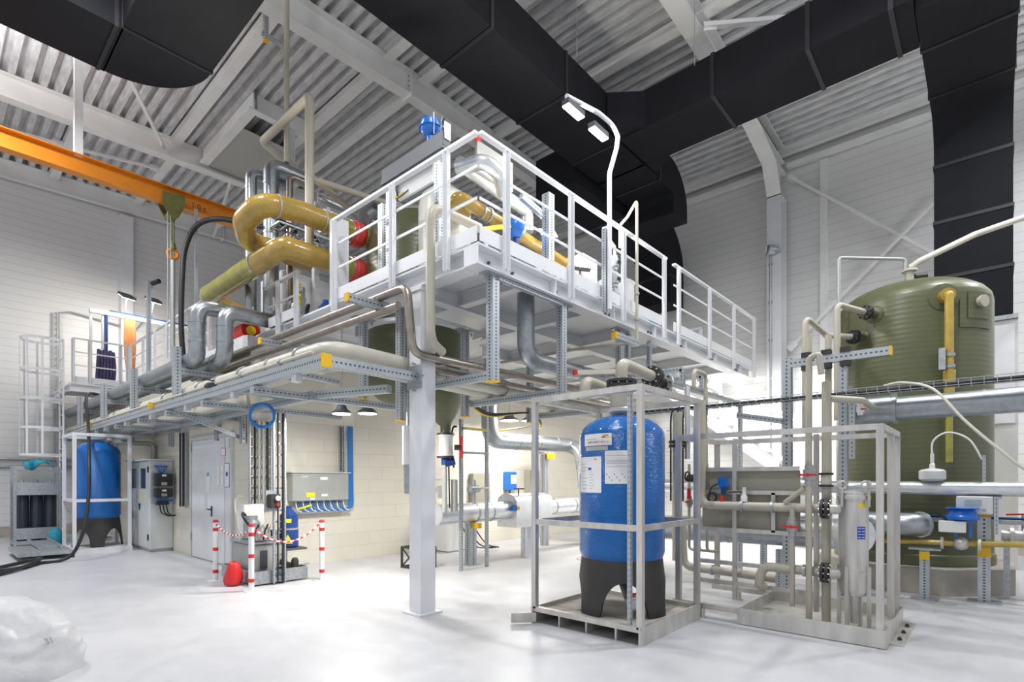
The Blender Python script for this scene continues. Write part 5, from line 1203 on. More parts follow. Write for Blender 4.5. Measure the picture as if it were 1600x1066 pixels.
t = T('blue_actuator', 'round blue valve actuator on top of the dark trunking box', 'actuator', (3.99, 4.84, 5.42))
build(Mb().lathe((3.99, 4.84, 5.42), [(0.05, 0), (0.05, 0.06), (0.085, 0.08), (0.115, 0.12), (0.125, 0.19), (0.115, 0.23), (0.03, 0.26)], (0, 0, 1), 22), 'housing', 'blue_paint', t)
build(Mb().ring((3.99, 4.84, 5.58), (0, 0, 1), 0.135, 0.11, 0.025), 'flange_ring', 'blue_paint', t)
build(Mb().tube([(3.94, 4.72, 5.44), (3.93, 4.71, 5.68)], 0.006, 6).tube([(4.02, 4.70, 5.44), (4.02, 4.69, 5.62), (4.06, 4.72, 5.69)], 0.006, 6), 'air_line', 'zinc', t)
t = T('hand_valve', 'small black hand valve on the trunking beside the blue actuator', 'valve', (4.0, 4.6, 5.42))
build(Mb().lathe((4.0, 4.62, 5.42), [(0.02, 0), (0.02, 0.05), (0.016, 0.06), (0.016, 0.13), (0.022, 0.15), (0.012, 0.18)], (0, 0, 1), 12), 'stem', 'black', t)
build(Mb().bar((3.96, 4.60, 5.48), (4.08, 4.63, 5.54), 0.016, 0.016), 'lever', 'zinc', t)
build(Mb().box(3.95, 4.04, 4.548, 4.558, 5.33, 5.52), 'bracket', 'white', t)
t = T('blue_actuator', 'round blue valve actuator low behind the long railing near the yellow rail', 'actuator', (5.35, 4.72, 4.4))
build(Mb().lathe((5.35, 4.72, 4.78), [(0.05, -0.05), (0.10, 0.0), (0.13, 0.04), (0.13, 0.13), (0.10, 0.18), (0.03, 0.2)], (0, 0, 1), 22), 'housing', 'blue_paint', t)
build(Mb().bar((5.35, 4.72, DK), (5.35, 4.72, 4.76), 0.06, 0.06, up=(1, 0, 0)), 'yoke', 'blue_dark', t)
t = T('clad_pipe', 'shiny clad pipe with a bend behind the top rail at the platform corner', 'pipe', (4.7, 4.8, 5.3))
build(Mb().tube([(4.56, 5.0, 5.42), (4.66, 4.62, 5.42), (4.92, 4.62, 5.36), (5.05, 4.66, 5.14)], 0.09, 20, fil=0.16), 'pipe', 'galv_bright', t)
t = T('clad_pipe', 'shiny clad pipe running level behind the long railing', 'pipe', (5.9, 5.0, 5.35))
build(Mb().tube([(4.7, 5.15, 5.62), (6.1, 5.15, 5.5), (6.1, 5.15, 5.2)], 0.09, 20, fil=0.12), 'pipe', 'galv_bright', t)
t = T('duct_box', 'thin grey sheet box with a red tag above the long railing', 'duct', (5.2, 4.9, 5.5))
build(Mb().box(4.9, 5.6, 5.0, 5.04, 5.55, 5.95), 'sheet', 'box_grey', t); build(Mb().cbox((4.86, 4.99, 5.98), (0.16, 0.05, 0.07)), 'red_tag', 'red', t)
def post(label, x, y, z1, w=0.09, mat='perf'):
    return one(Mb().bar((x, y, DK), (x, y, z1), w, w, up=(1, 0, 0)), 'equipment_post', mat, label, 'post')
post('perforated zinc post on the platform behind the dark trunking', 4.2, 6.1, 5.2)
post('perforated zinc post on the platform carrying the level clad pipe', 5.7, 4.45, 5.35, 0.12)
post('slim perforated zinc post behind the level clad pipe', 5.8, 5.32, 5.1)
post('white perforated post behind the long railing, beside the steel vent loop', 6.62, 4.1, 5.12, 0.1)
post('broad white post behind the long railing before the black drop duct', 8.6, 4.9, 5.1, 0.18, 'white')
one(Mb().bar((5.2, 4.5, 5.15), (5.75, 4.5, 5.05), 0.06, 0.08), 'strut_rail', 'strut', 'slotted rail fixed to the perforated post above the lower blue actuator', 'rail')
t = T('white_cabinet', 'white instrument cabinet behind the long railing next to the pole lamp', 'cabinet', (6.6, 4.9, DK))
build(Mb().bbox(6.75, 7.15, 4.6, 5.1, DK, 4.95, 0.01), 'body', 'white', t); build(Mb().box(6.742, 6.75, 4.8, 4.92, 4.6, 4.65), 'blue_mark', 'ink_blue', t)
t = T('white_cabinet', 'white instrument cabinet behind the long railing beside the valve cluster', 'cabinet', (7.6, 4.6, DK))
build(Mb().bbox(7.35, 7.85, 4.5, 4.9, DK, 4.72, 0.01), 'body', 'white', t)
build(Mb().box(7.4, 7.8, 4.488, 4.5, 4.0, 4.66), 'door', 'cabinet', t)
one(Mb().lathe((6.55, 5.3, DK), [(0.1, 0), (0.12, 0.05), (0.12, 0.7), (0.06, 0.78), (0.06, 0.84), (0.09, 0.86), (0.09, 0.95), (0.03, 1.0)], (0, 0, 1), 20), 'filter_bottle', 'white_plastic', 'white filter bottle standing behind the yellow rail on the platform', 'filter')
for k, (x, y, z, l) in enumerate(((7.0, 4.2, 4.75, 'upper valve of the stack behind the long railing'), (7.0, 4.2, 4.5, 'middle valve of the stack behind the long railing'), (7.0, 4.2, 4.25, 'lower valve of the stack behind the long railing'))):
    valve('stack_valve', 'grey ' + l, (x, y, z), (0, 0, 1), 0.04, 0.22, 'zinc', 'black', (0, -1, 0), 0.12)
pp_pipe('steel standpipe through the stacked valves on the platform', [(7.0, 4.2, DK), (7.0, 4.2, 5.0), (6.86, 4.2, 5.05)], 0.022, 0.05, name='steel_pipe', mat='stainless')
t = T('platform_pump', 'dark pump with white housing low behind the long railing', 'pump', (8.0, 4.3, DK))
build(Mb().cyl((8.0, 4.3, 4.1), (8.4, 4.3, 4.1), 0.12, 18), 'motor', 'blue_dark', t); build(Mb().cyl((7.8, 4.3, 4.05), (8.0, 4.3, 4.05), 0.15, 18), 'housing', 'white_plastic', t); build(Mb().box(7.8, 8.4, 4.2, 4.4, DK, 3.98), 'foot', 'zinc', t)
t = T('vent_loop', 'stainless vent pipe looped high over the long railing and down its outside', 'pipe', (6.7, 3.7, 3.4))
build(Mb().tube([(6.98, 4.1, 4.95), (6.98, 4.1, 5.28), (6.98, 3.98, 5.36), (6.72, 3.68, 5.4), (6.72, 3.68, 3.42), (6.2, 4.4, 3.34), (6.0, 5.6, 3.3)], 0.022, 12, fil=0.06), 'pipe', 'pp', t)
for z in (3.74, 4.1): build(Mb().ring((6.72, 3.68, z), (0, 0, 1), 0.035, 0.02, 0.03), 'clamp', 'zinc', t)
# tall beige vent pipes and portal above the platform
t = T('vent_pipe', 'tall thin beige vent pipe rising straight to the roof in front of the rafters', 'pipe', (4.05, 8.85, 5.0))
build(Mb().cyl((4.09, 8.66, 6.74), (4.09, 8.66, deckz(4.0)), 0.042, 16), 'pipe', 'pp', t)
t = T('vent_pipe', 'beige vent pipe bending over at the top behind the yellow loop', 'pipe', (3.95, 7.62, 5.3))
build(Mb().tube([(3.95, 7.62, 4.9), (3.95, 7.62, 7.27), (3.95, 9.25, 7.27), (4.8, 9.25, 6.95), (4.8, 9.25, 6.404)], 0.065, 18, fil=0.08), 'pipe', 'pp', t)
pp_pipe('level beige pipe from the vent pipes across to the trunking box', [(4.1, 7.9, 6.2), (5.6, 7.4, 6.1), (5.6, 6.4, 5.9)], 0.05, 0.1, mat='pp')
pp_pipe('beige pipe slanting down from the vent pipes behind the level one', [(4.12, 8.02, 6.34), (4.85, 8.0, 6.04)], 0.05, 0.0, mat='pp')
t = T('bracket_box', 'white bracket box with small valves on a post beside the tall clad risers', 'bracket', (4.4, 8.9, DK))
build(Mb().bar((5.0, 9.42, DK), (5.0, 9.42, 6.75), 0.1, 0.1, up=(1, 0, 0)), 'post', 'white', t)
build(Mb().box(4.6, 5.2, 9.12, 9.37, 6.2, 6.40), 'plate', 'white', t)
for k in range(3): build(Mb().lathe((4.92 + k * 0.12, 9.2, 6.40), [(0.03, 0), (0.045, 0.03), (0.045, 0.1), (0.02, 0.12), (0.02, 0.17)], (0, 0, 1), 12), 'valve_body', ['black_plastic', 'zinc', 'yellow'][k], t)
m = Mb()
for k in range(7): m.bar((3.8 + k * 0.14, 8.3, 5.55), (3.8 + k * 0.14, 8.9, 5.55), 0.02, 0.02)
for y in (8.3, 8.6, 8.9): m.bar((3.8, y, 5.55), (4.7, y, 5.55), 0.025, 0.025)
one(m, 'wire_tray', 'zinc', 'zinc wire tray level above the yellow loop beside the tall risers', 'cable tray')
m = Mb()
for k in range(4): m.tube(smooth([(3.7 + k * 0.04, 8.35, 5.6), (4.0, 8.4 + k * 0.05, 5.62), (4.4, 8.5, 5.6 + k * 0.02), (4.7, 8.7, 5.6)]), 0.018, 6)
one(m, 'cable_run', 'black', 'black cables lying in the wire tray above the yellow loop', 'cables', angle=80)
# things seen under the yellow pipes, on the block wall roof
t = T('white_cabinet', 'white equipment cabinet with orange and yellow warning labels behind the lower yellow pipe', 'cabinet', (4.9, 9.6, DK))
build(Mb().bbox(4.4, 5.9, 9.5, 10.4, DK, 5.3, 0.02), 'body', 'white', t); build(Mb().box(4.5, 4.75, 9.49, 9.5, 5.05, 5.12), 'orange_label', 'yellow', t)
build(Mb().add([(4.5, 9.49, 4.86), (4.66, 9.49, 4.86), (4.58, 9.49, 4.98)], [(0, 1, 2)]), 'warning_triangle', 'safety_yellow', t)
t = T('valve_manifold', 'cluster of dark valves and clear hoses behind the lower railing', 'valves', (3.95, 8.3, DK))
for k in range(5):
    y = 7.75 + k * 0.12; b = build(Mb().lathe((3.95, y, 3.95 + 0.12 * (k % 3)), [(0.03, 0), (0.045, 0.03), (0.045, 0.1), (0.03, 0.13), (0.03, 0.25)], (0.3, 0.2, 1), 12), 'valve_body', ['black_plastic', 'white_plastic', 'safety_yellow', 'black_plastic', 'zinc'][k], t)
build(Mb().bar((3.9, 7.7, 4.36), (4.0, 8.4, 4.4), 0.03, 0.03), 'manifold_bar', 'brown_steel', t)
build(Mb().bar((3.9, 7.72, DK), (3.9, 7.72, 4.4), 0.04, 0.04, up=(1, 0, 0)).bar((4.0, 8.38, DK), (4.0, 8.38, 4.4), 0.04, 0.04, up=(1, 0, 0)), 'stand', 'zinc', t)
t = T('blue_jug', 'blue and red jug on the platform floor behind the lower railing', 'jug', (4.1, 7.4, DK))
build(Mb().lathe((4.1, 7.42, DK), [(0.1, 0), (0.11, 0.02), (0.11, 0.2), (0.04, 0.28), (0.04, 0.32)], (0, 0, 1), 16), 'body', 'blue_paint', t); build(Mb().ring((4.1, 7.42, DK + 0.15), (0, 0, 1), 0.114, 0.1, 0.05), 'red_band', 'red', t)
t = T('red_casing', 'red and white pump casing behind the swan-neck risers', 'pump', (4.0, 10.2, DK))
build(Mb().cyl((3.9, 9.6, 4.1), (3.9, 10.6, 4.1), 0.16, 20), 'casing', 'red', t); build(Mb().box(3.75, 4.1, 9.5, 10.7, DK, 3.98), 'foot', 'white', t); build(Mb().cyl((3.9, 9.58, 4.1), (3.9, 9.6, 4.1), 0.08, 14), 'yellow_hub', 'safety_yellow', t)
pp_pipe('cream branch pipe with red collar at the far end of the lower yellow pipe', [(4.22, 10.46, 4.6), (4.75, 10.62, 4.58)], 0.13, 0, mat='pp_light')
t = T('cable_mast', 'tall slotted mast with a black cable loop in front of the gable wall', 'mast', (3.72, 12.6, DK))
build(Mb().bar((3.80, 12.02, DK), (3.80, 12.02, 7.0), 0.05, 0.05, up=(1, 0, 0)), 'mast', 'strut', t)
build(Mb().tube(smooth([(3.60, 12.1, 3.9), (3.56, 12.1, 4.6), (3.58, 12.1, 5.6), (3.64, 12.1, 6.2), (3.78, 11.9, 6.62), (4.05, 11.5, 6.72), (4.5, 11.0, 6.6), (5.0, 10.2, 6.4)]), 0.05, 12), 'cable_loop', 'black', t)
one(Mb().bar((3.45, 13.9, DK), (3.45, 13.9, 5.9), 0.08, 0.08, up=(1, 0, 0)), 'equipment_post', 'perf', 'perforated post with a small camera behind the long left railing', 'post')
t = T('security_camera', 'small black camera head on the perforated post beside the landing lamps', 'camera', (3.55, 13.85, 5.9))
build(Mb().cyl((3.5, 13.9, 5.86), (3.6, 13.7, 5.9), 0.05, 12), 'body', 'black', t); build(Mb().bar((3.49, 13.9, 5.75), (3.52, 13.86, 5.86), 0.03), 'arm', 'zinc', t)
t = cable_ladder('cable_ladder', 'narrow grey cable tray climbing the panelled gable wall above the cage', 2.6, 19.12, 0.3, 6.1, 0.14, (1, 0, 0), [('box_grey', 0.0, 0.02)])
one(Mb().tube([(2.62, 19.1, 6.1), (2.9, 19.1, 6.18), (4.4, 19.1, 6.0), (4.6, 19.1, 6.3)], 0.02, 8, fil=0.1), 'wall_conduit', 'zinc', 'thin grey conduit bending along the gable wall from the cable tray', 'conduit')
for z, l in ((2.05, 'upper of two grey conduits along the gable wall behind the cage'), (1.85, 'lower of two grey conduits along the gable wall behind the cage')):
    one(Mb().tube([(-4, 19.13, z), (3.6, 19.13, z)], 0.035, 10), 'wall_conduit', 'zinc', l, 'conduit')
one(Mb().tube([(-3.0, 19.12, 9.35), (0.9, 19.12, 9.35)], 0.014, 8), 'wall_cable', 'black', 'thin black cable along the top of the gable wall, left of the crane hook', 'cable')
# ================================================================ big clad pipe on the floor behind the column
t = T('clad_main', 'large silver clad pipe lying behind the column with a box-shaped valve housing', 'pipe', (7.5, 6.85, 0))
build(Mb().tube([(5.75, 6.85, 0.92), (7.55, 6.85, 0.92)], 0.175, 26), 'pipe', 'galv_bright', t)
build(Mb().tube([(8.55, 6.85, 0.94), (11.4, 6.85, 0.94)], 0.17, 26), 'pipe', 'galv_bright', t)
m = Mb(); sec = [(-0.25, -0.32), (-0.25, 0.16)] + [(-0.25 + 0.25 - 0.25 * math.cos(a), 0.16 + 0.16 * math.sin(a)) for a in [math.radians(q) for q in (30, 60, 90, 120, 150)]] + [(0.25, 0.16), (0.25, -0.32)]
m.prof((7.5, 6.85, 0.92), (8.6, 6.85, 0.92), sec); build(m, 'valve_housing', 'galv_bright', t)
seams(t, [(6.62, 6.85, 0.92), (7.0, 6.85, 0.92)], (1, 0, 0), 0.175, 'galv'); seams(t, [(8.9, 6.85, 0.94), (9.6, 6.85, 0.94), (9.75, 6.85, 0.94)], (1, 0, 0), 0.17, 'galv')
build(Mb().cyl((7.95, 6.72, 0), (7.95, 6.72, 0.62), 0.13, 22), 'drop_branch', 'galv_bright', t)
build(Mb().cyl((7.62, 6.66, 1.2), (7.62, 6.66, 1.33), 0.012, 8).bar((7.5, 6.66, 1.33), (7.78, 6.66, 1.33), 0.02, 0.02), 'handle', 'black', t)
g = build(Mb().cyl((7.45, 6.66, 0.98), (7.45, 6.58, 0.97), 0.06, 16), 'drive', 'blue_paint', t); build(Mb().cyl((7.49, 6.58, 0.97), (7.52, 6.54, 0.97), 0.035, 12), 'yellow_knob', 'yellow', t)
t = T('pipe_stand', 'perforated stand with yellow cap under the large silver pipe behind the column', 'stand', (6.55, 6.85, 0))
build(Mb().bar((6.55, 6.85, 0.01), (6.55, 6.85, 0.735), 0.15, 0.15, up=(1, 0, 0)), 'post', 'perf', t); build(Mb().box(6.42, 6.68, 6.7, 7.0, 0, 0.012), 'foot_plate', 'zinc', t)
build(Mb().bar((6.55, 6.78, 0.70), (6.55, 6.62, 0.70), 0.09, 0.09), 'end_cap', 'yellow', t)
t = T('pipe_stand', 'perforated stand with yellow cap under the level silver bend by the block wall', 'stand', (9.6, 7.5, 0))
build(Mb().bar((9.6, 7.6, 0), (9.6, 7.6, 2.08), 0.14, 0.14, up=(1, 0, 0)), 'post', 'perf', t); build(Mb().bar((9.6, 7.5, 2.03), (9.6, 7.35, 2.03), 0.13, 0.13), 'end_cap', 'yellow', t); build(Mb().box(9.45, 9.9, 7.5, 7.75, 2.1, 2.14), 'saddle', 'zinc', t)
t = T('clad_pipe', 'silver clad pipe bending from the ceiling of the platform along the block wall', 'pipe', (9.3, 7.8, 2.3))
build(Mb().tube([(7.95, 7.75, 3.66), (7.95, 7.75, 2.32), (10.75, 7.75, 2.36), (10.75, 7.4, 2.2), (10.75, 7.2, 1.1)], 0.17, 24, fil=0.3), 'pipe', 'galv', t)
seams(t, [(8.8, 7.75, 2.33), (9.5, 7.75, 2.345), (10.2, 7.75, 2.355)], (1, 0, 0), 0.17)
build(Mb().cyl((10.75, 7.24, 1.3), (10.75, 7.27, 1.75), 0.2, 24), 'lower_sleeve', 'galv_bright', t)
# strut frame with instruments beside the outlet valve
t = T('instrument_stand', 'zinc strut frame with valve manifold beside the cream outlet valve', 'frame', (6.3, 6.5, 0))
build(Mb().bar((6.0, 6.5, 0), (6.0, 6.5, 2.5), 0.05, 0.05, up=(1, 0, 0)), 'post', 'strut', t); build(Mb().bar((6.6, 6.5, 0), (6.6, 6.5, 3.6), 0.05, 0.05, up=(1, 0, 0)), 'post', 'strut', t)
for z in (1.95, 2.35): build(Mb().bar((6.0, 6.46, z), (6.6, 6.46, z), 0.04, 0.04), 'crossbar', 'zinc', t)
build(Mb().cyl((5.85, 6.5, 0.98), (5.85, 6.5, 1.5), 0.055, 16), 'cylinder', 'box_grey', t)
m = Mb().cyl((6.1, 6.4, 1.35), (6.3, 6.4, 1.35), 0.06, 12); m.cyl((6.2, 6.4, 1.1), (6.2, 6.4, 1.5), 0.03, 10); build(m, 'regulator', 'zinc', t)
build(Mb().tube([(6.2, 6.4, 1.36), (6.6, 6.46, 1.36)], 0.02, 8), 'branch', 'pp_light', t)
build(Mb().tube(smooth([(5.96, 6.56, 2.38), (5.92, 6.62, 2.34), (5.9, 6.62, 2.0), (5.93, 6.6, 1.7)]), 0.016, 8), 'hose', 'black', t)
build(Mb().tube([(6.05, 6.44, 2.36), (6.55, 6.44, 2.36)], 0.012, 6), 'yellow_cable', 'safety_yellow', t)
t = T('insulated_column', 'white insulated pipe end with silver lower part just behind the white column', 'pipe', (4.55, 6.1, 0.9))
build(Mb().cyl((4.3, 5.66, 1.7), (4.3, 5.66, 2.2), 0.085, 20), 'upper_part', 'white', t); build(Mb().cyl((4.3, 5.66, 1.32), (4.3, 5.66, 1.7), 0.06, 18, 0.07), 'lower_part', 'galv', t); build(Mb().cyl((4.3, 5.66, 2.2), (4.3, 5.66, 3.6), 0.03, 10), 'hanger_pipe', 'zinc', t)
t = T('black_crate', 'black plastic lattice stand on the floor behind the white column', 'crate', (5.75, 7.3, 0))
for z in (0.02, 0.35): 
    for a, b in (((5.55, 7.1), (5.95, 7.1)), ((5.95, 7.1), (5.95, 7.5)), ((5.95, 7.5), (5.55, 7.5)), ((5.55, 7.5), (5.55, 7.1))): build(Mb().bar((*a, z), (*b, z), 0.03, 0.03), 'rim', 'black_plastic', t)
for a, b in (((5.55, 7.1), (5.95, 7.1)), ((5.95, 7.1), (5.95, 7.5)), ((5.55, 7.5), (5.55, 7.1))):
    build(Mb().bar((*a, 0.02), (*b, 0.35), 0.02, 0.02).bar((*b, 0.02), (*a, 0.35), 0.02, 0.02).bar((*a, 0), (*a, 0.36), 0.03, 0.03, up=(1, 0, 0)), 'lattice', 'black_plastic', t)
# small gear against the block wall
t = T('wall_controller', 'blue and white controller box against the block wall behind the yellow-capped stand', 'controller', (9.6, 8.9, 1.2))
build(Mb().bbox(9.7, 10.0, 8.8, 8.98, 1.25, 1.7, 0.01), 'body', 'blue_paint', t); build(Mb().box(9.78, 9.98, 8.795, 8.801, 1.4, 1.62), 'face', 'paper', t)
build(Mb().tube(smooth([(9.8, 8.85, 1.25), (9.75, 8.8, 0.9), (9.9, 8.8, 0.5)]), 0.02, 6), 'cable', 'black', t)
one(Mb().box(8.55, 9.1, 8.85, 8.98, 0.9, 1.65), 'wall_plate', 'panel_beige', 'beige board on the block wall left of the blue controller', 'board')
one(Mb().box(10.5, 10.9, 8.8, 8.98, 0.9, 1.75), 'wall_plate', 'panel_beige', 'beige board on the block wall right of the blue controller', 'board')
t = T('dosing_station', 'white dosing station with hoses standing against the block wall behind the silver housing', 'dosing pump', (7.7, 8.6, 0))
build(Mb().bbox(7.3, 8.2, 8.3, 8.9, 0.0, 0.95, 0.03), 'tub', 'white_plastic', t)
for x in (7.35, 8.0): build(Mb().bar((x, 8.85, 0.95), (x, 8.85, 1.5), 0.03, 0.03, up=(1, 0, 0)), 'post', 'zinc', t)
build(Mb().bar((7.35, 8.85, 1.5), (8.0, 8.85, 1.5), 0.03, 0.03), 'crossbar', 'zinc', t)
build(Mb().bbox(7.5, 7.72, 8.7, 8.88, 1.1, 1.38, 0.02), 'pump_head', 'white_plastic', t)
m = Mb()
for k in range(3): m.tube(smooth([(7.5 + k * 0.2, 8.6, 0.95), (7.55 + k * 0.15, 8.2, 0.6), (7.7 + k * 0.2, 8.0, 0.15), (8.3 + k * 0.1, 8.0, 0.03)]), 0.014, 6)
build(m, 'hoses', 'black', t)
one(Mb().ring((8.6, 5.6, 0.006), (0, 0, 1), 0.35, 0.02, 0.012), 'floor_lid', 'concrete', 'round brownish lid in the floor behind the blue vessel frame', 'floor lid')
# ================================================================ framed blue vessel in the foreground
t = T('vessel_skid', 'stainless square-tube frame on a forklift base around the foreground blue vessel', 'frame', (4.98, 2.96, 0))
X0, X1, Y0, Y1 = 4.36, 5.6, 2.35, 3.58
for x in (X0, X1):
    for y in (Y0, Y1): build(Mb().bar((x, y, 0.15), (x, y, 2.31), 0.055), 'post', 'stainless', t)
for z, e in ((1.06, -0.0275), (2.337, 0.0275)):
    for a, b in (((X0 - e, Y0), (X1 + e, Y0)), ((X0 - e, Y1), (X1 + e, Y1)), ((X0, Y0 + 0.0275), (X0, Y1 - 0.0275)), ((X1, Y0 + 0.0275), (X1, Y1 - 0.0275))):
        build(Mb().bar((*a, z), (*b, z), 0.055 if e > 0 else 0.045, 0.055), 'rail', 'stainless', t)
for y in (Y0 - 0.01, Y1 + 0.01): build(Mb().bar((X0 - 0.04, y, 0.085), (X1 + 0.04, y, 0.085), 0.02, 0.17), 'base_channel', 'stainless', t)
for x in (X0, X1): build(Mb().bar((x, Y0, 0.145), (x, Y1, 0.145), 0.055, 0.05), 'base_rail', 'stainless', t)
build(Mb().box(X0, X1, Y0, Y1, 0.118, 0.128), 'base_sheet', 'concrete', t)
for y in (2.62, 2.95, 3.28): build(Mb().bar((X0 + 0.02, y, 0.06), (X1, y, 0.06), 0.02, 0.12), 'fork_pocket', 'stainless', t)
build(Mb().bar((X0 - 0.02, 3.55, 0.06), (X0 - 0.22, 3.72, 0.06), 0.01, 0.1), 'end_lug', 'stainless', t)
build(Mb().bar((X0 + 0.02, 2.47, 0.16), (X0 + 0.02, 2.47, 2.32), 0.03, 0.045, up=(1, 0, 0)), 'slotted_rail', 'strut', t)
vessel = frp_vessel('pressure_vessel', 'large blue wound pressure vessel with paper labels in the stainless frame', (5.02, 2.93), 0.445, 0.13, 2.22)
def sticker(par, name, an0, an1, z0, z1, mat, c=(5.02, 2.93), r=0.4475, n=8):
    vs = []; fs = []
    for k in range(n + 1):
        a = math.radians(an0 + (an1 - an0) * k / n)
        for z in (z0, z1): vs.append((c[0] + r * math.cos(a), c[1] + r * math.sin(a), z))
    fs = [(2 * k, 2 * k + 2, 2 * k + 3, 2 * k + 1) for k in range(n)]
    return build(Mb().add(vs, fs), name, mat, par, angle=80)
# angles on the shell as seen from the front of the frame
def pxang(a): return a
logo = sticker(vessel, 'maker_label', 154, 198, 1.845, 1.965, 'paper')
sticker(logo, 'strip_label', 157, 193, 1.795, 1.838, 'box_grey')
doc = sticker(vessel, 'data_sheet', 140, 184, 1.37, 1.735, 'paper')
dia = sticker(vessel, 'flow_sheet', 189, 222, 1.46, 1.79, 'paper')
def arc_text(par, body, an, z, size, mat, c=(5.02, 2.93), r=0.449):
    a = math.radians(an); nrm = V((math.cos(a), math.sin(a), 0))
    return text(par, 'lettering', body, size, (c[0] + r * nrm.x, c[1] + r * nrm.y, z), nrm, mat)
for i, ch in enumerate('ENVIRO'): arc_text(logo, ch, 163 + i * 2.7, 1.878, 0.026, 'ink_black')
for i, ch in enumerate('CHEMIE'): arc_text(logo, ch, 179.2 + i * 2.7, 1.878, 0.026, 'ink_orange')
sticker(logo, 'emblem_arc', 186, 194, 1.935, 1.95, 'ink_orange', r=0.4485, n=3); sticker(logo, 'emblem_bar', 184, 190, 1.922, 1.932, 'ink_black', r=0.4486, n=3)
sticker(logo, 'emblem_tail', 191, 197, 1.918, 1.93, 'safety_yellow', r=0.4485, n=3); sticker(logo, 'tag_line', 158, 176, 1.908, 1.912, 'ink', r=0.4485)
for k in range(7): sticker(doc, 'text_line', 146, 155 + (k * 5) % 9, 1.66 - k * 0.035 - (0.04 if k > 2 else 0), 1.664 - k * 0.035 - (0.04 if k > 2 else 0), 'ink', r=0.4485, n=3)
for k in range(7): sticker(doc, 'text_line', 164, 170 + (k * 3) % 6, 1.58 - k * 0.028, 1.583 - k * 0.028, 'ink', r=0.4485, n=3)
sticker(doc, 'blue_mark', 162, 168, 1.6, 1.625, 'ink_blue', r=0.4487, n=2); sticker(doc, 'orange_mark', 173, 177, 1.70, 1.715, 'ink_orange', r=0.4487, n=2)
for k, z in enumerate((1.74, 1.69, 1.675, 1.66, 1.63)): sticker(dia, 'text_line', 191, 220, z, z + 0.003, 'ink', r=0.4485)
for k in range(9): sticker(dia, 'diagram_symbol', 191 + k * 3.2, 192.4 + k * 3.2, 1.55 - 0.03 * (k % 3) + 0.0, 1.562 - 0.03 * (k % 3), 'ink', r=0.4485, n=2)
t = T('neck_flange', 'stainless neck and dark flange on top of the framed blue vessel', 'flange', (5.02, 2.93, 2.2))
build(Mb().lathe((5.02, 2.93, 2.2), [(0.12, 0), (0.14, 0.02), (0.14, 0.05), (0.12, 0.07)], (0, 0, 1), 26), 'clamp_ring', 'stainless', t)
build(Mb().lathe((5.02, 2.93, 2.27), [(0.125, 0), (0.125, 0.17), (0.14, 0.18), (0.14, 0.215)], (0, 0, 1), 26), 'neck', 'pp', t)
build(Mb().lathe((5.02, 2.93, 2.485), [(0.16, 0), (0.16, 0.03), (0.12, 0.03), (0.12, 0.045), (0.16, 0.045), (0.16, 0.075)], (0, 0, 1), 26), 'flange', 'black_plastic', t)
build(bolts(Mb(), (5.02, 2.93, 2.525), (0, 0, 1), 0.138, 10, 0.01, 0.11), 'bolt_circle', 'stainless', t)
pp_pipe('beige plastic pipe bending from the blue vessel head to the black flanges', [(5.02, 2.93, 2.56), (5.02, 2.93, 2.745), (5.68, 2.93, 2.70)], 0.065, 0.11, mat='pp', name='head_pipe')
pp_pipe('second beige pipe stub bending behind the blue vessel head', [(4.95, 3.35, 2.39), (4.95, 3.35, 2.60), (5.5, 3.38, 2.58)], 0.06, 0.1, mat='pp', name='head_pipe')
t = T('flange_pair', 'black bolted flange pair at the end of the beige head pipe', 'flange', (5.74, 2.93, 2.7))
build(flange(Mb(), (5.70, 2.93, 2.70), (1, 0, -0.1), 0.125, th=0.03), 'flange', 'black_plastic', t); build(flange(Mb(), (5.75, 2.93, 2.695), (1, 0, -0.1), 0.125, th=0.03), 'flange', 'black_plastic', t)
build(bolts(Mb(), (5.725, 2.93, 2.70), (1, 0, -0.1), 0.1, 8, 0.011, 0.12), 'bolt_circle', 'stainless', t)
t = T('flange_pair', 'round stainless flange with bolts behind the black flange pair', 'flange', (6.0, 2.95, 2.65))
build(Mb().cyl((5.77, 2.93, 2.69), (6.0, 2.93, 2.66), 0.06, 16), 'neck', 'black', t)
m = flange(Mb(), (6.02, 2.93, 2.655), (1, -0.2, -0.1), 0.13, th=0.03); build(m, 'flange', 'stainless', t); build(bolts(Mb(), (6.02, 2.93, 2.655), (1, -0.2, -0.1), 0.105, 8, 0.012, 0.09), 'bolt_circle', 'black_plastic', t)
pp_pipe('grey drain pipe with red tap under the framed blue vessel', [(5.0, 2.9, 0.56), (5.0, 2.9, 0.42), (4.84, 2.74, 0.30)], 0.05, 0.08, mat='box_grey', name='drain_pipe')
valve('drain_valve', 'small drain valve with red handle under the framed blue vessel', (4.75, 2.65, 0.28), (0.6, 0.65, 0), 0.04, 0.2, 'zinc', 'red', (0, 0, 1), 0.13)
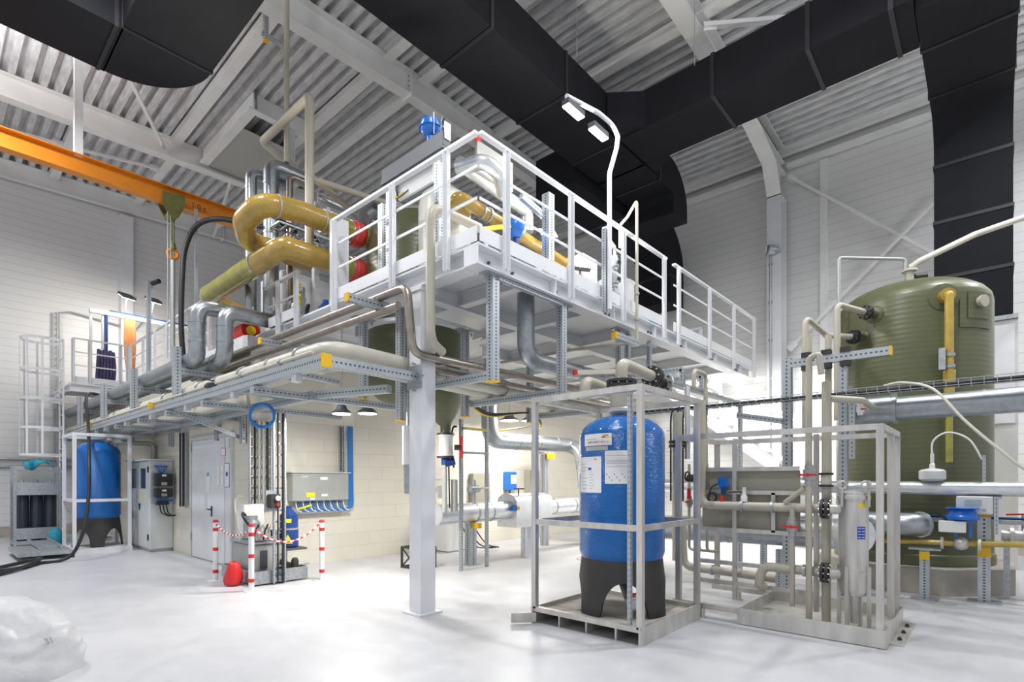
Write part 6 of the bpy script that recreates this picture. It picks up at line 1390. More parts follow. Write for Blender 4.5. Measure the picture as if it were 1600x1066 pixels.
# overhead strut support next to the vessel
t = T('strut_portal', 'zinc strut portal with red end caps over the flanges beside the platform', 'support', (6.0, 3.2, 2.7))
build(Mb().bar((5.18, 3.62, 2.76), (6.05, 3.06, 2.84), 0.05, 0.05), 'cross_rail', 'pp_light', t)
for p, d in (((5.18, 3.62, 2.76), (-1, 0.64, -0.09)), ((6.05, 3.06, 2.84), (1, -0.64, 0.09))): m = Mb(); m.bar(V(p), V(p) + V(d).normalized() * 0.04, 0.056, 0.056); build(m, 'end_cap', 'red', t)
build(Mb().bar((5.98, 3.05, 2.74), (9.0, 3.05, 2.74), 0.06, 0.07), 'long_rail', 'strut', t)
build(Mb().bar((9.0, 3.05, 2.74), (9.0, 3.05, 0.0), 0.06, 0.06, up=(1, 0, 0)), 'leg', 'strut', t)
for x in (6.95, 7.6): build(Mb().bar((x, 3.12, 2.74), (x, 3.12, 3.0), 0.06, 0.06, up=(1, 0, 0)), 'riser', 'strut', t)
build(Mb().bar((6.95, 3.12, 3.0), (6.95, 3.95, 3.0), 0.06, 0.06).bar((6.95, 3.95, 3.0), (6.95, 3.95, 3.64), 0.06, 0.06, up=(1, 0, 0)), 'hanger', 'strut', t)
build(Mb().bar((7.6, 3.12, 3.0), (7.6, 3.95, 3.0), 0.06, 0.06).bar((7.6, 3.95, 3.0), (7.6, 3.95, 3.64), 0.06, 0.06, up=(1, 0, 0)), 'hanger', 'strut', t)
pp_pipe('beige pipe loop hooked over the zinc strut portal', [(7.0, 2.98, 2.75), (7.0, 2.98, 2.98), (7.4, 2.98, 2.98), (7.4, 2.98, 1.6)], 0.03, 0.08, mat='pp', name='loop_pipe')
pp_pipe('shiny steel standpipe beside the blue vessel frame', [(6.15, 2.70, 2.62), (6.15, 2.70, 1.75)], 0.035, 0, mat='galv_bright', name='steel_pipe')
# ================================================================ stainless filter skid
t = T('filter_skid', 'long stainless skid frame with base tray carrying pipes and a bag filter', 'frame', (6.3, 1.7, 0))
XA, XM, XB, YA = 5.74, 6.42, 6.88, 0.735
for x, y in ((XA, YA), (XM, YA), (XB, YA), (XA, 2.62), (XB, 2.62)):
    build(Mb().bar((x, y, 0.14), (x, y, 1.947), 0.055), 'post', 'stainless', t)
for x in (XA, XB): build(Mb().bar((x, YA - 0.027, 1.975), (x, 2.65, 1.975), 0.055, 0.055), 'top_rail', 'stainless', t)
for y in (YA, 2.62): build(Mb().bar((XA + 0.028, y, 1.975), (XB - 0.028, y, 1.975), 0.055, 0.055), 'top_rail', 'stainless', t)
GX = 6.2
for y in (1.34, 2.16): build(Mb().bar((GX, y, 0.14), (GX, y, 1.97), 0.045), 'grid_post', 'stainless', t)
build(Mb().bar((GX, 1.75, 0.93), (GX, 1.75, 1.36), 0.04), 'grid_post', 'stainless', t)
for z, a, b in ((1.62, 1.5, 2.62), (1.36, 1.36, 2.62), (0.93, 1.36, 2.62), (0.55, 1.36, 2.62), (0.32, 1.36, 2.62)):
    build(Mb().bar((GX, a, z), (GX, b, z), 0.04, 0.045), 'grid_rail', 'stainless', t)
m = Mb().box(5.71, 6.92, 0.69, 1.96, 0.03, 0.045)
for a, b in (((5.71, 0.69), (6.92, 0.69)), ((6.92, 0.69), (6.92, 1.96)), ((6.92, 1.96), (5.71, 1.96)), ((5.71, 1.96), (5.71, 0.69))): m.bar((*a, 0.085), (*b, 0.085), 0.012, 0.16)
build(m, 'base_tray', 'stainless', t)
for x in (5.74, 6.88): build(Mb().bar((x, 1.96, 0.13), (x, 2.68, 0.13), 0.06, 0.06), 'base_rail', 'stainless', t)
build(Mb().box(5.9, 6.92, 0.58, 0.69, 0.0, 0.012), 'anchor_strip', 'stainless', t)
for x in (6.1, 6.4, 6.7): build(Mb().lathe((x, 0.63, 0.012), [(0.02, 0), (0.018, 0.015), (0.008, 0.03)], (0, 0, 1), 6), 'anchor_bolt', 'black_plastic', t)
for x, y in ((5.74, 2.35), (6.88, 2.35), (5.74, 2.62)): build(Mb().cyl((x, y, 0), (x, y, 0.1), 0.03, 12).cyl((x, y, 0), (x, y, 0.012), 0.05, 14), 'levelling_foot', 'stainless', t)
one(Mb().box(6.235, 6.25, 1.5, 2.55, 0.95, 1.6), 'backing_board', 'panel_beige', 'beige board bolted behind the grid of the filter skid', 'board')
pp_pipe('beige plastic pipe dropping at the skid and running level to the upper filter flange', [(6.08, 2.5, 2.42), (6.08, 2.5, 1.21), (6.08, 1.27, 1.21)], 0.048, 0.12, mat='pp', name='skid_pipe', cl=(((6.08, 2.04, 1.21), (0, 1, 0)), ((6.08, 1.73, 1.21), (0, 1, 0))))
pp_pipe('beige plastic pipe from the lower filter flange bending down over the tray', [(6.08, 1.27, 0.57), (6.08, 1.83, 0.57), (6.06, 1.86, 0.36), (6.12, 1.82, 0.34)], 0.048, 0.1, mat='pp', name='skid_pipe', cl=(((6.08, 1.42, 0.57), (0, 1, 0)),))
pp_pipe('beige plastic pipe low along the skid behind the blue vessel base', [(6.4, 1.78, 0.4), (6.4, 2.85, 0.42), (6.4, 2.88, 1.0)], 0.048, 0.12, mat='pp', name='skid_pipe', cl=(((6.4, 2.5, 0.415), (0, 1, 0)),))
t = T('bag_filter', 'stainless bag filter housing with blue nameplate on the filter skid', 'filter', (6.14, 1.02, 0.045))
fx, fy = 6.14, 1.0
build(Mb().lathe((fx, fy, 0), [(0.03, 0.36), (0.1, 0.375), (0.123, 0.42), (0.123, 1.31)], (0, 0, 1), 36), 'housing', 'stainless', t)
build(Mb().lathe((fx, fy, 0), [(0.14, 1.31), (0.14, 1.345), (0.13, 1.35), (0.13, 1.375), (0.05, 1.395), (0.01, 1.4)], (0, 0, 1), 36), 'lid', 'stainless', t)
build(Mb().ring((fx, fy, 0.60), (0, 0, 1), 0.128, 0.12, 0.02), 'weld_band', 'stainless', t)
for an in (60, 150, 240, 330):
    a = math.radians(an); c = V((fx + 0.155 * math.cos(a), fy + 0.155 * math.sin(a), 0))
    m = Mb().cyl(c + V((0, 0, 1.24)), c + V((0, 0, 1.42)), 0.014, 8); m.torus(c + V((0, 0, 1.45)), (math.cos(a + 1), math.sin(a + 1), 0), 0.035, 0.01, 16, 6); build(m, 'swing_bolt', 'stainless', t)
for an in (75, 165, 255, 345):
    a = math.radians(an); c = V((fx + 0.135 * math.cos(a), fy + 0.135 * math.sin(a), 0))
    build(Mb().bar(c + V((0, 0, 0.047)), c + V((0, 0, 0.66)), 0.028, 0.028, up=(math.cos(a), math.sin(a), 0)), 'leg', 'stainless', t)
sticker(t, 'caution_label', 205, 240, 1.235, 1.275, 'safety_yellow', c=(fx, fy), r=0.1245)
np_ = sticker(t, 'nameplate', 202, 238, 0.93, 1.05, 'ink_blue', c=(fx, fy), r=0.1245)
for k in range(4): sticker(np_, 'nameplate_line', 205, 219 if k % 2 else 216, 0.945 + k * 0.028, 0.951 + k * 0.028, 'paper', c=(fx, fy), r=0.1252, n=3); sticker(np_, 'nameplate_line', 221, 235, 0.945 + k * 0.028, 0.951 + k * 0.028, 'paper', c=(fx, fy), r=0.1252, n=3)
build(Mb().cyl((fx, fy, 0.1), (fx, fy, 0.38), 0.035, 14), 'drain', 'stainless', t)
for z, l in ((1.21, 'upper'), (0.57, 'lower')):
    t = T('flange_pair', f'black bolted flange pair at the {l} nozzle of the bag filter', 'flange', (6.08, 1.23, z))
    build(flange(Mb(), (6.08, 1.255, z), (0, 1, 0), 0.1, th=0.028), 'flange', 'black_plastic', t); build(flange(Mb(), (6.08, 1.215, z), (0, 1, 0), 0.1, th=0.028), 'flange', 'black_plastic', t)
    build(bolts(Mb(), (6.08, 1.235, z), (0, 1, 0), 0.08, 8, 0.009, 0.1), 'bolt_circle', 'stainless', t)
    build(Mb().cyl((6.09, 1.2, z), (6.12, 1.08, z), 0.05, 18), 'nozzle', 'stainless', t)
t = T('pressure_gauge', 'blue pressure sensor with cables on the beige board of the skid', 'gauge', (6.08, 2.3, 1.3))
build(Mb().bar((6.12, 2.3, 1.46), (6.12, 2.22, 1.48), 0.09, 0.11), 'head', 'blue_paint', t); build(Mb().cyl((6.12, 2.26, 1.34), (6.12, 2.26, 1.44), 0.028, 12), 'stem', 'blue_dark', t)
build(Mb().torus((6.1, 2.38, 1.3), (0.7, 0.7, 0), 0.05, 0.01, 18, 6).tube(smooth([(6.12, 2.3, 1.46), (6.1, 2.38, 1.42), (6.1, 2.42, 1.3), (6.1, 2.4, 1.22)]), 0.008, 6).tube(smooth([(6.12, 2.2, 1.36), (6.12, 2.05, 1.36), (6.12, 2.0, 1.28)]), 0.008, 6), 'cable', 'black', t)
build(Mb().cyl((6.08, 2.26, 1.255), (6.08, 2.26, 1.32), 0.022, 10), 'tap', 'red', t)
one(Mb().lathe((6.08, 2.02, 1.26), [(0.035, 0), (0.035, 0.06), (0.02, 0.08), (0.02, 0.16)], (0, 0, 1), 12), 'flow_sensor', 'white_plastic', 'small white flow sensor on the level skid pipe', 'sensor')
# vertical lines beside the bag filter
pp_pipe('slim beige riser of the filter skid with a red tap, left one', [(5.99, 1.36, 0.06), (5.99, 1.36, 2.72), (5.99, 1.27, 2.76), (5.99, 1.25, 2.55)], 0.03, 0.05, mat='pp', name='riser_pipe')
pp_pipe('thick beige riser of the filter skid beside the slim one', [(6.2, 1.25, 0.06), (6.2, 1.25, 2.5)], 0.042, 0, mat='pp', name='riser_pipe')
pp_pipe('beige branch from the thick riser towards the silver pipe', [(6.22, 1.23, 2.33), (6.6, 1.0, 2.33), (7.3, 1.0, 2.33)], 0.035, 0.06, mat='pp', name='branch_pipe')
pp_pipe('thin beige drain line of the skid with red tap, standing before the tray', [(6.02, 1.52, 1.2), (6.02, 1.52, 0.2)], 0.024, 0, mat='pp', name='drain_pipe')
pp_pipe('beige slanting line between level skid pipe and slim riser', [(6.05, 1.60, 1.26), (6.0, 1.40, 1.42)], 0.024, 0, mat='pp', name='branch_pipe')
valve('ball_valve', 'grey ball valve with red lever on the slim riser of the skid', (5.99, 1.36, 1.55), (0, 0, 1), 0.035, 0.2, 'box_grey', 'red', (-1, 0, 0), 0.17)
valve('ball_valve', 'grey ball valve with red lever under the level skid pipe', (6.02, 1.52, 1.02), (0, 0, 1), 0.033, 0.2, 'box_grey', 'red', (-1, 0, 0), 0.17)
t = T('flange_pair', 'dark flanged joint on the thick riser of the skid', 'flange', (6.2, 1.25, 1.5))
build(flange(Mb(), (6.2, 1.25, 1.56), (0, 0, 1), 0.065, th=0.022), 'flange', 'black_plastic', t); build(flange(Mb(), (6.2, 1.25, 1.44), (0, 0, 1), 0.065, th=0.022), 'flange', 'black_plastic', t); build(Mb().cyl((6.2, 1.25, 1.45), (6.2, 1.25, 1.55), 0.05, 16), 'valve_body', 'pp_light', t)
valve('ball_valve', 'white valve with red knob on the branch pipe behind the skid', (6.62, 1.02, 2.24), (0, 0, 1), 0.022, 0.12, 'white_plastic', 'red', (-0.7, -0.7, 0), 0.06)
pp_pipe('beige riser with black flange behind the blue vessel frame', [(6.05, 2.78, 2.3), (6.05, 2.78, 1.55), (6.3, 2.9, 1.35), (6.3, 2.9, 0.5)], 0.055, 0.15, mat='pp', name='riser_pipe')
t = T('flange_pair', 'black flange on the beige riser behind the blue vessel frame', 'flange', (6.05, 2.78, 1.9))
build(flange(Mb(), (6.05, 2.78, 1.9), (0, 0, 1), 0.1, th=0.03), 'flange', 'black_plastic', t); build(flange(Mb(), (6.05, 2.78, 1.95), (0, 0, 1), 0.1, th=0.03), 'flange', 'black_plastic', t)
for k, (y, l) in enumerate(((2.85, 'nearest the vessel'), (2.72, 'in the middle'), (2.62, 'nearest the beige board'))):
    pp_pipe(f'thin beige sampling line behind the vessel frame, {l}', [(6.55, y, 1.7), (6.55, y, 0.62), (6.55, y - 0.15, 0.62)], 0.018, 0.05, mat='pp', name='sampling_line')
    valve('sampling_valve', f'small grey sampling valve with {"red" if k != 1 else "yellow"} grip behind the vessel frame, {l}', (6.55, y, 1.22), (0, 0, 1), 0.028, 0.14, 'box_grey', 'red' if k != 1 else 'yellow', (-1, 0, 0), 0.08)
t = T('solenoid_valve', 'black sampling tap with red grip by the right post of the vessel frame', 'valve', (6.2, 2.9, 1.5))
build(Mb().cyl((6.0, 2.62, 1.52), (6.1, 2.55, 1.52), 0.045, 14), 'body', 'black_plastic', t); build(Mb().bar((6.02, 2.62, 1.40), (6.02, 2.62, 1.28), 0.03, 0.04, up=(1, 0, 0)), 'grip', 'red', t); build(Mb().ring((6.0, 2.63, 1.54), (1, -0.7, 0), 0.06, 0.045, 0.015), 'wheel', 'black', t)
# clad pipe low behind the skid
t = T('clad_pipe', 'silver clad pipe low behind the filter skid with a cut rounded end', 'pipe', (8.3, 2.8, 0.75))
build(Mb().tube([(8.08, 4.9, 0.72), (8.08, 1.75, 0.78)], 0.19, 26), 'pipe', 'galv', t); build(Mb().tube([(8.08, 1.75, 0.78), (8.08, 1.45, 0.8), (7.9, 1.2, 0.8)], 0.21, 24, fil=0.2), 'rounded_cover', 'galv_bright', t)
seams(t, [(8.08, 3.0, 0.755), (8.08, 2.9, 0.757)], (0, 1, 0), 0.19)
for y in (4.2, 2.2): build(Mb().bar((8.08, y, 0), (8.08, y, 0.53), 0.09, 0.09, up=(1, 0, 0)), 'stand', 'perf', t)
t = T('clad_pipe', 'upper silver clad pipe behind the skid grid', 'pipe', (8.6, 3.0, 1.3))
build(Mb().tube([(8.7, 5.2, 1.42), (8.7, 2.0, 1.42)], 0.12, 22), 'pipe', 'galv_bright', t)
for y in (4.6, 2.6): build(Mb().bar((8.7, y, 0), (8.7, y, 1.32), 0.08, 0.08, up=(1, 0, 0)), 'stand', 'perf', t)
# ================================================================ big olive tank on its plinth
TX, TY, TR = 9.95, 0.905, 0.945
t = T('tank_plinth', 'octagonal concrete plinth under the big olive tank', 'plinth', (TX, TY, 0))
vs = [(TX + 1.24 * math.cos(math.radians(22.5 + 45 * k)), TY + 1.24 * math.sin(math.radians(22.5 + 45 * k)), z) for z in (0, 0.34) for k in range(8)]
build(Mb().add(vs, [tuple(range(7, -1, -1)), tuple(range(8, 16))] + [(k, (k + 1) % 8, 8 + (k + 1) % 8, 8 + k) for k in range(8)]), 'block', 'concrete', t, angle=20)
t = T('storage_tank', 'big olive resin storage tank with domed top standing on the concrete plinth', 'tank', (TX, TY, 0.34))
prof = [(TR * 0.98, 0.34), (TR, 0.4), (TR, 4.0)] + [(TR * math.cos(math.radians(a)) if a < 88 else 0.03, 4.0 + 0.42 * math.sin(math.radians(a))) for a in (12, 25, 38, 50, 62, 74, 90)]
build(Mb().lathe((TX, TY, 0), prof, (0, 0, 1), 72), 'shell', 'tank', t, angle=60)
build(Mb().lathe((TX, TY, 0), [(TR + 0.025, 0.34), (TR + 0.025, 0.46), (TR, 0.5)], (0, 0, 1), 72), 'foot_ring', 'tank', t, angle=60)
def on_tank(an, z, out=0.0): a = math.radians(an); return V((TX + (TR + out) * math.cos(a), TY + (TR + out) * math.sin(a), z)), V((math.cos(a), math.sin(a), 0))
def nozzle(an, z, r, L, mat='tank', name='nozzle', cap=None):
    p, n_ = on_tank(an, z, -0.05)
    o = build(Mb().cyl(p, p + n_ * (L + 0.05), r, 20), name, mat, t)
    p2, _ = on_tank(an, z, 0.0)
    build(Mb().lathe(p2 - n_ * 0.03, [(r * 2.1, 0), (r * 2.0, 0.035), (r * 1.2, 0.05)], n_, 24), 'reinforcing_pad', 'tank', o, angle=60)
    if cap: build(Mb().cyl(p + n_ * (L + 0.05), p + n_ * (L + 0.08), r * 1.15, 18), 'cap', cap, o)
nozzle(208, 3.93, 0.09, 0.1, 'grp_yellow', 'overflow_nozzle'); nozzle(236, 3.86, 0.07, 0.05, 'pp', 'sensor_nozzle', 'pp')
nozzle(160, 3.84, 0.06, 0.2); nozzle(150, 3.55, 0.05, 0.16)
p, n_ = on_tank(236, 3.86, 0.0); sd = V((-n_.y, n_.x, 0))
sticker(t, 'square_pad', 219, 253, 3.52, 4.0, 'tank', c=(TX, TY), r=TR + 0.012, n=12); sticker(t, 'square_pad', 225, 247, 3.64, 3.98, 'tank', c=(TX, TY), r=TR + 0.022, n=10)
p, n_ = on_tank(208, 3.93, 0.09)
pp_pipe('yellow overflow pipe going down the front of the big olive tank', [tuple(p - n_ * 0.02), tuple(p + n_ * 0.03), tuple(p + n_ * 0.03 - V((0, 0, 0.75))), tuple(p + n_ * 0.03 - V((0, 0, 1.0)))], 0.05, 0.06, name='overflow_pipe', mat='grp_plain')
q = p + n_ * 0.03
t2 = T('overflow_funnel', 'yellow tapered lower end of the overflow pipe over the silver pipe', 'pipe', tuple(q - V((0, 0, 1.6))))
build(Mb().cyl(q - V((0, 0, 1.0)), q - V((0, 0, 1.6)), 0.072, 18, 0.04), 'taper', 'grp_plain', t2); build(Mb().cyl(q - V((0, 0, 1.6)), q - V((0, 0, 2.2)), 0.04, 14), 'lower_pipe', 'grp_olive', t2)
t2 = T('pipe_bracket', 'zinc clamp bracket holding the yellow overflow pipe at the yellow-capped strut', 'bracket', tuple(q - V((0, 0, 0.85))))
for k in (0.8, 0.95): build(Mb().ring(q - V((0, 0, k)), (0, 0, 1), 0.064, 0.046, 0.04), 'clamp', 'zinc', t2)
build(Mb().box(q.x - 0.14, q.x - 0.02, q.y + 0.03, q.y + 0.1, q.z - 1.0, q.z - 0.72), 'plate', 'zinc', t2)
t = T('tank_vent', 'beige vent stub with dark valve on top of the big olive tank', 'vent', (TX, TY, 4.4))
build(Mb().cyl((TX - 0.05, TY, 4.38), (TX - 0.05, TY, 4.66), 0.06, 16), 'stub', 'pp', t); build(Mb().ring((TX - 0.05, TY, 4.62), (0, 0, 1), 0.1, 0.05, 0.03), 'flange', 'pp_light', t)
build(Mb().cyl((TX - 0.02, TY - 0.06, 4.52), (TX + 0.04, TY - 0.2, 4.52), 0.05, 12), 'valve', 'black_plastic', t)
pp_pipe('cream pipe slanting up from the top of the big olive tank past the black duct', [(TX - 0.05, TY, 4.66), (TX + 0.0, TY - 0.12, 4.75), (10.6, 0.18, 5.18), (11.05, -0.35, 5.42), (11.9, -1.5, 5.75), (11.9, -8.0, 5.9)], 0.045, 0.1, name='vent_line')
pp_pipe('thin grey pipe loop rising beside the big olive tank to its top', [(TX - 0.08, TY + 0.05, 4.64), (TX - 0.08, TY + 0.05, 4.80), (9.15, 1.68, 4.80), (9.15, 1.68, 2.5)], 0.024, 0.05, name='vent_line', mat='box_grey')
# pipes from tank nozzles to the strut portal
p1_, n1 = on_tank(160, 3.84, 0.2); p2_, n2 = on_tank(150, 3.55, 0.16)
for p_, n_, l, w in ((p1_, n1, 'upper', 0.0), (p2_, n2, 'lower', 0.18)):
    tt = T('tank_flange', f'dark bolted flange on the {l} side nozzle of the big olive tank', 'flange', tuple(p_))
    build(flange(Mb(), p_, n_, 0.1, th=0.025), 'flange', 'black_plastic', tt); build(flange(Mb(), p_ + n_ * 0.035, n_, 0.1, th=0.025), 'flange', 'black_plastic', tt); build(bolts(Mb(), p_ + n_ * 0.017, n_, 0.082, 8, 0.01, 0.11), 'bolt_circle', 'black', tt)
e = p1_ + n1 * 0.06
pp_pipe('beige pipe from the upper tank flange down through the strut portal', [tuple(e), (e.x - 0.55, e.y + 0.22, e.z + 0.02), (e.x - 0.55, e.y + 0.22, 2.3)], 0.04, 0.08, mat='pp', name='tank_pipe')
e = p2_ + n2 * 0.06
pp_pipe('beige pipe from the lower tank flange down through the strut portal', [tuple(e), (e.x - 0.3, e.y + 0.25, e.z), (e.x - 0.75, e.y + 0.42, e.z + 0.2), (e.x - 0.75, e.y + 0.42, 2.2)], 0.04, 0.08, mat='pp', name='tank_pipe')
# ================================================================ strut portal, cable tray, large silver pipe on the right
t = T('strut_portal', 'zinc strut portal with yellow end cap in front of the big olive tank', 'support', (7.5, 1.6, 0))
build(Mb().bar((7.5, 1.95, 0), (7.5, 1.95, 3.06), 0.1, 0.1, up=(1, 0, 0)), 'post', 'strut', t); build(Mb().bar((7.5, 1.33, 0), (7.5, 1.33, 2.92), 0.09, 0.09, up=(1, 0, 0)), 'post', 'strut', t)
build(Mb().bar((7.46, 1.9, 2.98), (7.46, 0.86, 2.98), 0.08, 0.1), 'crossbar', 'strut', t); build(Mb().bar((7.46, 0.86, 2.98), (7.46, 0.84, 2.98), 0.086, 0.106), 'end_cap', 'yellow', t)
for y in (1.72, 1.5, 1.3):
    for z in (3.06, 2.90): build(Mb().cbox((7.46, y, z), (0.12, 0.1, 0.06)), 'pipe_clip', 'black_plastic', t)
build(Mb().bar((7.4, 1.22, 2.45), (7.4, 1.22, 1.75), 0.06, 0.06, up=(1, 0, 0)), 'short_post', 'strut', t)
build(Mb().bar((7.4, 1.98, 2.25), (7.4, 2.55, 2.37), 0.05, 0.07), 'bracket_arm', 'strut', t)
for y, l in ((1.72, 'nearest the tall post'), (1.5, 'in the middle')):
    pp_pipe(f'beige pipe clipped in the right strut portal, {l}', [(7.553, y, 0.9), (7.553, y, 3.3)], 0.038, 0, mat='pp', name='clipped_pipe')
t = T('wire_tray', 'black-filled wire cable tray running level across the right side', 'cable tray', (7.3, 1.5, 2.5))
for x in (7.22, 7.4):
    for z in (2.49, 2.55): build(Mb().bar((x, 4.1, z), (x, -2.5, z), 0.007, 0.007), 'side_wire', 'zinc', t)
m = Mb()
for k in range(66): m.bar((7.21, 4.05 - k * 0.1, 2.49), (7.41, 4.05 - k * 0.1, 2.49), 0.006, 0.006).bar((7.215, 4.05 - k * 0.1, 2.49), (7.215, 4.05 - k * 0.1, 2.55), 0.006, 0.006, up=(1, 0, 0))
build(m, 'cross_wires', 'zinc', t)
for k in range(4): build(Mb().tube([(7.25 + k * 0.04, 4.05, 2.51), (7.25 + k * 0.04, 1.5, 2.512), (7.25 + k * 0.04, -2.4, 2.51)], 0.018, 8), 'cable', 'black', t)
t = T('cable_drop', 'thin black cables dropping from the wire tray behind the skid', 'cables', (7.3, 3.3, 1.4))
for y in (3.2, 3.3, 3.38): build(Mb().tube(smooth([(7.25, y - 0.1, 2.53), (7.18, y, 2.45), (7.15, y, 2.0), (7.15, y, 1.2)]), 0.014, 6), 'cable', 'black', t)
for z in (2.2, 1.9, 1.6): build(Mb().bar((7.16, 3.1, z), (7.16, 3.45, z), 0.012, 0.012), 'rung', 'zinc', t)
t = T('clad_pipe', 'large silver clad pipe with a wide coupling crossing in front of the big olive tank', 'pipe', (7.62, 0.0, 2.3))
build(Mb().tube([(7.62, 1.2, 2.33), (7.62, -4.0, 2.33)], 0.135, 28), 'pipe', 'galv', t); build(Mb().cyl((7.62, 1.22, 2.33), (7.62, 0.84, 2.33), 0.168, 28), 'coupling', 'galv', t)
build(Mb().ring((7.62, 0.83, 2.33), (0, 1, 0), 0.185, 0.13, 0.035), 'clamp_ring', 'galv', t); build(Mb().cbox((7.5, 0.83, 2.47), (0.05, 0.05, 0.06)), 'clamp_bolt', 'zinc', t); build(Mb().ring((7.62, 0.05, 2.33), (0, 1, 0), 0.142, 0.13, 0.03), 'joint_ring', 'galv', t)
build(Mb().bar((7.62, -1.5, 0), (7.62, -1.5, 2.2), 0.1, 0.1, up=(1, 0, 0)), 'stand', 'perf', t)
t = T('white_hose', 'white hose looping off the cable tray and hanging towards the floor', 'hose', (7.3, 0.3, 1.5))
build(Mb().tube(smooth([(7.3, 0.9, 2.56), (7.25, 0.72, 2.57), (7.1, 0.45, 2.45), (6.95, 0.2, 2.1), (6.85, -0.05, 1.8), (6.8, -0.3, 1.55), (6.75, -0.8, 1.3), (6.7, -1.6, 0.9)]), 0.014, 10), 'hose', 'pp_light', t)
t = T('clad_pipe', 'shiny clad pipe level in front of the big olive tank at lamp height of the meter', 'pipe', (8.72, 0.0, 1.4))
t['label'] = 'shiny clad pipe running level low in front of the big olive tank, on yellow-capped stands'
build(Mb().tube([(8.72, 1.95, 1.40), (8.72, -4.0, 1.36)], 0.088, 24), 'pipe', 'galv_bright', t); build(Mb().ring((8.72, -0.35, 1.385), (0, 1, 0), 0.094, 0.084, 0.02), 'joint_ring', 'galv', t)
t = T('pipe_stand', 'tall perforated stand with two yellow caps before the big olive tank', 'stand', (8.85, 0.08, 0))
build(Mb().bar((8.78, 0.06, 0.01), (8.78, 0.06, 0.98), 0.12, 0.12, up=(1, 0, 0)), 'lower_post', 'perf', t); build(Mb().box(8.62, 8.92, -0.1, 0.22, 0, 0.012), 'foot_plate', 'zinc', t)
build(Mb().bar((8.772, 0.06, 0.55), (8.772, 0.06, 1.25), 0.128, 0.128, up=(1, 0, 0)), 'upper_post', 'strut', t)
for z in (0.62, 1.1): build(Mb().box(8.69, 8.715, 0.0, 0.12, z - 0.06, z + 0.06), 'end_cap', 'yellow', t)
build(Mb().box(8.66, 8.9, -0.14, 0.26, 0.70, 0.72).box(8.66, 8.9, -0.1, 0.22, 1.27, 1.293), 'saddle', 'zinc', t)
t = T('pipe_stand', 'short perforated stand with yellow cap holding the yellow line before the plinth', 'stand', (8.4, 0.5, 0))
build(Mb().bar((8.5, 0.62, 0.01), (8.5, 0.62, 0.62), 0.1, 0.1, up=(1, 0, 0)), 'post', 'perf', t); build(Mb().box(8.36, 8.64, 0.48, 0.76, 0, 0.012), 'foot_plate', 'zinc', t)
build(Mb().box(8.43, 8.45, 0.57, 0.67, 0.50, 0.60), 'end_cap', 'yellow', t); build(Mb().box(8.42, 8.6, 0.46, 0.78, 0.62, 0.64), 'saddle', 'zinc', t)
t = T('pipe_stand', 'black perforated stand with yellow tip behind the yellow line', 'stand', (10.2, -0.75, 0))
build(Mb().bar((9.9, -0.75, 0.01), (9.9, -0.75, 0.98), 0.08, 0.08, up=(1, 0, 0)), 'post', 'dark_sheet', t); build(Mb().box(9.7, 10.1, -0.9, -0.6, 0, 0.012), 'foot_plate', 'dark_sheet', t); build(Mb().bar((9.9, -0.6, 1.02), (9.9, -0.95, 1.02), 0.08, 0.08), 'arm', 'dark_sheet', t); build(Mb().box(9.85, 9.86, -0.97, -0.86, 0.98, 1.06), 'end_cap', 'yellow', t)
pp_pipe('pale yellow product line running low in front of the plinth on stands', [(8.52, 1.1, 0.70), (8.52, 0.30, 0.72), (8.60, -0.2, 0.74), (8.60, -4.0, 0.70)], 0.035, 0.1, name='product_line', mat='grp_plain')
t = T('control_valve', 'blue diaphragm control valve with white positioner on the yellow line', 'valve', (8.55, 0.25, 0.72))
build(Mb().lathe((8.52, 0.26, 1.0), [(0.07, 0), (0.16, 0.02), (0.165, 0.04), (0.165, 0.055), (0.15, 0.07), (0.12, 0.14), (0.1, 0.15)], (0, 0, 1), 26), 'actuator', 'blue_paint', t)
build(Mb().cyl((8.52, 0.26, 1.15), (8.52, 0.26, 1.16), 0.17, 24), 'top_plate', 'blue_paint', t)
build(Mb().bbox(8.38, 8.46, 0.22, 0.48, 0.86, 1.0, 0.01), 'positioner', 'white_plastic', t); build(Mb().bar((8.52, 0.18, 0.8), (8.52, 0.18, 1.0), 0.03, 0.03, up=(1, 0, 0)).bar((8.52, 0.32, 0.8), (8.52, 0.32, 1.0), 0.03, 0.03, up=(1, 0, 0)), 'yoke', 'blue_paint', t)
build(Mb().sphere((8.52, 0.27, 0.72), 0.08, 16), 'valve_body', 'stainless', t)
for y in (0.45, 0.1): build(Mb().ring((8.52, y, 0.715), (0, 1, 0), 0.075, 0.034, 0.03), 'flange', 'pp_light', t)
build(Mb().tube(smooth([(8.46, 0.4, 1.0), (8.42, 0.5, 1.1), (8.4, 0.55, 1.15)]), 0.012, 6), 'cable', 'black', t)
t = T('flow_meter', 'small white meter box with display between clad pipe and blue valve', 'meter', (8.55, 0.2, 1.15))
build(Mb().bbox(8.58, 8.66, -0.02, 0.32, 1.08, 1.30, 0.012), 'housing', 'white_plastic', t); build(Mb().box(8.572, 8.58, 0.08, 0.24, 1.19, 1.26), 'display', 'screen', t)
build(Mb().box(8.572, 8.58, 0.04, 0.08, 1.12, 1.15).box(8.572, 8.58, 0.14, 0.18, 1.12, 1.15), 'buttons', 'box_grey', t); build(Mb().bar((8.62, -0.05, 0.85), (8.62, -0.05, 1.3), 0.04, 0.06, up=(1, 0, 0)), 'bracket', 'strut', t)
t = T('radar_sensor', 'white flange cover with cable bow sitting on the shiny clad pipe', 'sensor', (8.72, 0.55, 1.48))
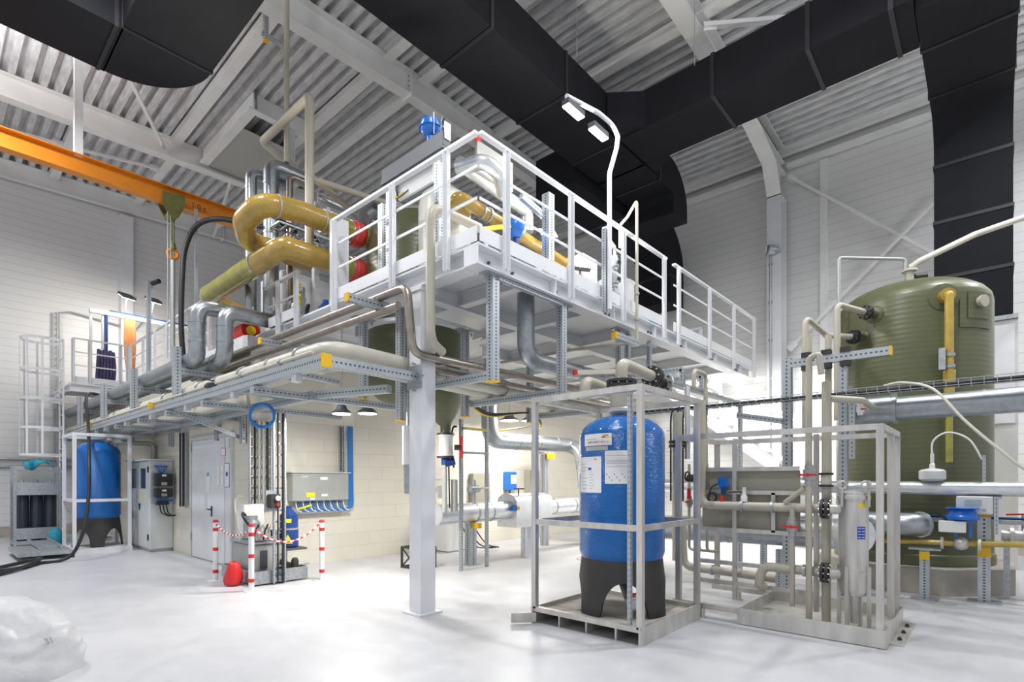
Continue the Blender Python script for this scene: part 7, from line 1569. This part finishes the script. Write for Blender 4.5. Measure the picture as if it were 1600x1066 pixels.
build(Mb().lathe((8.72, 0.56, 1.48), [(0.1, 0), (0.14, 0.03), (0.14, 0.13), (0.12, 0.15), (0.03, 0.17)], (0, 0, 1), 22), 'cover', 'cabinet', t); build(Mb().lathe((8.72, 0.56, 1.64), [(0.03, 0), (0.03, 0.06), (0.02, 0.07), (0.02, 0.2)], (0, 0, 1), 12), 'plug', 'white_plastic', t)
build(Mb().tube(smooth([(8.72, 0.56, 1.8), (8.72, 0.55, 2.0), (8.72, 0.4, 2.1), (8.72, 0.2, 2.0), (8.74, 0.08, 1.75)]), 0.011, 8), 'cable', 'white_plastic', t)
build(Mb().bar((8.74, 0.06, 1.46), (8.74, 0.06, 1.8), 0.03, 0.1, up=(1, 0, 0)), 'cable_rail', 'strut', t)
t = T('clad_elbow', 'silver clad elbow with round end beside the foot of the big olive tank', 'pipe', (8.2, 0.8, 0.9))
build(Mb().tube([(8.5, 2.4, 0.93), (8.5, 1.0, 0.93), (8.5, 0.74, 0.93), (8.58, 0.66, 0.93)], 0.15, 24, fil=0.15), 'elbow', 'galv', t); build(Mb().ring((8.57, 0.67, 0.93), (0.8, -0.6, 0), 0.165, 0.12, 0.03), 'end_ring', 'galv_bright', t)
build(Mb().bar((8.5, 1.3, 0), (8.5, 1.3, 0.79), 0.08, 0.08, up=(1, 0, 0)), 'stand', 'perf', t)
t = T('strut_rail', 'strut rail with thin cables behind the blue control valve', 'rail', (8.85, 0.3, 0.95))
build(Mb().bar((8.9, 1.0, 0.98), (8.9, -3.0, 0.98), 0.05, 0.05), 'rail', 'zinc', t)
for dz in (0.04, 0.055): build(Mb().tube([(8.88, 1.0, 0.98 + dz), (8.88, -3.0, 0.98 + dz)], 0.01, 6), 'cable', 'blue_cable' if dz > 0.05 else 'black', t)
t = T('flanged_valve', 'stainless flanged valve with red lever by the tall yellow-capped stand', 'valve', (9.0, -0.25, 0.8))
for y in (-0.2, -0.32, -0.44): build(Mb().ring((9.2, y, 0.8), (0, 1, 0), 0.12 if y != -0.32 else 0.1, 0.05, 0.035), 'flange', 'stainless' if y > -0.4 else 'black_plastic', t)
build(Mb().cyl((9.2, -0.1, 0.8), (9.2, -0.5, 0.8), 0.07, 16), 'body', 'stainless', t); build(Mb().bar((9.2, -0.15, 1.06), (9.1, -0.35, 1.08), 0.03, 0.02), 'lever', 'red', t); build(Mb().cyl((9.2, -0.3, 0.86), (9.2, -0.3, 1.06), 0.015, 8), 'spindle', 'zinc', t)
build(Mb().bar((9.2, -0.15, 0), (9.2, -0.15, 0.74), 0.06, 0.06, up=(1, 0, 0)), 'stand', 'zinc', t)
t = T('tag_line', 'yellow cable loops with red tags hanging on the black stand arm', 'cables', (9.8, -0.9, 0.9))
for k in range(5): build(Mb().tube(smooth([(9.84, -0.66 - k * 0.06, 1.08), (9.8, -0.67 - k * 0.06, 0.95), (9.82, -0.7 - k * 0.06, 0.9), (9.86, -0.72 - k * 0.06, 0.98)]), 0.012, 6), 'yellow_loop', 'safety_yellow', t)
t = T('cardboard_box', 'brown cardboard box standing on a pallet behind the yellow line', 'box', (12.0, -1.2, 0))
build(Mb().box(11.2, 11.9, -1.75, -0.85, 0.12, 1.25), 'carton', 'cardboard', t); build(Mb().box(11.19, 11.91, -1.35, -1.25, 0.12, 1.256), 'tape', 'paper', t)
t2 = T('wooden_pallet', 'pallet under the cardboard box beside the air unit', 'pallet', (11.55, -1.3, 0))
for y in (-1.7, -1.3, -0.9): build(Mb().box(11.15, 11.95, y - 0.05, y + 0.05, 0, 0.1), 'runner', 'cardboard', t2)
build(Mb().box(11.15, 11.95, -1.8, -0.8, 0.1, 0.12), 'deck', 'cardboard', t2)
# ================================================================ plastic bulk bag in the foreground
import mathutils
noise = mathutils.noise.noise
m = Mb(); nu, nv = 72, 34; vs = []; c = V((0.22, 5.72, 0))
for j in range(nv + 1):
    v = j / nv
    for i in range(nu):
        a = 2 * math.pi * i / nu
        sq = 1 / max(abs(math.cos(a)), abs(math.sin(a))) ** 0.3
        rr = 0.66 * sq * (1 - v ** 2.4) ** 0.55 if v < 1 else 0.0
        z = 0.60 * v ** 0.85
        p = V((rr * math.cos(a + 0.4), rr * math.sin(a + 0.4), z))
        w = 0.075 * noise(p * 2.6 + V((3, 1, 0))) + 0.05 * abs(noise(V((p.x * 5, p.y * 5, p.z * 8)))) + 0.014 * noise(p * 17)
        d = V((math.cos(a + 0.4), math.sin(a + 0.4), 0.6))
        q = p + d * w * min(1, v * 6)
        vs.append((c.x + q.x, c.y + q.y, max(0.0, q.z)))
fs = [(j * nu + i, j * nu + (i + 1) % nu, (j + 1) * nu + (i + 1) % nu, (j + 1) * nu + i) for j in range(nv) for i in range(nu)]
m.add(vs, fs)
t = T('bulk_bag', 'crumpled milky plastic bulk bag in the foreground with a handwritten number', 'bag', (0.30, 5.75, 0))
build(m.add(vs, fs), 'film', 'foil', t, angle=75)
from mathutils.bvhtree import BVHTree
hit = BVHTree.FromPolygons([V(q) for q in vs], fs).ray_cast(V((0.0, 0.0, 1.5)), V((0.165, 1.31, -0.302)).normalized())
if hit[0] is not None:
    nn = hit[1] if hit[1].dot(V((0.16, 1.3, -0.3))) < 0 else -hit[1]
    text(t, 'handwritten_number', '31', 0.075, tuple(hit[0] + nn * 0.012), tuple(nn), 'ink')
